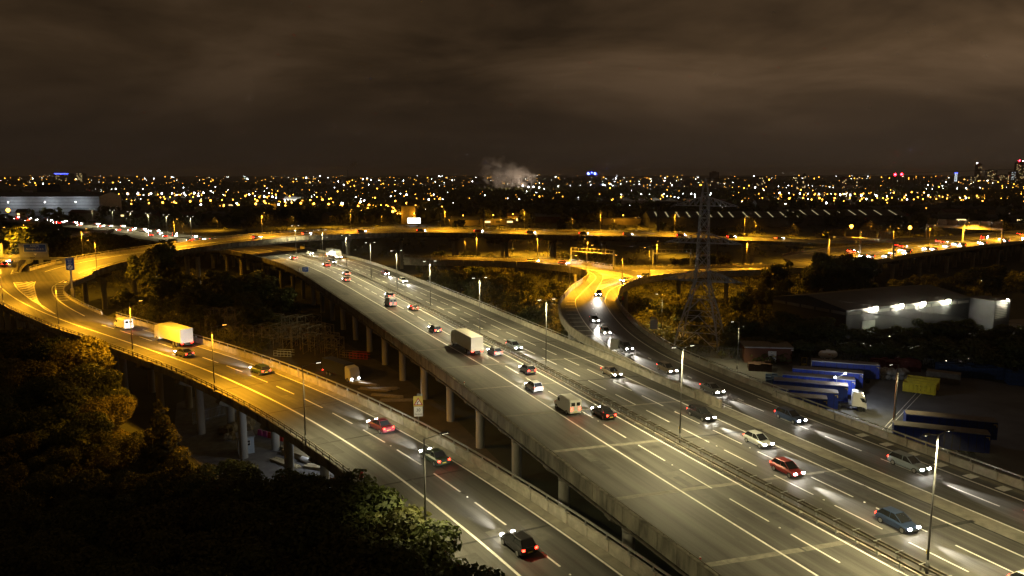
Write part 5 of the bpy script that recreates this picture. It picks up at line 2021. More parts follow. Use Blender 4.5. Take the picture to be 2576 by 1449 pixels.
sfm = steel_frame_mesh()
sf2 = steel_frame_mesh(3.2, 6.4, 3.0)
kf = 0
for i in range(9):
    for j in range(6):
        x, y = -93 + i * 6.4 + j * 2.2, 222 - i * 4.0 - (5 - j) * -4.6 - 14
        q = MAIN.P[int(np.argmin((MAIN.P[:, 0] - x) ** 2 + (MAIN.P[:, 1] - y) ** 2))]
        if math.hypot(q[0] - x, q[1] - y) < 22:
            continue
        o = link('steel_trestle', sfm if (i + j) % 3 else sf2, None, (x, y, 0), -.55 + random.uniform(-.12, .12))
        tag(o, 'open rusty steel frame among the rows stored in the dark yard left of the motorway', 'steel frame', 'steel frames stored between ramp and motorway')


def plank_stack(lab, x, y, rz, n, L, m, cat='timber stack', rows=3):
    t = thing('timber_stack', lab, cat, (x, y, 0), rz)
    pk = MB().box((0, 0, 0), (L, .22, .09)).mesh('plank', m)
    for r in range(rows):
        for k in range(n):
            link('plank', pk, t, (random.uniform(-.2, .2), k * .25, .1 + r * .11), random.uniform(-.02, .02))


M_PLANK = mat('timber_pale', (.36, .31, .19), .85, noise=.3, scale=2, stretch=(.3, 2, 2))
M_PLANKG = mat('timber_green', (.04, .22, .12), .8, noise=.2, scale=2)
for i, (vx, vy, n, L, m, rows, w_) in enumerate(((1155 * .629, 1815 * .629, 6, 5.0, M_PLANK, 6, 'left pile of pale planks'), (1130 * .629, 1835 * .629 + 16, 5, 6.0, M_PLANK, 3, 'loose pile of pale planks near the trees'), (1185 * .629, 1835 * .629, 5, 6.5, M_PLANK, 8, 'tall pile of long planks'),
                                                (1182 * .629, 1822 * .629, 6, 3.6, M_PLANKG, 5, 'green wrapped planks'), (1262 * .629, 1880 * .629, 7, 4.0, M_PLANK, 4, 'slatted pile of planks by the column'))):
    p = base_pt(vx, vy)
    plank_stack('%s in the lit yard under the left ramp' % w_, p.x, p.y, -.75 + .1 * i, n, L, m, rows=rows)
p = base_pt(983 * .629, 1805 * .629)
sh = thing('site_cabin', 'small pale blue shed with four pane window under the left ramp', 'shed', (p.x, p.y, 0), .45)
M_SHED = mat('shed_board', (.38, .44, .50), .7, noise=.1, scale=2)
MB().box((0, 0, 1.35), (2.4, 2.6, 2.7)).build('wall', M_SHED, sh)
MB().box((0, 0, 2.8), (2.8, 3.0, .18)).build('roof', M_STEEL, sh)
wf = MB().box((.1, -1.32, 1.8), (1.1, .06, 1.0)).build('window', M_SWHITE, sh)
for x in (-.16, .36):
    for z in (1.57, 2.03):
        MB().box((x, -1.36, z), (.42, .03, .38)).build('pane', M_GLASS, wf)
palisade('bluish palisade fence standing in the trees under the left ramp', tuple(base_pt(770 * .629, 1700 * .629)), tuple(base_pt(945 * .629, 1650 * .629)), 2.4, .28, mat('fence_blue_steel', (.30, .35, .46), .5, .3))
for i, (vx, vy, r_) in enumerate(((905, 1735, 2.0), (940, 1715, 1.7), (985, 1705, 2.2), (925, 1755, 1.4), (990, 1720, 1.3))):
    p = base_pt(vx * .629, vy * .629)
    mb = MB()
    for k in range(9):
        a = random.uniform(0, 6.28)
        mb.ball((r_ * .6 * math.cos(a) * random.random(), r_ * .6 * math.sin(a) * random.random(), r_ * .25), r_ * random.uniform(.3, .55), nu=6, nv=4)
    tag(mb.build('rubble_heap', mat('rubble', (.20, .16, .09), .95, noise=.45, scale=2.0, bump=.5), None, (p.x, p.y, 0)), 'yellowish rubble heap beside the fence under the left ramp', 'rubble heap', 'rubble heaps under the left ramp')
p = base_pt(1250 * .629, 1858 * .629)
t = thing('pipe_section', 'white pipe with a red end lying under the left ramp', 'pipe', (p.x, p.y, 0), -.6)
MB().tube((-2.4, 0, .45), (1.6, 0, .45), .45, None, 14).build('pipe', M_SWHITE, t)
MB().tube((1.6, 0, .45), (2.3, 0, .45), .5, None, 14).build('red_end', M_SRED, t)
p = base_pt(1082 * .629, 1752 * .629)
t = thing('red_barrier', 'red and magenta plastic barriers in a row under the left ramp', 'barrier row', (p.x, p.y, 0), -.55)
for k in range(5):
    MB().box((k * 1.3 - 2.6, 0, .5), (1.2, .3, 1.0), taper=.7).build('barrier_block', M_SRED if k > 1 else mat('magenta_plastic', (.35, .03, .22), .5), t)
point(thing('yard_floodlight', 'white work lamp on a short mast lighting the builders yard under the left ramp', 'lamp', (-27, 112.5, 0)), (0, 0, 7.6), 1700, (.86, .92, 1.0), .25)
_yl = [o for o in COL.objects if o.name.startswith('yard_floodlight')][0]
MB().tube((0, 0, 0), (0, 0, 7.3), .06, None, 8).build('mast', M_STEEL, _yl)
MB().box((0, 0, 7.95), (.5, .3, .3)).build('lamp_head', M_DARK, _yl)
MB().box((0, 0, 7.78), (.45, .28, .04)).build('lens', M_YL, _yl)
# flatbed lorry, skip and loose beams between the ramp and the motorway
put('lorry', 'charcoal', (-38, 165.5, .01), -.8, 'dim grey lorry parked on the ground between ramp and motorway columns', 'vehicles on the ground under the roads')
t = VP['lorry'][0]
for o in list(COL.objects):
    pass
t = thing('blue_skip', 'blue skip standing on the ground behind the bend warning sign', 'skip', (-13.6, 108.5, 0), -.5)
MB().add([(-1.2, -.9, 0), (1.2, -.9, 0), (1.2, .9, 0), (-1.2, .9, 0), (-2.1, -1.0, 1.6), (2.1, -1.0, 1.6), (2.1, 1.0, 1.6), (-2.1, 1.0, 1.6)], [(3, 2, 1, 0), (0, 1, 5, 4), (1, 2, 6, 5), (2, 3, 7, 6), (3, 0, 4, 7)]).build('bin', M_TBLUE, t)
MB().box((0, -1.02, 1.55), (4.2, .12, .15)).build('rim', M_TBLUE, t)
for i in range(6):
    p = base_pt(905 + i * 18 + random.uniform(-10, 10), 958 + i * 9 + random.uniform(-8, 8))
    t = thing('beam_bundle', 'bundle of rusty steel beams lying between the left ramp and the motorway', 'steel beams', (p.x, p.y, 0), random.uniform(-.9, .3), 'beam bundles on the ground between ramp and motorway')
    bmm = MB().box((0, 0, 0), (6.5, .2, .22)).mesh('steel_beam', M_RUSTW)
    for k in range(5):
        link('steel_beam', bmm, t, (random.uniform(-.4, .4), (k % 3) * .35, .15 + (k // 3) * .26), random.uniform(-.06, .06))
for i, (vx, vy) in enumerate(((715, 897), (905, 903), (880, 900))):
    p = base_pt(vx, vy)
    t = thing('stillage_cage', '%s at the foot of the stored steel frames' % ['pale blue cage trailer', 'red lattice cage', 'stack of timber pallets'][i], ['cage', 'cage', 'pallets'][i], (p.x, p.y, 0), -.2)
    m_ = [M_SHED, M_SRED, M_PWOOD][i]
    for z in (.3, 1.0, 1.6):
        for y in (-.9, .9):
            MB().bar((-2.3, y, z), (2.3, y, z), .09).build('rail', m_, t)
    for k in range(6):
        MB().bar((-2.3 + k * .92, -.9, .2), (-2.3 + k * .92, -.9, 1.7), .07).build('upright', m_, t)
# covered trailer, orange light put into its tarpaulin colour, in the gap below the nose of the slip road
t = thing('covered_wagon', 'lorry trailer under a tarpaulin tinted as if lit orange in the gap beside the slip road', 'trailer', (14.2, 172, 0), 1.9)
cv = MB()
n = 9
for k in range(n):
    cv.box((-7 + k * 1.6, 0, 3.0 + random.uniform(-.1, .1)), (1.55, 2.6, 2.6), random.uniform(-.03, .03), taper=.9)
cv.build('tarpaulin', mat('tarpaulin_orange_lit', (.42, .24, .05), .7, noise=.35, scale=1.5), t)
MB().box((-.6, 0, 1.2), (15, 2.4, .6)).build('flatbed', M_TRIM, t)
MB().box((8.5, 0, 2.0), (2.4, 2.4, 3.0)).build('cab', M_CABW, t)
MB().ball((10.5, 1.0, 3.2), .16).build('added_lamp', M_YL, t)
MB().bar((9.6, 1.0, 3.1), (10.5, 1.0, 3.2), .06).build('lamp_arm', M_DARK, t)
point(t, (10.8, 1.0, 3.2), 260, (.9, .95, 1), .2)  # light added here, the small lamp ball put in as its fixture


# ------------------------------------------------------------------ trees
def leaf_mat(name, dark, light, warm):
    m = bpy.data.materials.new(name)
    m.use_nodes = True
    nt = m.node_tree
    b = nt.nodes['Principled BSDF']
    b.inputs['Roughness'].default_value = 0.6
    b.inputs['Specular IOR Level'].default_value = 0.25
    tc = nt.nodes.new('ShaderNodeTexCoord')
    nz = nt.nodes.new('ShaderNodeTexNoise')
    nz.inputs['Scale'].default_value = 0.9
    nz.inputs['Detail'].default_value = 5
    nt.links.new(tc.outputs['Object'], nz.inputs[0])
    oi = nt.nodes.new('ShaderNodeObjectInfo')
    r = nt.nodes.new('ShaderNodeValToRGB')
    r.color_ramp.elements[0].position = 0.34
    r.color_ramp.elements[0].color = (*dark, 1)
    r.color_ramp.elements[1].position = 0.68
    r.color_ramp.elements[1].color = (*light, 1)
    nt.links.new(nz.outputs['Fac'], r.inputs[0])
    mx = nt.nodes.new('ShaderNodeMix')
    mx.data_type = 'RGBA'
    mx.inputs[7].default_value = (*warm, 1)
    mm = nt.nodes.new('ShaderNodeMath')
    mm.operation = 'MULTIPLY'
    mm.inputs[1].default_value = 0.5
    nt.links.new(oi.outputs['Random'], mm.inputs[0])
    nt.links.new(mm.outputs[0], mx.inputs[0])
    nt.links.new(r.outputs[0], mx.inputs[6])
    nt.links.new(mx.outputs[2], b.inputs['Base Color'])
    tr = nt.nodes.new('ShaderNodeBsdfTranslucent')
    nt.links.new(mx.outputs[2], tr.inputs[0])
    ms = nt.nodes.new('ShaderNodeMixShader')
    ms.inputs[0].default_value = 0.3
    nt.links.new(b.outputs[0], ms.inputs[1])
    nt.links.new(tr.outputs[0], ms.inputs[2])
    nt.links.new(ms.outputs[0], nt.nodes['Material Output'].inputs[0])
    return m


M_LEAF = leaf_mat('leaves_green', (.040, .055, .016), (.11, .13, .038), (.14, .11, .030))
M_LEAFY = leaf_mat('leaves_yellow_lit', (.10, .095, .02), (.21, .19, .045), (.20, .155, .035))  # brighter yellow puts the amber lamplight into the ramp-side crowns' colour
M_BARK = mat('bark', (.07, .055, .04), .9, noise=.4, scale=3)


def crown_mesh(name, n, leaf, seed, shape='round', m=None):
    """Leaf-sized cards on clumps through the crown's volume; nominal tree height 10 m."""
    r = np.random.default_rng(seed)
    if shape == 'cone':
        cl = []
        for k in range(16):
            t = k / 15
            a = k * 2.4
            rad = 2.6 * (1 - t) + .25
            cl.append((rad * .6 * math.cos(a), rad * .6 * math.sin(a), 2.0 + 7.4 * t, rad * .62 + .25, .8))
    else:
        cl = [(0, 0, 6.2, 2.4, 2.6)]
        for k in range(13):
            a = r.uniform(0, 6.28)
            z = r.uniform(3.4, 8.6)
            q = (1.0 - ((z - 5.6) / 4.6) ** 2) ** .5 * 2.9 * r.uniform(.65, 1.1)
            cl.append((q * math.cos(a), q * math.sin(a), z, r.uniform(.9, 1.6), r.uniform(.7, 1.2)))
    cl = np.array(cl)
    w = cl[:, 3] ** 2
    idx = r.choice(len(cl), n, p=w / w.sum())
    d = r.normal(size=(n, 3))
    d /= np.linalg.norm(d, axis=1)[:, None]
    rad = r.uniform(.55, 1.08, n) ** .7
    c = cl[idx, :3] + d * np.stack([cl[idx, 3], cl[idx, 3], cl[idx, 4]], 1) * rad[:, None]
    nr = d + r.normal(size=(n, 3)) * .7 + np.array([0, 0, .35])
    nr /= np.linalg.norm(nr, axis=1)[:, None]
    u = np.cross(nr, r.normal(size=(n, 3)))
    u /= np.linalg.norm(u, axis=1)[:, None]
    v = np.cross(nr, u)
    sz = leaf * r.uniform(.55, 1.3, n)[:, None]
    P = np.stack([c - u * sz, c + v * sz * .62, c + u * sz, c - v * sz * .62], 1).reshape(-1, 3)
    me = bpy.data.meshes.new(name)
    me.from_pydata(P.tolist(), [], np.arange(4 * n).reshape(-1, 4).tolist())
    me.materials.append(m or M_LEAF)
    return me


def trunk_mesh(seed):
    r = random.Random(seed)
    mb = MB().tube((0, 0, -.2), (.1, 0, 2.6), .24, .17, 8, cap=False).tube((.1, 0, 2.6), (0, .1, 7.0), .17, .05, 7, cap=False)
    for k in range(5):
        a, z = k * 1.3 + r.random(), 2.4 + k * .7
        mb.tube((.05, .05, z), (1.6 * math.cos(a), 1.6 * math.sin(a), z + 1.5), .09, .03, 5, cap=False)
    return mb.mesh('trunk', M_BARK)


TRUNKS = [trunk_mesh(i) for i in range(3)]
CR_NEAR = [crown_mesh('crown', 13000, .155, i + 1) for i in range(5)]
CR_MID = [crown_mesh('crown', 2600, .36, i + 21) for i in range(4)]
CR_FAR = [crown_mesh('crown', 700, .66, i + 41) for i in range(3)]
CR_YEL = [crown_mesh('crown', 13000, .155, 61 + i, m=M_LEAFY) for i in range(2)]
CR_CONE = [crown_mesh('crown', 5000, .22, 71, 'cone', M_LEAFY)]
TREES = []


def tree(x, y, z0, h, crowns, label, group, wide=1.0, name='broadleaf_tree'):
    t = thing(name, label, 'tree', (x, y, z0), random.uniform(0, 6.28), group)
    s = h / 9.6
    t.scale = (s * wide, s * wide, s)
    link('trunk', random.choice(TRUNKS), t)
    link('crown', random.choice(crowns), t)
    TREES.append((x, y, s * 3 * wide))
    return t


def clear_of_roads(x, y, r):
    for road, a, b in ((RAMP, -4.6, 9.2), (MAIN, -19, 26), (SLIP, -13, 3.3), (LOOP, -14, .5), (DUAL, -37, .6)):
        i = int(np.argmin((road.P[:, 0] - x) ** 2 + (road.P[:, 1] - y) ** 2))
        dx, dy = x - road.P[i, 0], y - road.P[i, 1]
        off = dx * road.T[i, 1] - dy * road.T[i, 0]
        if 0 < i < len(road.P) - 1 and a - r < off < b + r:
            return False
    return True


# the dark wood at the lower left, tops placed by the silhouette it makes against ramp and yard
G1 = 'trees of the dark wood at the lower left'
sil = [(20, 838, 132), (95, 832, 133), (165, 838, 131), (215, 905, 122), (60, 905, 122), (150, 930, 117), (245, 985, 113), (-40, 870, 126), (0, 960, 112), (100, 1010, 106), (200, 1040, 103), (295, 1080, 101),
       (345, 1105, 97), (260, 1130, 96), (140, 1110, 97), (30, 1080, 100), (-70, 1020, 108), (455, 1150, 88), (520, 1166, 85), (330, 1180, 88), (410, 1200, 84), (585, 1175, 81), (645, 1192, 76), (700, 1188, 74.5),
       (758, 1196, 71.5), (815, 1204, 69.5), (560, 1230, 76), (480, 1245, 77), (220, 1190, 88), (100, 1180, 89), (0, 1170, 90), (-80, 1150, 93), (865, 1236, 66), (915, 1270, 63), (960, 1325, 59), (790, 1262, 66),
       (700, 1262, 68), (620, 1270, 69), (1010, 1345, 57.5), (1052, 1398, 54), (880, 1330, 60), (940, 1390, 56), (800, 1340, 60), (700, 1340, 61), (590, 1330, 64), (480, 1320, 66), (370, 1290, 71), (260, 1270, 74),
       (140, 1260, 76), (30, 1250, 78), (-60, 1240, 80), (560, 1410, 57), (680, 1430, 55), (440, 1400, 59), (330, 1380, 62), (210, 1360, 65), (90, 1340, 68), (-40, 1330, 70), (150, 1440, 58), (20, 1430, 60), (290, 1460, 56), (800, 1430, 54.5), (1085, 1450, 50.5), (990, 1440, 52.5)]
lab1 = {0: 'rounded tree lit amber at its top beside the left ramp, leftmost of the three tallest', 1: 'broad tree lit amber at its top beside the left ramp, middle of the three tallest', 2: 'broad tree with amber edge beside the left ramp, right of the three tallest'}
for i, (vx, vy, dist) in enumerate(sil):
    p = pixd(vx, vy, dist)
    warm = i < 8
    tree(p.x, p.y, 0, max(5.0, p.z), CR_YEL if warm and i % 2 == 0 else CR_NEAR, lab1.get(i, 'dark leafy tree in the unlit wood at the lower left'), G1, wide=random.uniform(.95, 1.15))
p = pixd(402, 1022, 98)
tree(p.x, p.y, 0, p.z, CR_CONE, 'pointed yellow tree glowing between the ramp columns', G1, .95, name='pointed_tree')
def scatter(n, poly, hs, crowns, label, group, rmin=2.5, tries=4000, wide=(.9, 1.2), z=0.0, cond=None):
    xs, ys = [p[0] for p in poly], [p[1] for p in poly]
    done = 0
    for _ in range(tries):
        if done >= n:
            break
        x, y = random.uniform(min(xs), max(xs)), random.uniform(min(ys), max(ys))
        ins = False
        for (x0, y0), (x1, y1) in zip(poly, poly[1:] + poly[:1]):
            if (y0 > y) != (y1 > y) and x < (x1 - x0) * (y - y0) / (y1 - y0) + x0:
                ins = not ins
        if not ins:
            continue
        h = random.uniform(*hs)
        if not clear_of_roads(x, y, h * .22 + .8):
            continue
        if cond and not cond(x, y, h):
            continue
        if any((x - a) ** 2 + (y - b) ** 2 < (rmin + .3 * c) ** 2 for a, b, c in TREES[-260:]):
            continue
        tree(x, y, z if not callable(z) else z(x, y), h, crowns, label, group, random.uniform(*wide))
        done += 1
    return done


# inside the loop
p = pixd(398, 603, 262)
tree(p.x, p.y, 0, p.z, CR_MID, 'tall dark tree standing up in front of the flyover inside the loop', 'trees inside the loop of the ramp', .85)
p = pixd(372, 628, 258)
tree(p.x, p.y, 0, p.z, CR_MID, 'dark tree left of the tall one inside the loop', 'trees inside the loop of the ramp', .9)
scatter(38, [(-124, 236), (-118, 212), (-104, 196), (-78, 178), (-60, 172), (-66, 205), (-70, 240), (-80, 262), (-100, 300), (-118, 290), (-126, 262)], (7, 12.5), CR_MID, 'dark tree in the wood inside the loop of the ramp', 'trees inside the loop of the ramp',
        cond=lambda x, y, h: not (y < 214 - (x + 93) * .62 and y < 232))
scatter(12, [(-112, 200), (-88, 178), (-64, 158), (-50, 146), (-46, 150), (-70, 178), (-96, 208)], (2.5, 4.5), CR_MID, 'low bush behind the ramp wall beside the stored frames', 'bushes behind the ramp wall')
# between motorway and junction
scatter(28, [(-36, 296), (-30, 250), (-12, 214), (0, 196), (7, 196), (9, 212), (12, 232), (18, 250), (17, 266), (4, 280), (-14, 286)], (7, 11.5), CR_MID, 'dark tree between the motorway and the left junction arm', 'trees between motorway and junction')
scatter(20, [(-40, 350), (-50, 318), (-20, 312), (8, 308), (24, 300), (36, 292), (60, 288), (90, 292), (90, 330), (40, 334), (0, 340)], (8, 13), CR_MID, 'amber edged tree behind the junction in front of the flyover', 'trees behind the junction')
p = pixd(1480, 592, 322)
tree(p.x, p.y, 0, p.z, CR_MID, 'tall dark tree rising before the flyover above the portal gantry', 'trees behind the junction', .7)
# right of the slip road, behind pylon and yard
for vx, vy, d in ((1870, 800, 196), (1925, 806, 194), (1985, 805, 194), (2045, 812, 193), (2105, 816, 192), (2165, 822, 190), (2225, 824, 188), (2285, 822, 186), (2340, 806, 184), (2395, 798, 183), (2450, 806, 182), (2510, 832, 178), (2570, 812, 178),
                  (1840, 835, 188), (1900, 846, 186), (1960, 850, 184), (2020, 854, 182), (2080, 858, 181), (2140, 862, 180), (2200, 862, 178), (2262, 858, 177), (2322, 850, 175), (2380, 846, 173), (2440, 850, 170), (2500, 864, 167), (2560, 850, 165)):
    p = pixd(vx, vy, d)
    tree(p.x, p.y, 0, max(4.5, p.z), CR_MID, 'dark bushy tree in the thicket behind the lorry yard', 'trees of the thicket behind the yard', 1.45)
scatter(36, [(36, 206), (48, 214), (60, 208), (72, 196), (92, 180), (112, 162), (140, 150), (185, 142), (185, 168), (140, 182), (104, 194), (88, 200), (76, 214), (72, 232), (60, 244), (46, 236)], (6.0, 9.2), CR_MID, 'dark bushy tree in the thicket behind the lorry yard', 'trees of the thicket behind the yard', rmin=.9, tries=20000, wide=(1.25, 1.6))
scatter(30, [(50, 244), (64, 236), (76, 230), (118, 262), (140, 262), (200, 262), (240, 300), (200, 318), (150, 286), (110, 262), (84, 252)], (6, 10), CR_MID, 'tree on the dark slope below the far dual carriageway', 'trees below the far dual carriageway')
for vx, vy, d, lab in ((2098, 630, 258, 'left dark round tree standing before the far dual carriageway'), (2140, 632, 262, 'middle dark round tree standing before the far dual carriageway'), (2168, 640, 264, 'right dark round tree standing before the far dual carriageway'), (2060, 648, 258, 'lower dark tree at the left of the group before the dual carriageway'),
                      (1960, 655, 262, 'dark tree hiding the right junction arm'), (2525, 775, 225, 'round green tree lit beside the warehouse office')):
    p = pixd(vx, vy, d)
    tree(p.x, p.y, 0, p.z, CR_MID, lab, 'trees below the far dual carriageway', .9)
# beyond the roads, left to right
GF_ = 'trees scattered beyond the flyover'
scatter(24, [(-290, 330), (-215, 300), (-180, 300), (-160, 320), (-150, 380), (-190, 420), (-300, 520), (-420, 560), (-420, 430)], (9, 15), CR_FAR, 'tree beyond the left fork between the distant roads', GF_, rmin=3.5)
for vx, vy, d in ((95, 558, 310), (72, 572, 300), (120, 566, 322), (28, 560, 330), (200, 586, 330), (260, 578, 345), (300, 585, 352)):
    p = pixd(vx, vy, d)
    tree(p.x, p.y, 0, p.z, CR_MID, 'rounded tree lit amber behind the blue gantry signs', 'trees behind the gantry signs')
scatter(40, [(-250, 620), (-120, 430), (-60, 420), (40, 392), (120, 400), (220, 440), (330, 500), (520, 620), (620, 900), (300, 1000), (-200, 980)], (8, 16), CR_FAR, 'dark tree among the buildings beyond the flyover', GF_, rmin=5)


def woodland(name, n, cond, hs, seed):
    """Far woods that read as one mass: leaf clumps joined into one object."""
    r = np.random.default_rng(seed)
    V, F = [], []
    base = np.array([(-1, -1, 0), (1, -1, 0), (1, 1, 0), (-1, 1, 0)], float)
    k = 0
    while k < n:
        a, d = r.uniform(-.66, .66), r.uniform(700, 3800)
        x, y = d * math.sin(a), d * math.cos(a)
        if not cond(x, y, d):
            continue
        z = terrain(x, y)
        h = r.uniform(*hs)
        c = np.array([(x, y, z + h * .5)])
        m = 26
        dv = r.normal(size=(m, 3))
        dv /= np.linalg.norm(dv, axis=1)[:, None]
        pts = c + dv * np.array([h * .55, h * .55, h * .5]) * r.uniform(.6, 1.1, (m, 1))
        u = np.cross(dv, r.normal(size=(m, 3)))
        u /= np.linalg.norm(u, axis=1)[:, None]
        v = np.cross(dv, u)
        s = h * .22
        q = np.stack([pts - u * s, pts - v * s, pts + u * s, pts + v * s], 1).reshape(-1, 3)
        o = len(V)
        V += q.tolist()
        F += (np.arange(4 * m).reshape(-1, 4) + o).tolist()
        k += 1
    me = bpy.data.meshes.new(name)
    me.from_pydata(V, [], F)
    me.materials.append(M_LEAF)
    return tag(link(name, me), kind='stuff')


woodland('far_woodland', 2600, lambda x, y, d: math.sin(x * .006 + 1) + math.sin(y * .004 + x * .002) > .15, (9, 16), 5)
woodland('suburb_trees', 1800, lambda x, y, d: d < 2200, (7, 12), 9)


def scrub(name, polys, n, hs, seed):
    """Low undergrowth nobody could count: leaf clumps on the ground, joined."""
    r = np.random.default_rng(seed)
    V, F = [], []
    for poly, k in polys:
        xs, ys = [p[0] for p in poly], [p[1] for p in poly]
        done = tries = 0
        while done < k and tries < k * 12:
            tries += 1
            x, y = r.uniform(min(xs), max(xs)), r.uniform(min(ys), max(ys))
            ins = False
            for (x0, y0), (x1, y1) in zip(poly, poly[1:] + poly[:1]):
                if (y0 > y) != (y1 > y) and x < (x1 - x0) * (y - y0) / (y1 - y0) + x0:
                    ins = not ins
            if not ins:
                continue
            h = r.uniform(*hs)
            m = 30
            dv = r.normal(size=(m, 3))
            dv /= np.linalg.norm(dv, axis=1)[:, None]
            pts = np.array([x, y, h * .45]) + dv * np.array([h * .8, h * .8, h * .5]) * r.uniform(.6, 1.1, (m, 1))
            u = np.cross(dv, r.normal(size=(m, 3)))
            u /= np.linalg.norm(u, axis=1)[:, None]
            v = np.cross(dv, u)
            s = h * .2
            q = np.stack([pts - u * s, pts - v * s * .6, pts + u * s, pts + v * s * .6], 1).reshape(-1, 3)
            o = len(V)
            V += q.tolist()
            F += (np.arange(4 * m).reshape(-1, 4) + o).tolist()
            done += 1
    me = bpy.data.meshes.new(name)
    me.from_pydata(V, [], F)
    me.materials.append(M_LEAF)
    return tag(link(name, me), kind='stuff')


scrub('scrub', [([(20, 262), (30, 222), (34, 190), (40, 190), (62, 176), (104, 176), (88, 200), (72, 226), (130, 262), (250, 310), (260, 360), (120, 285), (60, 258)], 1500),
                ([(-40, 345), (-44, 300), (-20, 215), (4, 190), (16, 200), (28, 262), (60, 268), (120, 288), (140, 345), (60, 340), (0, 348)], 1300),
                ([(-126, 260), (-118, 214), (-100, 196), (-62, 180), (-70, 250), (-100, 310), (-124, 290)], 700),
                ([(-320, 330), (-215, 250), (-160, 225), (-150, 262), (-140, 330), (-170, 420), (-340, 560)], 1100),
                ([(-250, 640), (-100, 420), (60, 390), (260, 450), (620, 700), (500, 900), (-200, 900)], 2200)], 0, (1.2, 2.8), 17)


# ------------------------------------------------------------------ the city beyond
def gp(vx, vy):
    """Where the sight line through a point of the photograph meets the terrain."""
    X, Y = (vx - 1288) / FV, (vy - 724.5) / FV
    c, s = math.cos(PITCH), math.sin(PITCH)
    d = Vector((X, c - Y * s, -s - Y * c))
    d /= d.y
    y = 200.0
    while y < 8000:
        if CZ + d.z * y <= terrain(d.x * y, y):
            break
        y *= 1.006
    return Vector((d.x * y, y, terrain(d.x * y, y)))


M_WALLS = [mat('wall_brick', (.13, .075, .05), .9, noise=.25, scale=.4), mat('wall_grey', (.16, .16, .155), .85, noise=.2, scale=.3), mat('wall_buff', (.25, .20, .13), .85, noise=.2, scale=.3), mat('wall_pale', (.38, .37, .34), .8, noise=.15, scale=.3)]
M_ROOFS = [mat('roof_slate', (.05, .05, .053), .8, noise=.3, scale=.3), mat('roof_tile', (.10, .055, .04), .85, noise=.3, scale=.3), mat('roof_sheet', (.12, .12, .115), .6, .2, noise=.2, scale=.2)]
M_WIN = mat('lit_window', (.8, .6, .3), .4, emit=(1.0, .72, .30), estr=2.2, sample=False)
M_WINC = mat('lit_window_cool', (.8, .8, .8), .4, emit=(.85, .95, 1.0), estr=2.6, sample=False)
M_WIND = mat('dark_window', (.02, .022, .025), .15)
M_RLIGHT = mat('rooflight_glow', (.7, .65, .4), .4, emit=(1.0, .85, .45), estr=.3, sample=False)


def building(label, cat, loc, w, d, h, rz, wall=None, roof=None, gable=0.0, lights=0, win=0, wmat=None, name='building', group=None):
    t = thing(name, label, cat, loc, rz, group)
    mb = MB()
    x, y = w / 2, d / 2
    mb.add([(-x, -y, -1.5), (x, -y, -1.5), (x, y, -1.5), (-x, y, -1.5), (-x, -y, h), (x, -y, h), (x, y, h), (-x, y, h)], [(0, 1, 5, 4), (1, 2, 6, 5), (2, 3, 7, 6), (3, 0, 4, 7)])
    if gable:
        mb.add([(-x, -y, h), (-x, y, h), (-x, 0, h + gable)], [(1, 0, 2)]).add([(x, -y, h), (x, y, h), (x, 0, h + gable)], [(0, 1, 2)])
    mb.build('wall', wall or random.choice(M_WALLS), t)
    rf = MB()
    e = .5
    if gable:
        for sg in (-1, 1):
            rf.quad((-x - e, sg * (y + e), h - .1), (x + e, sg * (y + e), h - .1), (x + e, 0, h + gable + .05), (-x - e, 0, h + gable + .05))
    else:
        rf.box((0, 0, h + .2), (w + .6, d + .6, .5))
    ro = rf.build('roof', roof or random.choice(M_ROOFS), t)
    for k in range(lights):
        px = -x + (k + .7) * w / (lights + .4)
        if gable:
            sl = gable / y
            MB().quad((px, -y * .92, h + gable - sl * y * .92 + .14), (px + 1.3, -y * .92, h + gable - sl * y * .92 + .14), (px + 1.3, -y * .12, h + gable - sl * y * .12 + .14), (px, -y * .12, h + gable - sl * y * .12 + .14)).build('rooflight', M_RLIGHT, ro)
    nw = win
    for k in range(nw):
        px = -x + (k + .5) * w / nw
        lit = random.random() < .45
        MB().box((px, -y - .03, h * .55), (w / nw * .5, .1, h * .3)).build('window', (wmat or M_WIN) if lit else M_WIND, t)
    return t


def tower(label, loc, w, d, h, rz=0.0, lit=.10, wm=None, wall=None, group=None, top=None):
    t = thing('tower_block', label, 'tower block', loc, rz, group)
    MB().box((0, 0, h / 2), (w, d, h)).build('wall', wall or M_WALLS[0], t)
    MB().box((0, 0, h + 1.5), (w * .45, d * .5, 3)).build('plant_room', wall or M_WALLS[0], t)
    L, D = MB(), MB()
    nf, nc = max(3, int(h / 3.4)), max(2, int(w / 4))
    for f in range(nf):
        for c in range(nc):
            q = L if random.random() < lit else D
            q.box((-w / 2 + (c + .5) * w / nc, -d / 2 - .04, 2 + f * 3.4), (w / nc * .55, .12, 1.5))
    if L.v:
        tag(L.build('lit_window', wm or M_WIN, t), kind='stuff')
    if D.v:
        tag(D.build('window', M_WIND, t), kind='stuff')
    if top:
        MB().box((0, -d / 2 - .1, h - 1.5), (w, .3, 2.6)).build('top_sign', top, t)
    return t


M_WLAMP = mat('white_street_lamp', (1, 1, 1), .3, emit=(.95, .97, 1.0), estr=30, sample=False)
M_ALAMP = mat('amber_street_lamp', (1, .7, .2), .3, emit=(1.0, .42, .04), estr=14, sample=False)


def lit(parent, loc, w, col, r=.4):
    """A light added to brighten a wall, given a lamp and post as fixture."""
    MB().tube((loc[0], loc[1] - .8, -1), (loc[0], loc[1] - .8, loc[2]), .14, .1, 6).build('added_lamp_post', M_STEEL_D, parent)
    MB().ball((loc[0], loc[1] - .8, loc[2] + .3), .45).build('lamp', M_ALAMP if col[2] < .3 else M_WLAMP, parent)
    point(parent, loc, w, col, r)  # light added for the wall; post and ball only give it a fixture


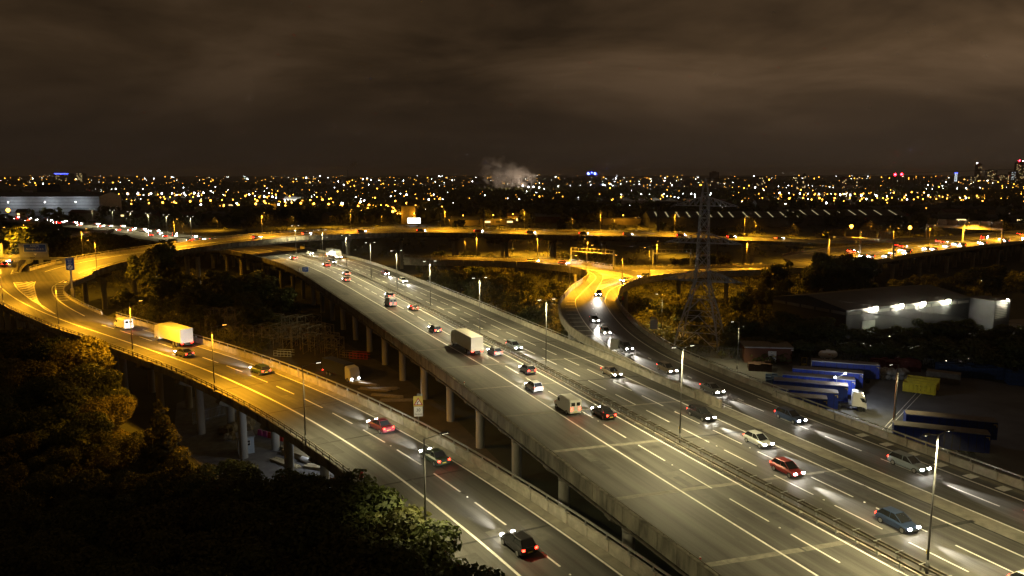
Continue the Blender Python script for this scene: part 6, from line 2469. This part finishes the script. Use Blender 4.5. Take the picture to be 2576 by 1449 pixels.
# big pale hall at the left with its dark tower
q = gp(120, 543)
hall = building('huge pale blue grey hall with low dark curved roof at the far left', 'hall', (q.x - 12, q.y + 30, 0), 128, 60, 21, .10, M_WALLS[3], M_ROOFS[0], 4)
for k in range(5):
    MB().box((0, -30.3, 4 + k * 3.6), (127, .25, .5)).build('cladding_rib', M_ROOFS[2], hall)
building('dark square tower rising behind the pale hall at the far left', 'tower', (q.x - 35, q.y + 75, 0), 26, 26, 33, .1, M_ROOFS[0], M_ROOFS[0])
for vx in (60, 150, 225):
    lit(hall, (-50 + vx * .42, -42, 15), 4500, (.75, .85, 1.0), .5)
q = gp(256, 530)
building('cream lit office beside the pale hall', 'office', (q.x, q.y, 0), 16, 10, 8, 0, M_WALLS[2], win=4)
q = gp(1028, 566)
silo = building('tall amber lit silo block beside the bright advertising screen', 'silo', (q.x, q.y + 8, 0), 13, 12, 16.5, -.06, M_WALLS[2], M_ROOFS[2])
for k in range(3):
    MB().box((-4 + k * 4, -6.05, 8.2), (.3, .15, 16)).build('pilaster', M_WALLS[2], silo)
MB().box((0, 2, 18), (5, 5, 2.5)).build('roof_hut', M_ROOFS[2], silo)
for dx in (-9, 6):
    lit(silo, (dx, -9, 10), 3500, C_SODIUM, .4)
M_SCREEN = mat('screen_glow', (1, 1, 1), .4, emit=(1, 1, .97), estr=6)
t = thing('advertising_screen', 'bright white advertising screen on posts in front of the silo block', 'billboard', (q.x + 5.2, q.y - 2, 0))
MB().box((0, 0, 4.0), (12, .5, 5.2)).build('casing', M_DARK, t)
MB().box((0, -.3, 4.0), (11.4, .1, 4.6)).build('screen', M_SCREEN, t)
for x in (-4, 4):
    MB().box((x, .3, .8), (.4, .4, 2)).build('post', M_DARK, t)
q = gp(741, 512)
cn = building('brightly lit white canopy building in the middle distance left of centre', 'pavilion', (q.x, q.y, q.z), 30, 16, 7, 0, M_WALLS[3], M_WALLS[3], 4)
for x in (-10, 10):
    lit(cn, (x, -16, 6), 26000, (1, .98, .9), .5)
# white many-gabled sheds
for k in range(6):
    q = gp(1578 + k * 38, 517 + k * .6)
    b = building('white gabled shed under a row of lamps, %s of six from the left' % ['first', 'second', 'third', 'fourth', 'fifth', 'sixth'][k], 'shed', (q.x, q.y, q.z), 17, 40, 7, PI / 2 + PI / 2, M_WALLS[3], M_WALLS[3], 0, group='row of lit white sheds')
    mb = MB().add([(-8.5, -20.1, 7.5), (8.5, -20.1, 7.5), (0, -20.1, 11)], [(0, 1, 2)])
    mb.build('gable', M_WALLS[3], b)
    lit(b, (0, -27, 8), 9000, (1, .95, .85), .4)
# long factory sheds with glowing rooflights
for k, (vx, vy, w, n, lab) in enumerate(((1750, 572, 78, 8, 'long dark factory shed with glowing rooflight strips right of centre'), (1930, 572, 70, 6, 'dark factory shed with rooflight strips behind the pylon'), (2075, 566, 72, 6, 'dark factory shed with rooflight strips right of the pylon'), (2200, 566, 60, 4, 'dark factory shed with rooflight strips at the right'))):
    q = gp(vx, vy)
    building(lab, 'factory', (q.x, q.y + 22, 0), w, 42, 8, -.03, M_WALLS[1], M_ROOFS[0], 4.5, lights=n, name='factory')
for k, (vx, vy, w, h, wl_, lab) in enumerate(((1560, 565, 34, 6, 2, 'amber roofed low works left of the factory sheds'), (1480, 545, 60, 6, 1, 'long low grey works in the middle distance'), (1380, 560, 26, 6, 0, 'small brick works beyond the flyover'), (1240, 565, 40, 5, 2, 'low amber lit terrace behind the flyover'),
                                          (1170, 566, 26, 5, 2, 'amber lit cabin row behind the flyover'), (1290, 562, 10, 7, 2, 'small cream house behind the flyover'), (870, 545, 60, 5, 1, 'long dark shed behind the left lamps'), (805, 548, 34, 6, 1, 'shed with a concrete canopy beyond the flyover'), (690, 530, 12, 9, 2, 'yellow lit gabled house left of centre'),
                                          (2400, 503, 96, 8, 2, 'long amber lit wall below the city centre'), (2330, 535, 80, 6, 1, 'flat dark depot below the amber lamps at the right'), (2450, 560, 110, 5, 1, 'long low depot with pale eaves at the right edge'), (1690, 523, 46, 7, 3, 'pale fronted shed behind the factory'), (1500, 522, 50, 7, 1, 'dark shed left of the white gabled sheds'),
                                          (1330, 522, 40, 7, 1, 'dark flat works under the steam plume'), (1110, 545, 30, 7, 0, 'dark gabled terrace right of the silo block'), (560, 560, 40, 6, 1, 'dark roofed depot beside the distant motorway'), (480, 552, 46, 5, 1, 'low depot with dim roof beside the distant motorway'))):
    q = gp(vx, vy)
    b = building(lab, 'building', (q.x, q.y, q.z), w, 18, h, random.uniform(-.08, .08), M_WALLS[wl_], random.choice(M_ROOFS), 2.5 if k % 3 else 0, win=4 if k % 2 else 0)
    if wl_ == 2:
        lit(b, (0, -16, 9), 5000, C_SODIUM, .4)
# rows of houses on the flat and the slopes
for i in range(110):
    vx, vy = random.uniform(-20, 2600), random.choice([random.uniform(462, 486), random.uniform(486, 535), random.uniform(520, 560)])
    q = gp(vx, vy)
    building('dark gabled house in the rows below the skyline', 'house', q, random.uniform(10, 34), 9, random.uniform(5, 7), random.choice([0, .3, -.4, 1.2]), gable=3, win=2 if vy > 500 and i % 2 else 0, name='house', group='houses in rows below the skyline')

for vx, vt, vb, w, lit, lab in ((1795, 433, 474, 22, .06, 'dark tower block rising over the skyline behind the pylon'), (1908, 446, 476, 24, .14, 'pale slab block with lit stair right of the pylon top'), (1725, 456, 476, 18, .1, 'low tower block left of the pylon top'), (1872, 458, 476, 16, .1, 'low tower block just right of the pylon top'), (2022, 438, 470, 8, .2, 'slim tower far beyond the pylon'),
                              (2000, 446, 472, 12, .2, 'small tower block among the amber lamps'), (2156, 444, 470, 10, .3, 'narrow lit tower left of the gasholders'), (2120, 446, 470, 12, .15, 'dim tower left of the gasholders'), (2402, 434, 468, 7, .9, 'slim brightly lit tower with blue top near the city centre'), (2458, 412, 460, 12, .08, 'tall dim tower with a white light on top'),
                              (2490, 428, 465, 22, .14, 'broad city block with lit floors'), (2520, 440, 468, 26, .2, 'wide low city block with lit floors'), (2562, 408, 462, 20, .10, 'tallest city tower with red lamps at the right edge'), (2440, 444, 470, 18, .12, 'grey city block left of the tall towers'), (2543, 432, 468, 14, .3, 'lit city block beside the tallest tower'),
                              (163, 436, 452, 34, .1, 'far building with a blue lit top at the left skyline'), (205, 436, 452, 18, .4, 'far pair of lit blocks on the left skyline'), (2225, 462, 478, 12, .3, 'low lit block behind the gasholders')):
    dist = 2300 if vx > 1600 and vx < 2200 else 3300
    base = pixd(vx, vb, dist)
    topz = pixd(vx, vt, dist).z
    z0 = min(base.z, terrain(base.x, base.y))
    tower(lab, (base.x, base.y, z0), w * dist / 1927, w * .8 * dist / 1927, topz - z0, random.uniform(-.3, .3), lit, M_WINC if vx > 2380 and lit > .2 else M_WIN, random.choice(M_WALLS[:2]), top=mat('blue_sign', (.1, .1, 1), .4, emit=(.05, .08, 1.0), estr=9, sample=False) if vx in (163, 2402) else None)

# gasholder frames
for vx, w, k in ((2262, 56, 0), (2318, 52, 1)):
    dist = 1900
    c0 = pixd(vx, 470, dist)
    zt = pixd(vx, 441, dist).z
    z0 = terrain(c0.x, c0.y)
    R_ = w * dist / 1927 / 2
    t = thing('gasholder', '%s open lattice gasholder frame on the right skyline' % ('left' if k == 0 else 'right'), 'gasholder', (c0.x, c0.y, z0))
    n = 16
    for i in range(n):
        a, b = 2 * PI * i / n, 2 * PI * (i + 1) / n
        MB().box((R_ * math.cos(a), R_ * math.sin(a), (zt - z0) / 2), (1.3, 1.3, zt - z0)).build('standard', M_STEEL_D, t)
        for f in (.5, .98):
            MB().bar((R_ * math.cos(a), R_ * math.sin(a), (zt - z0) * f), (R_ * math.cos(b), R_ * math.sin(b), (zt - z0) * f), .8).build('girder', M_STEEL_D, t)

# blue lit mast and chimneys with steam
M_BLUEL = mat('blue_lamp', (.1, .1, 1), .3, emit=(.03, .05, 1.0), estr=200, sample=False)
M_REDL = mat('red_lamp', (1, .05, .05), .3, emit=(1, .01, .02), estr=90, sample=False)
b0, t0 = pixd(1488, 462, 2600), pixd(1488, 437, 2600)
z0 = terrain(b0.x, b0.y)
t = thing('lit_mast', 'tall mast with two vivid blue lamps on a crossbar above the skyline', 'mast', (b0.x, b0.y, z0))
MB().box((0, 0, (t0.z - z0) / 2), (1.6, 1.6, t0.z - z0)).build('shaft', M_STEEL, t)
MB().box((0, 0, t0.z - z0), (26, 1.2, 1.2)).build('crossbar', M_STEEL, t)
for x in (-11, 11):
    MB().ball((x, -1, t0.z - z0 + .5), 2.6).build('lamp', M_BLUEL, t)
for x in (0,):
    MB().ball((x, -1, t0.z - z0 + 4), 1.2).build('lamp', M_BLUEL, t)


def chimney(lab, vx, vt, vb, dist, w):
    b0, t0 = pixd(vx, vb, dist), pixd(vx, vt, dist)
    z0 = min(terrain(b0.x, b0.y), b0.z)
    t = thing('chimney', lab, 'chimney', (b0.x, b0.y, z0))
    MB().tube((0, 0, 0), (0, 0, t0.z - z0), w, w * .75, 10).build('stack', M_WALLS[1], t)
    MB().tube((0, 0, t0.z - z0 - 2), (0, 0, t0.z - z0), w * .85, w * .85, 10).build('collar', M_ROOFS[0], t)
    return Vector((b0.x, b0.y, t0.z))


c1 = chimney('slim far chimney with a small steam puff left of centre', 875, 427, 445, 3200, 2.2)
c2 = chimney('chimney of the lit plant at the foot of the big steam plume', 1337, 452, 480, 1900, 2.6)
chimney('pale chimney left of the lit plant', 1219, 466, 478, 1900, 2.2)
chimney('dark chimney stub left of the lit plant', 1206, 468, 478, 1900, 2.4)
chimney('brick chimney between the factory sheds', 1655, 512, 572, 560, 1.3)
chimney('thin pale chimney beyond the flyover right of the silo', 1218, 530, 566, 640, .8)


def plume(name, lab, cen, sx, sz, tilt, dens, light):
    mb = MB().ball((0, 0, 0), 1.0, nu=20, nv=12)
    m = bpy.data.materials.new(name + '_vapour')
    m.use_nodes = True
    nt = m.node_tree
    nt.nodes.remove(nt.nodes['Principled BSDF'])
    pv = nt.nodes.new('ShaderNodeVolumePrincipled')
    pv.inputs['Color'].default_value = (.9, .86, .82, 1)
    tc = nt.nodes.new('ShaderNodeTexCoord')
    mp = nt.nodes.new('ShaderNodeMapping')
    mp.inputs['Scale'].default_value = (sx / sz, 1, 1)
    nt.links.new(tc.outputs['Object'], mp.inputs[0])
    nz = nt.nodes.new('ShaderNodeTexNoise')
    nz.inputs['Scale'].default_value = 1.9
    nz.inputs['Detail'].default_value = 5
    nt.links.new(mp.outputs[0], nz.inputs[0])
    ln = nt.nodes.new('ShaderNodeVectorMath')
    ln.operation = 'LENGTH'
    nt.links.new(tc.outputs['Object'], ln.inputs[0])
    a = nt.nodes.new('ShaderNodeMath')
    a.operation = 'MULTIPLY_ADD'
    nt.links.new(ln.outputs['Value'], a.inputs[0])
    a.inputs[1].default_value = -.42
    nt.links.new(nz.outputs['Fac'], a.inputs[2])
    r = nt.nodes.new('ShaderNodeMapRange')
    r.inputs['From Min'].default_value = .16
    r.inputs['From Max'].default_value = .32
    r.inputs['To Max'].default_value = dens
    nt.links.new(a.outputs[0], r.inputs['Value'])
    nt.links.new(r.outputs[0], pv.inputs['Density'])
    nt.links.new(pv.outputs[0], nt.nodes['Material Output'].inputs['Volume'])
    o = mb.build(name, m, None, cen)
    o.scale = (sx, sz, sz)
    o.rotation_euler = (0, tilt, 0)
    return tag(o, lab, 'steam')


plume('steam_plume', 'big drifting steam plume lit from below by the bright plant', pixd(1272, 442, 1900) + Vector((0, 0, 6)), 80, 42, math.radians(14), .06, None)
plume('steam_puff', 'small steam puff above the slim far chimney', pixd(888, 414, 3200), 26, 16, math.radians(-30), .06, None)
t = thing('plant_lights', 'cluster of white floodlights at the plant below the steam plume', 'floodlights', (c2.x, c2.y - 30, terrain(c2.x, c2.y)))
M_WLAMP = mat('white_street_lamp', (1, 1, 1), .3, emit=(.95, .97, 1.0), estr=30, sample=False)
M_ALAMP = mat('amber_street_lamp', (1, .7, .2), .3, emit=(1.0, .42, .04), estr=14, sample=False)
for x in (-36, -22, -8, 4, 18):
    MB().ball((x, 0, 14 + (x % 3) * 2), 1.2).build('lamp', M_WLAMP, t)
    MB().tube((x, 0, 0), (x, 0, 14 + (x % 3) * 2), .2, None, 6).build('mast', M_STEEL_D, t)
for x, y, z, w in ((-30, -10, 24, 6e4), (-80, -30, 20, 5e4), (10, -10, 30, 5e4)):
    point(t, (x, y, z), w, (1, .74, .52), 2.0)

# ------------------------------------------------------------------ lamps of the city
M_LPOST = mat('distant_post', (.12, .11, .09), .6)


def lamp_mesh(name, m, r, h):
    return MB().tube((0, 0, -1), (0, 0, h - r), .16, .12, 5, 0).ball((0, 0, h), r, 1, 6, 4).mesh(name, [M_LPOST, m])


LAMPS = {}
for key, m, nm in (('a', M_ALAMP, 'amber_lamp'), ('w', M_WLAMP, 'white_lamp')):
    for sz, r in (('s', .55), ('m', .85), ('l', 1.3), ('x', 2.1)):
        LAMPS[key + sz] = lamp_mesh(nm, m, r, 8.5)
cand = []


def band(n, x0, x1, y0, y1, pw, sizes, where):
    for _ in range(n):
        vx, vy = random.uniform(x0, x1), random.uniform(y0, y1)
        cand.append((vx, vy, ('w' if random.random() < pw else 'a') + random.choice(sizes), where))


def street(x0, y0, x1, y1, n, k, sizes, where):
    """Lamps evenly spaced along a street between two points of the plain."""
    a, b = gp(x0, y0), gp(x1, y1)
    for i in range(n):
        t = (i + random.uniform(-.12, .12)) / max(1, n - 1)
        p = a.lerp(b, t)
        p.x += random.uniform(-3, 3)
        cand.append((p, None, k + random.choice(sizes), where))


L1, L2, L3, L4, L5 = 'in the bright streets beyond the pale hall at the left', 'in the cluster round the silo block and screen', 'in the bright industrial band right of the steam plume', 'in the amber streets at the right below the city centre', 'on the slope under the left skyline'
for a in ((255, 501, 540, 495, 11, 'w', 'ml', L1), (300, 500, 790, 508, 10, 'a', 'ml', L1), (330, 530, 640, 514, 11, 'a', 'ml', L1), (560, 537, 830, 514, 10, 'a', 'ml', L1), (640, 520, 900, 536, 9, 'a', 'l', L1), (835, 548, 1115, 541, 11, 'a', 'l', L2), (900, 528, 1010, 560, 9, 'a', 'll', L2), (960, 533, 1000, 552, 6, 'a', 'l', L2),
          (1345, 479, 1560, 470, 9, 'w', 'ml', L3), (1450, 463, 1700, 460, 9, 'w', 'm', L3), (1560, 502, 1785, 498, 10, 'w', 'm', 'round the lit white sheds right of centre'), (1590, 488, 1720, 492, 7, 'w', 'ml', 'round the lit white sheds right of centre'), (1965, 502, 2290, 494, 14, 'a', 'ml', L4), (1985, 514, 2580, 499, 20, 'a', 'ml', L4),
          (2120, 522, 2460, 509, 12, 'a', 'm', L4), (2240, 488, 2570, 478, 13, 'a', 'm', L4), (1960, 496, 2230, 506, 11, 'w', 'ml', 'in the bright car parks right of the pylon'), (2330, 484, 2430, 482, 9, 'w', 'l', 'in the bright car parks under the city centre'), (30, 452, 250, 447, 12, 'a', 'm', L5), (300, 470, 620, 462, 10, 'a', 'm', L5), (640, 466, 900, 462, 9, 'a', 'm', L5)):
    street(*a)
band(14, 830, 1120, 524, 560, .1, 'ml', L2)
band(14, 350, 820, 505, 534, .2, 'm', L1)
band(14, 1960, 2580, 494, 520, .2, 'm', L4)
for vx, vy, kk, where in [(1104, 478, 'ax', 'alone and bright on the rise left of the steam plume'), (22, 540, 'ax', 'bright at the left edge above the distant motorway'), (97, 524, 'wx', 'in front of the pale hall'), (170, 520, 'wl', 'in front of the pale hall'), (1582, 527, 'wx', 'in the bright pair above the factory sheds'), (1598, 527, 'wx', 'in the bright pair above the factory sheds'),
                          (1607, 536, 'al', 'just below the bright white pair'), (2604, 539, 'al', 'past the pylon arm'), (2140, 590, 'al', 'beside the far dual carriageway'), (2287, 594, 'al', 'beside the far dual carriageway'), (1348, 486, 'wx', 'at the plant under the plume'), (1368, 474, 'wl', 'at the plant under the plume')]:
    cand.append((vx, vy + 8, kk, where))
n_single = len(cand)
GLAMP = {}
for vx, vy, key, where in cand[:300]:
    q = vx if vy is None else gp(vx, vy + 2)
    q = Vector((q.x, q.y, terrain(q.x, q.y)))
    if not clear_of_roads(q.x, q.y, 1):
        continue
    o = link('distant_lamp', LAMPS[key], None, q)
    col = 'amber' if key[0] == 'a' else 'white'
    if key[1] == 'l' and random.random() < .55 and q.y < 2500:
        point(o, (0, -.6, 8.0), 7000 if q.y < 1200 else 22000, C_SODIUM if key[0] == 'a' else (1, .95, .88), 1.0)
    tag(o, 'distant %s lamp glowing %s' % (col, where), 'street lamp', '%s lamps %s' % (col, where))
# the smaller and fainter rest, up to the skyline: one object per colour
for key, m, nm, n, sd_ in (('a', M_ALAMP, 'amber_city_lights', 820, 1), ('w', M_WLAMP, 'white_city_lights', 330, 2)):
    r = random.Random(sd_)
    mb = MB()
    k = 0
    while k < n:
        vx = r.uniform(-20, 2600)
        vy = r.choice([r.gauss(452, 5), r.gauss(466, 10), r.gauss(490, 18), r.gauss(500, 14)])
        if vy < 441 or vy > 545 or (vx < 240 and vy > 475):
            continue
        q = gp(vx, vy)
        s = r.choice([.2, .25, .3, .4, .5, .8]) * (1 + q.y / 2600)
        mb.ball((q.x, q.y, q.z + 7), s, 0, 5, 3)
        k += 1
    tag(mb.build(nm, m), kind='stuff')
# coloured lights on the skyline towers
for vx, vy, m, d, lab in ((2252, 439, M_REDL, 2200, 'left red lamp above the gasholder frames'), (2268, 438, M_REDL, 2200, 'right red lamp above the gasholder frames'), (2565, 404, M_REDL, 3200, 'red lamp on top of the tallest tower at the right edge'), (2575, 405, M_WLAMP, 3200, 'white lamp on top of the tallest tower at the right edge'),
                          (2458, 410, M_WLAMP, 3250, 'white lamp on top of the tall dim tower'), (1935, 452, M_ALAMP, 2300, 'strong amber lamp on the slab block right of the pylon')):
    q = pixd(vx, vy, d)
    tw = thing('beacon_lamp', lab, 'beacon', (q.x, q.y, q.z - 14), 0)
    MB().tube((0, 0, -16), (0, 0, 13), .5, .3, 6).build('mast', M_STEEL_D, tw)
    MB().ball((0, 0, 14), 3.0 if m is M_REDL else 2.0).build('lamp', m, tw)

# amber lamps along the side roads in the middle distance: they light the trees and walls round them
GM_ = 'amber road lamps in the middle distance'
for i, (vx, vy) in enumerate([(88, 612), (150, 610), (38, 625), (222, 640), (340, 612), (548, 580), (740, 575), (1130, 575), (1260, 575), (1330, 645), (1440, 580), (1380, 640), (1545, 582), (1650, 590), (1290, 640), (1900, 590), (2000, 600), (2086, 618), (2230, 608), (2350, 600), (2130, 610), (1700, 645), (2010, 660), (2120, 660),
                               (2190, 590), (1600, 575), (960, 572), (840, 572), (460, 600), (1170, 642)]):
    q = pix(vx, vy, 0 if vy > 585 else 0)
    if not clear_of_roads(q.x, q.y, 1.0):
        continue
    place(LP, 'loop', None, (q.x, q.y, 0), random.uniform(0, 6.28), 'amber road lamp standing among the trees and roads beyond the flyover', GM_)


# ------------------------------------------------------------------ night air
HAZE = 9.0e-5
if HAZE:
    hb = MB().box((0, 0, 65), (26600, 26600, 142))
    hm = bpy.data.materials.new('night_air')
    hm.use_nodes = True
    hn = hm.node_tree
    hn.nodes.remove(hn.nodes['Principled BSDF'])
    hv = hn.nodes.new('ShaderNodeVolumePrincipled')
    hv.inputs['Color'].default_value = (.9, .86, .8, 1)
    hv.inputs['Density'].default_value = HAZE
    hn.links.new(hv.outputs[0], hn.nodes['Material Output'].inputs['Volume'])
    tag(hb.build('haze', hm), kind='stuff')
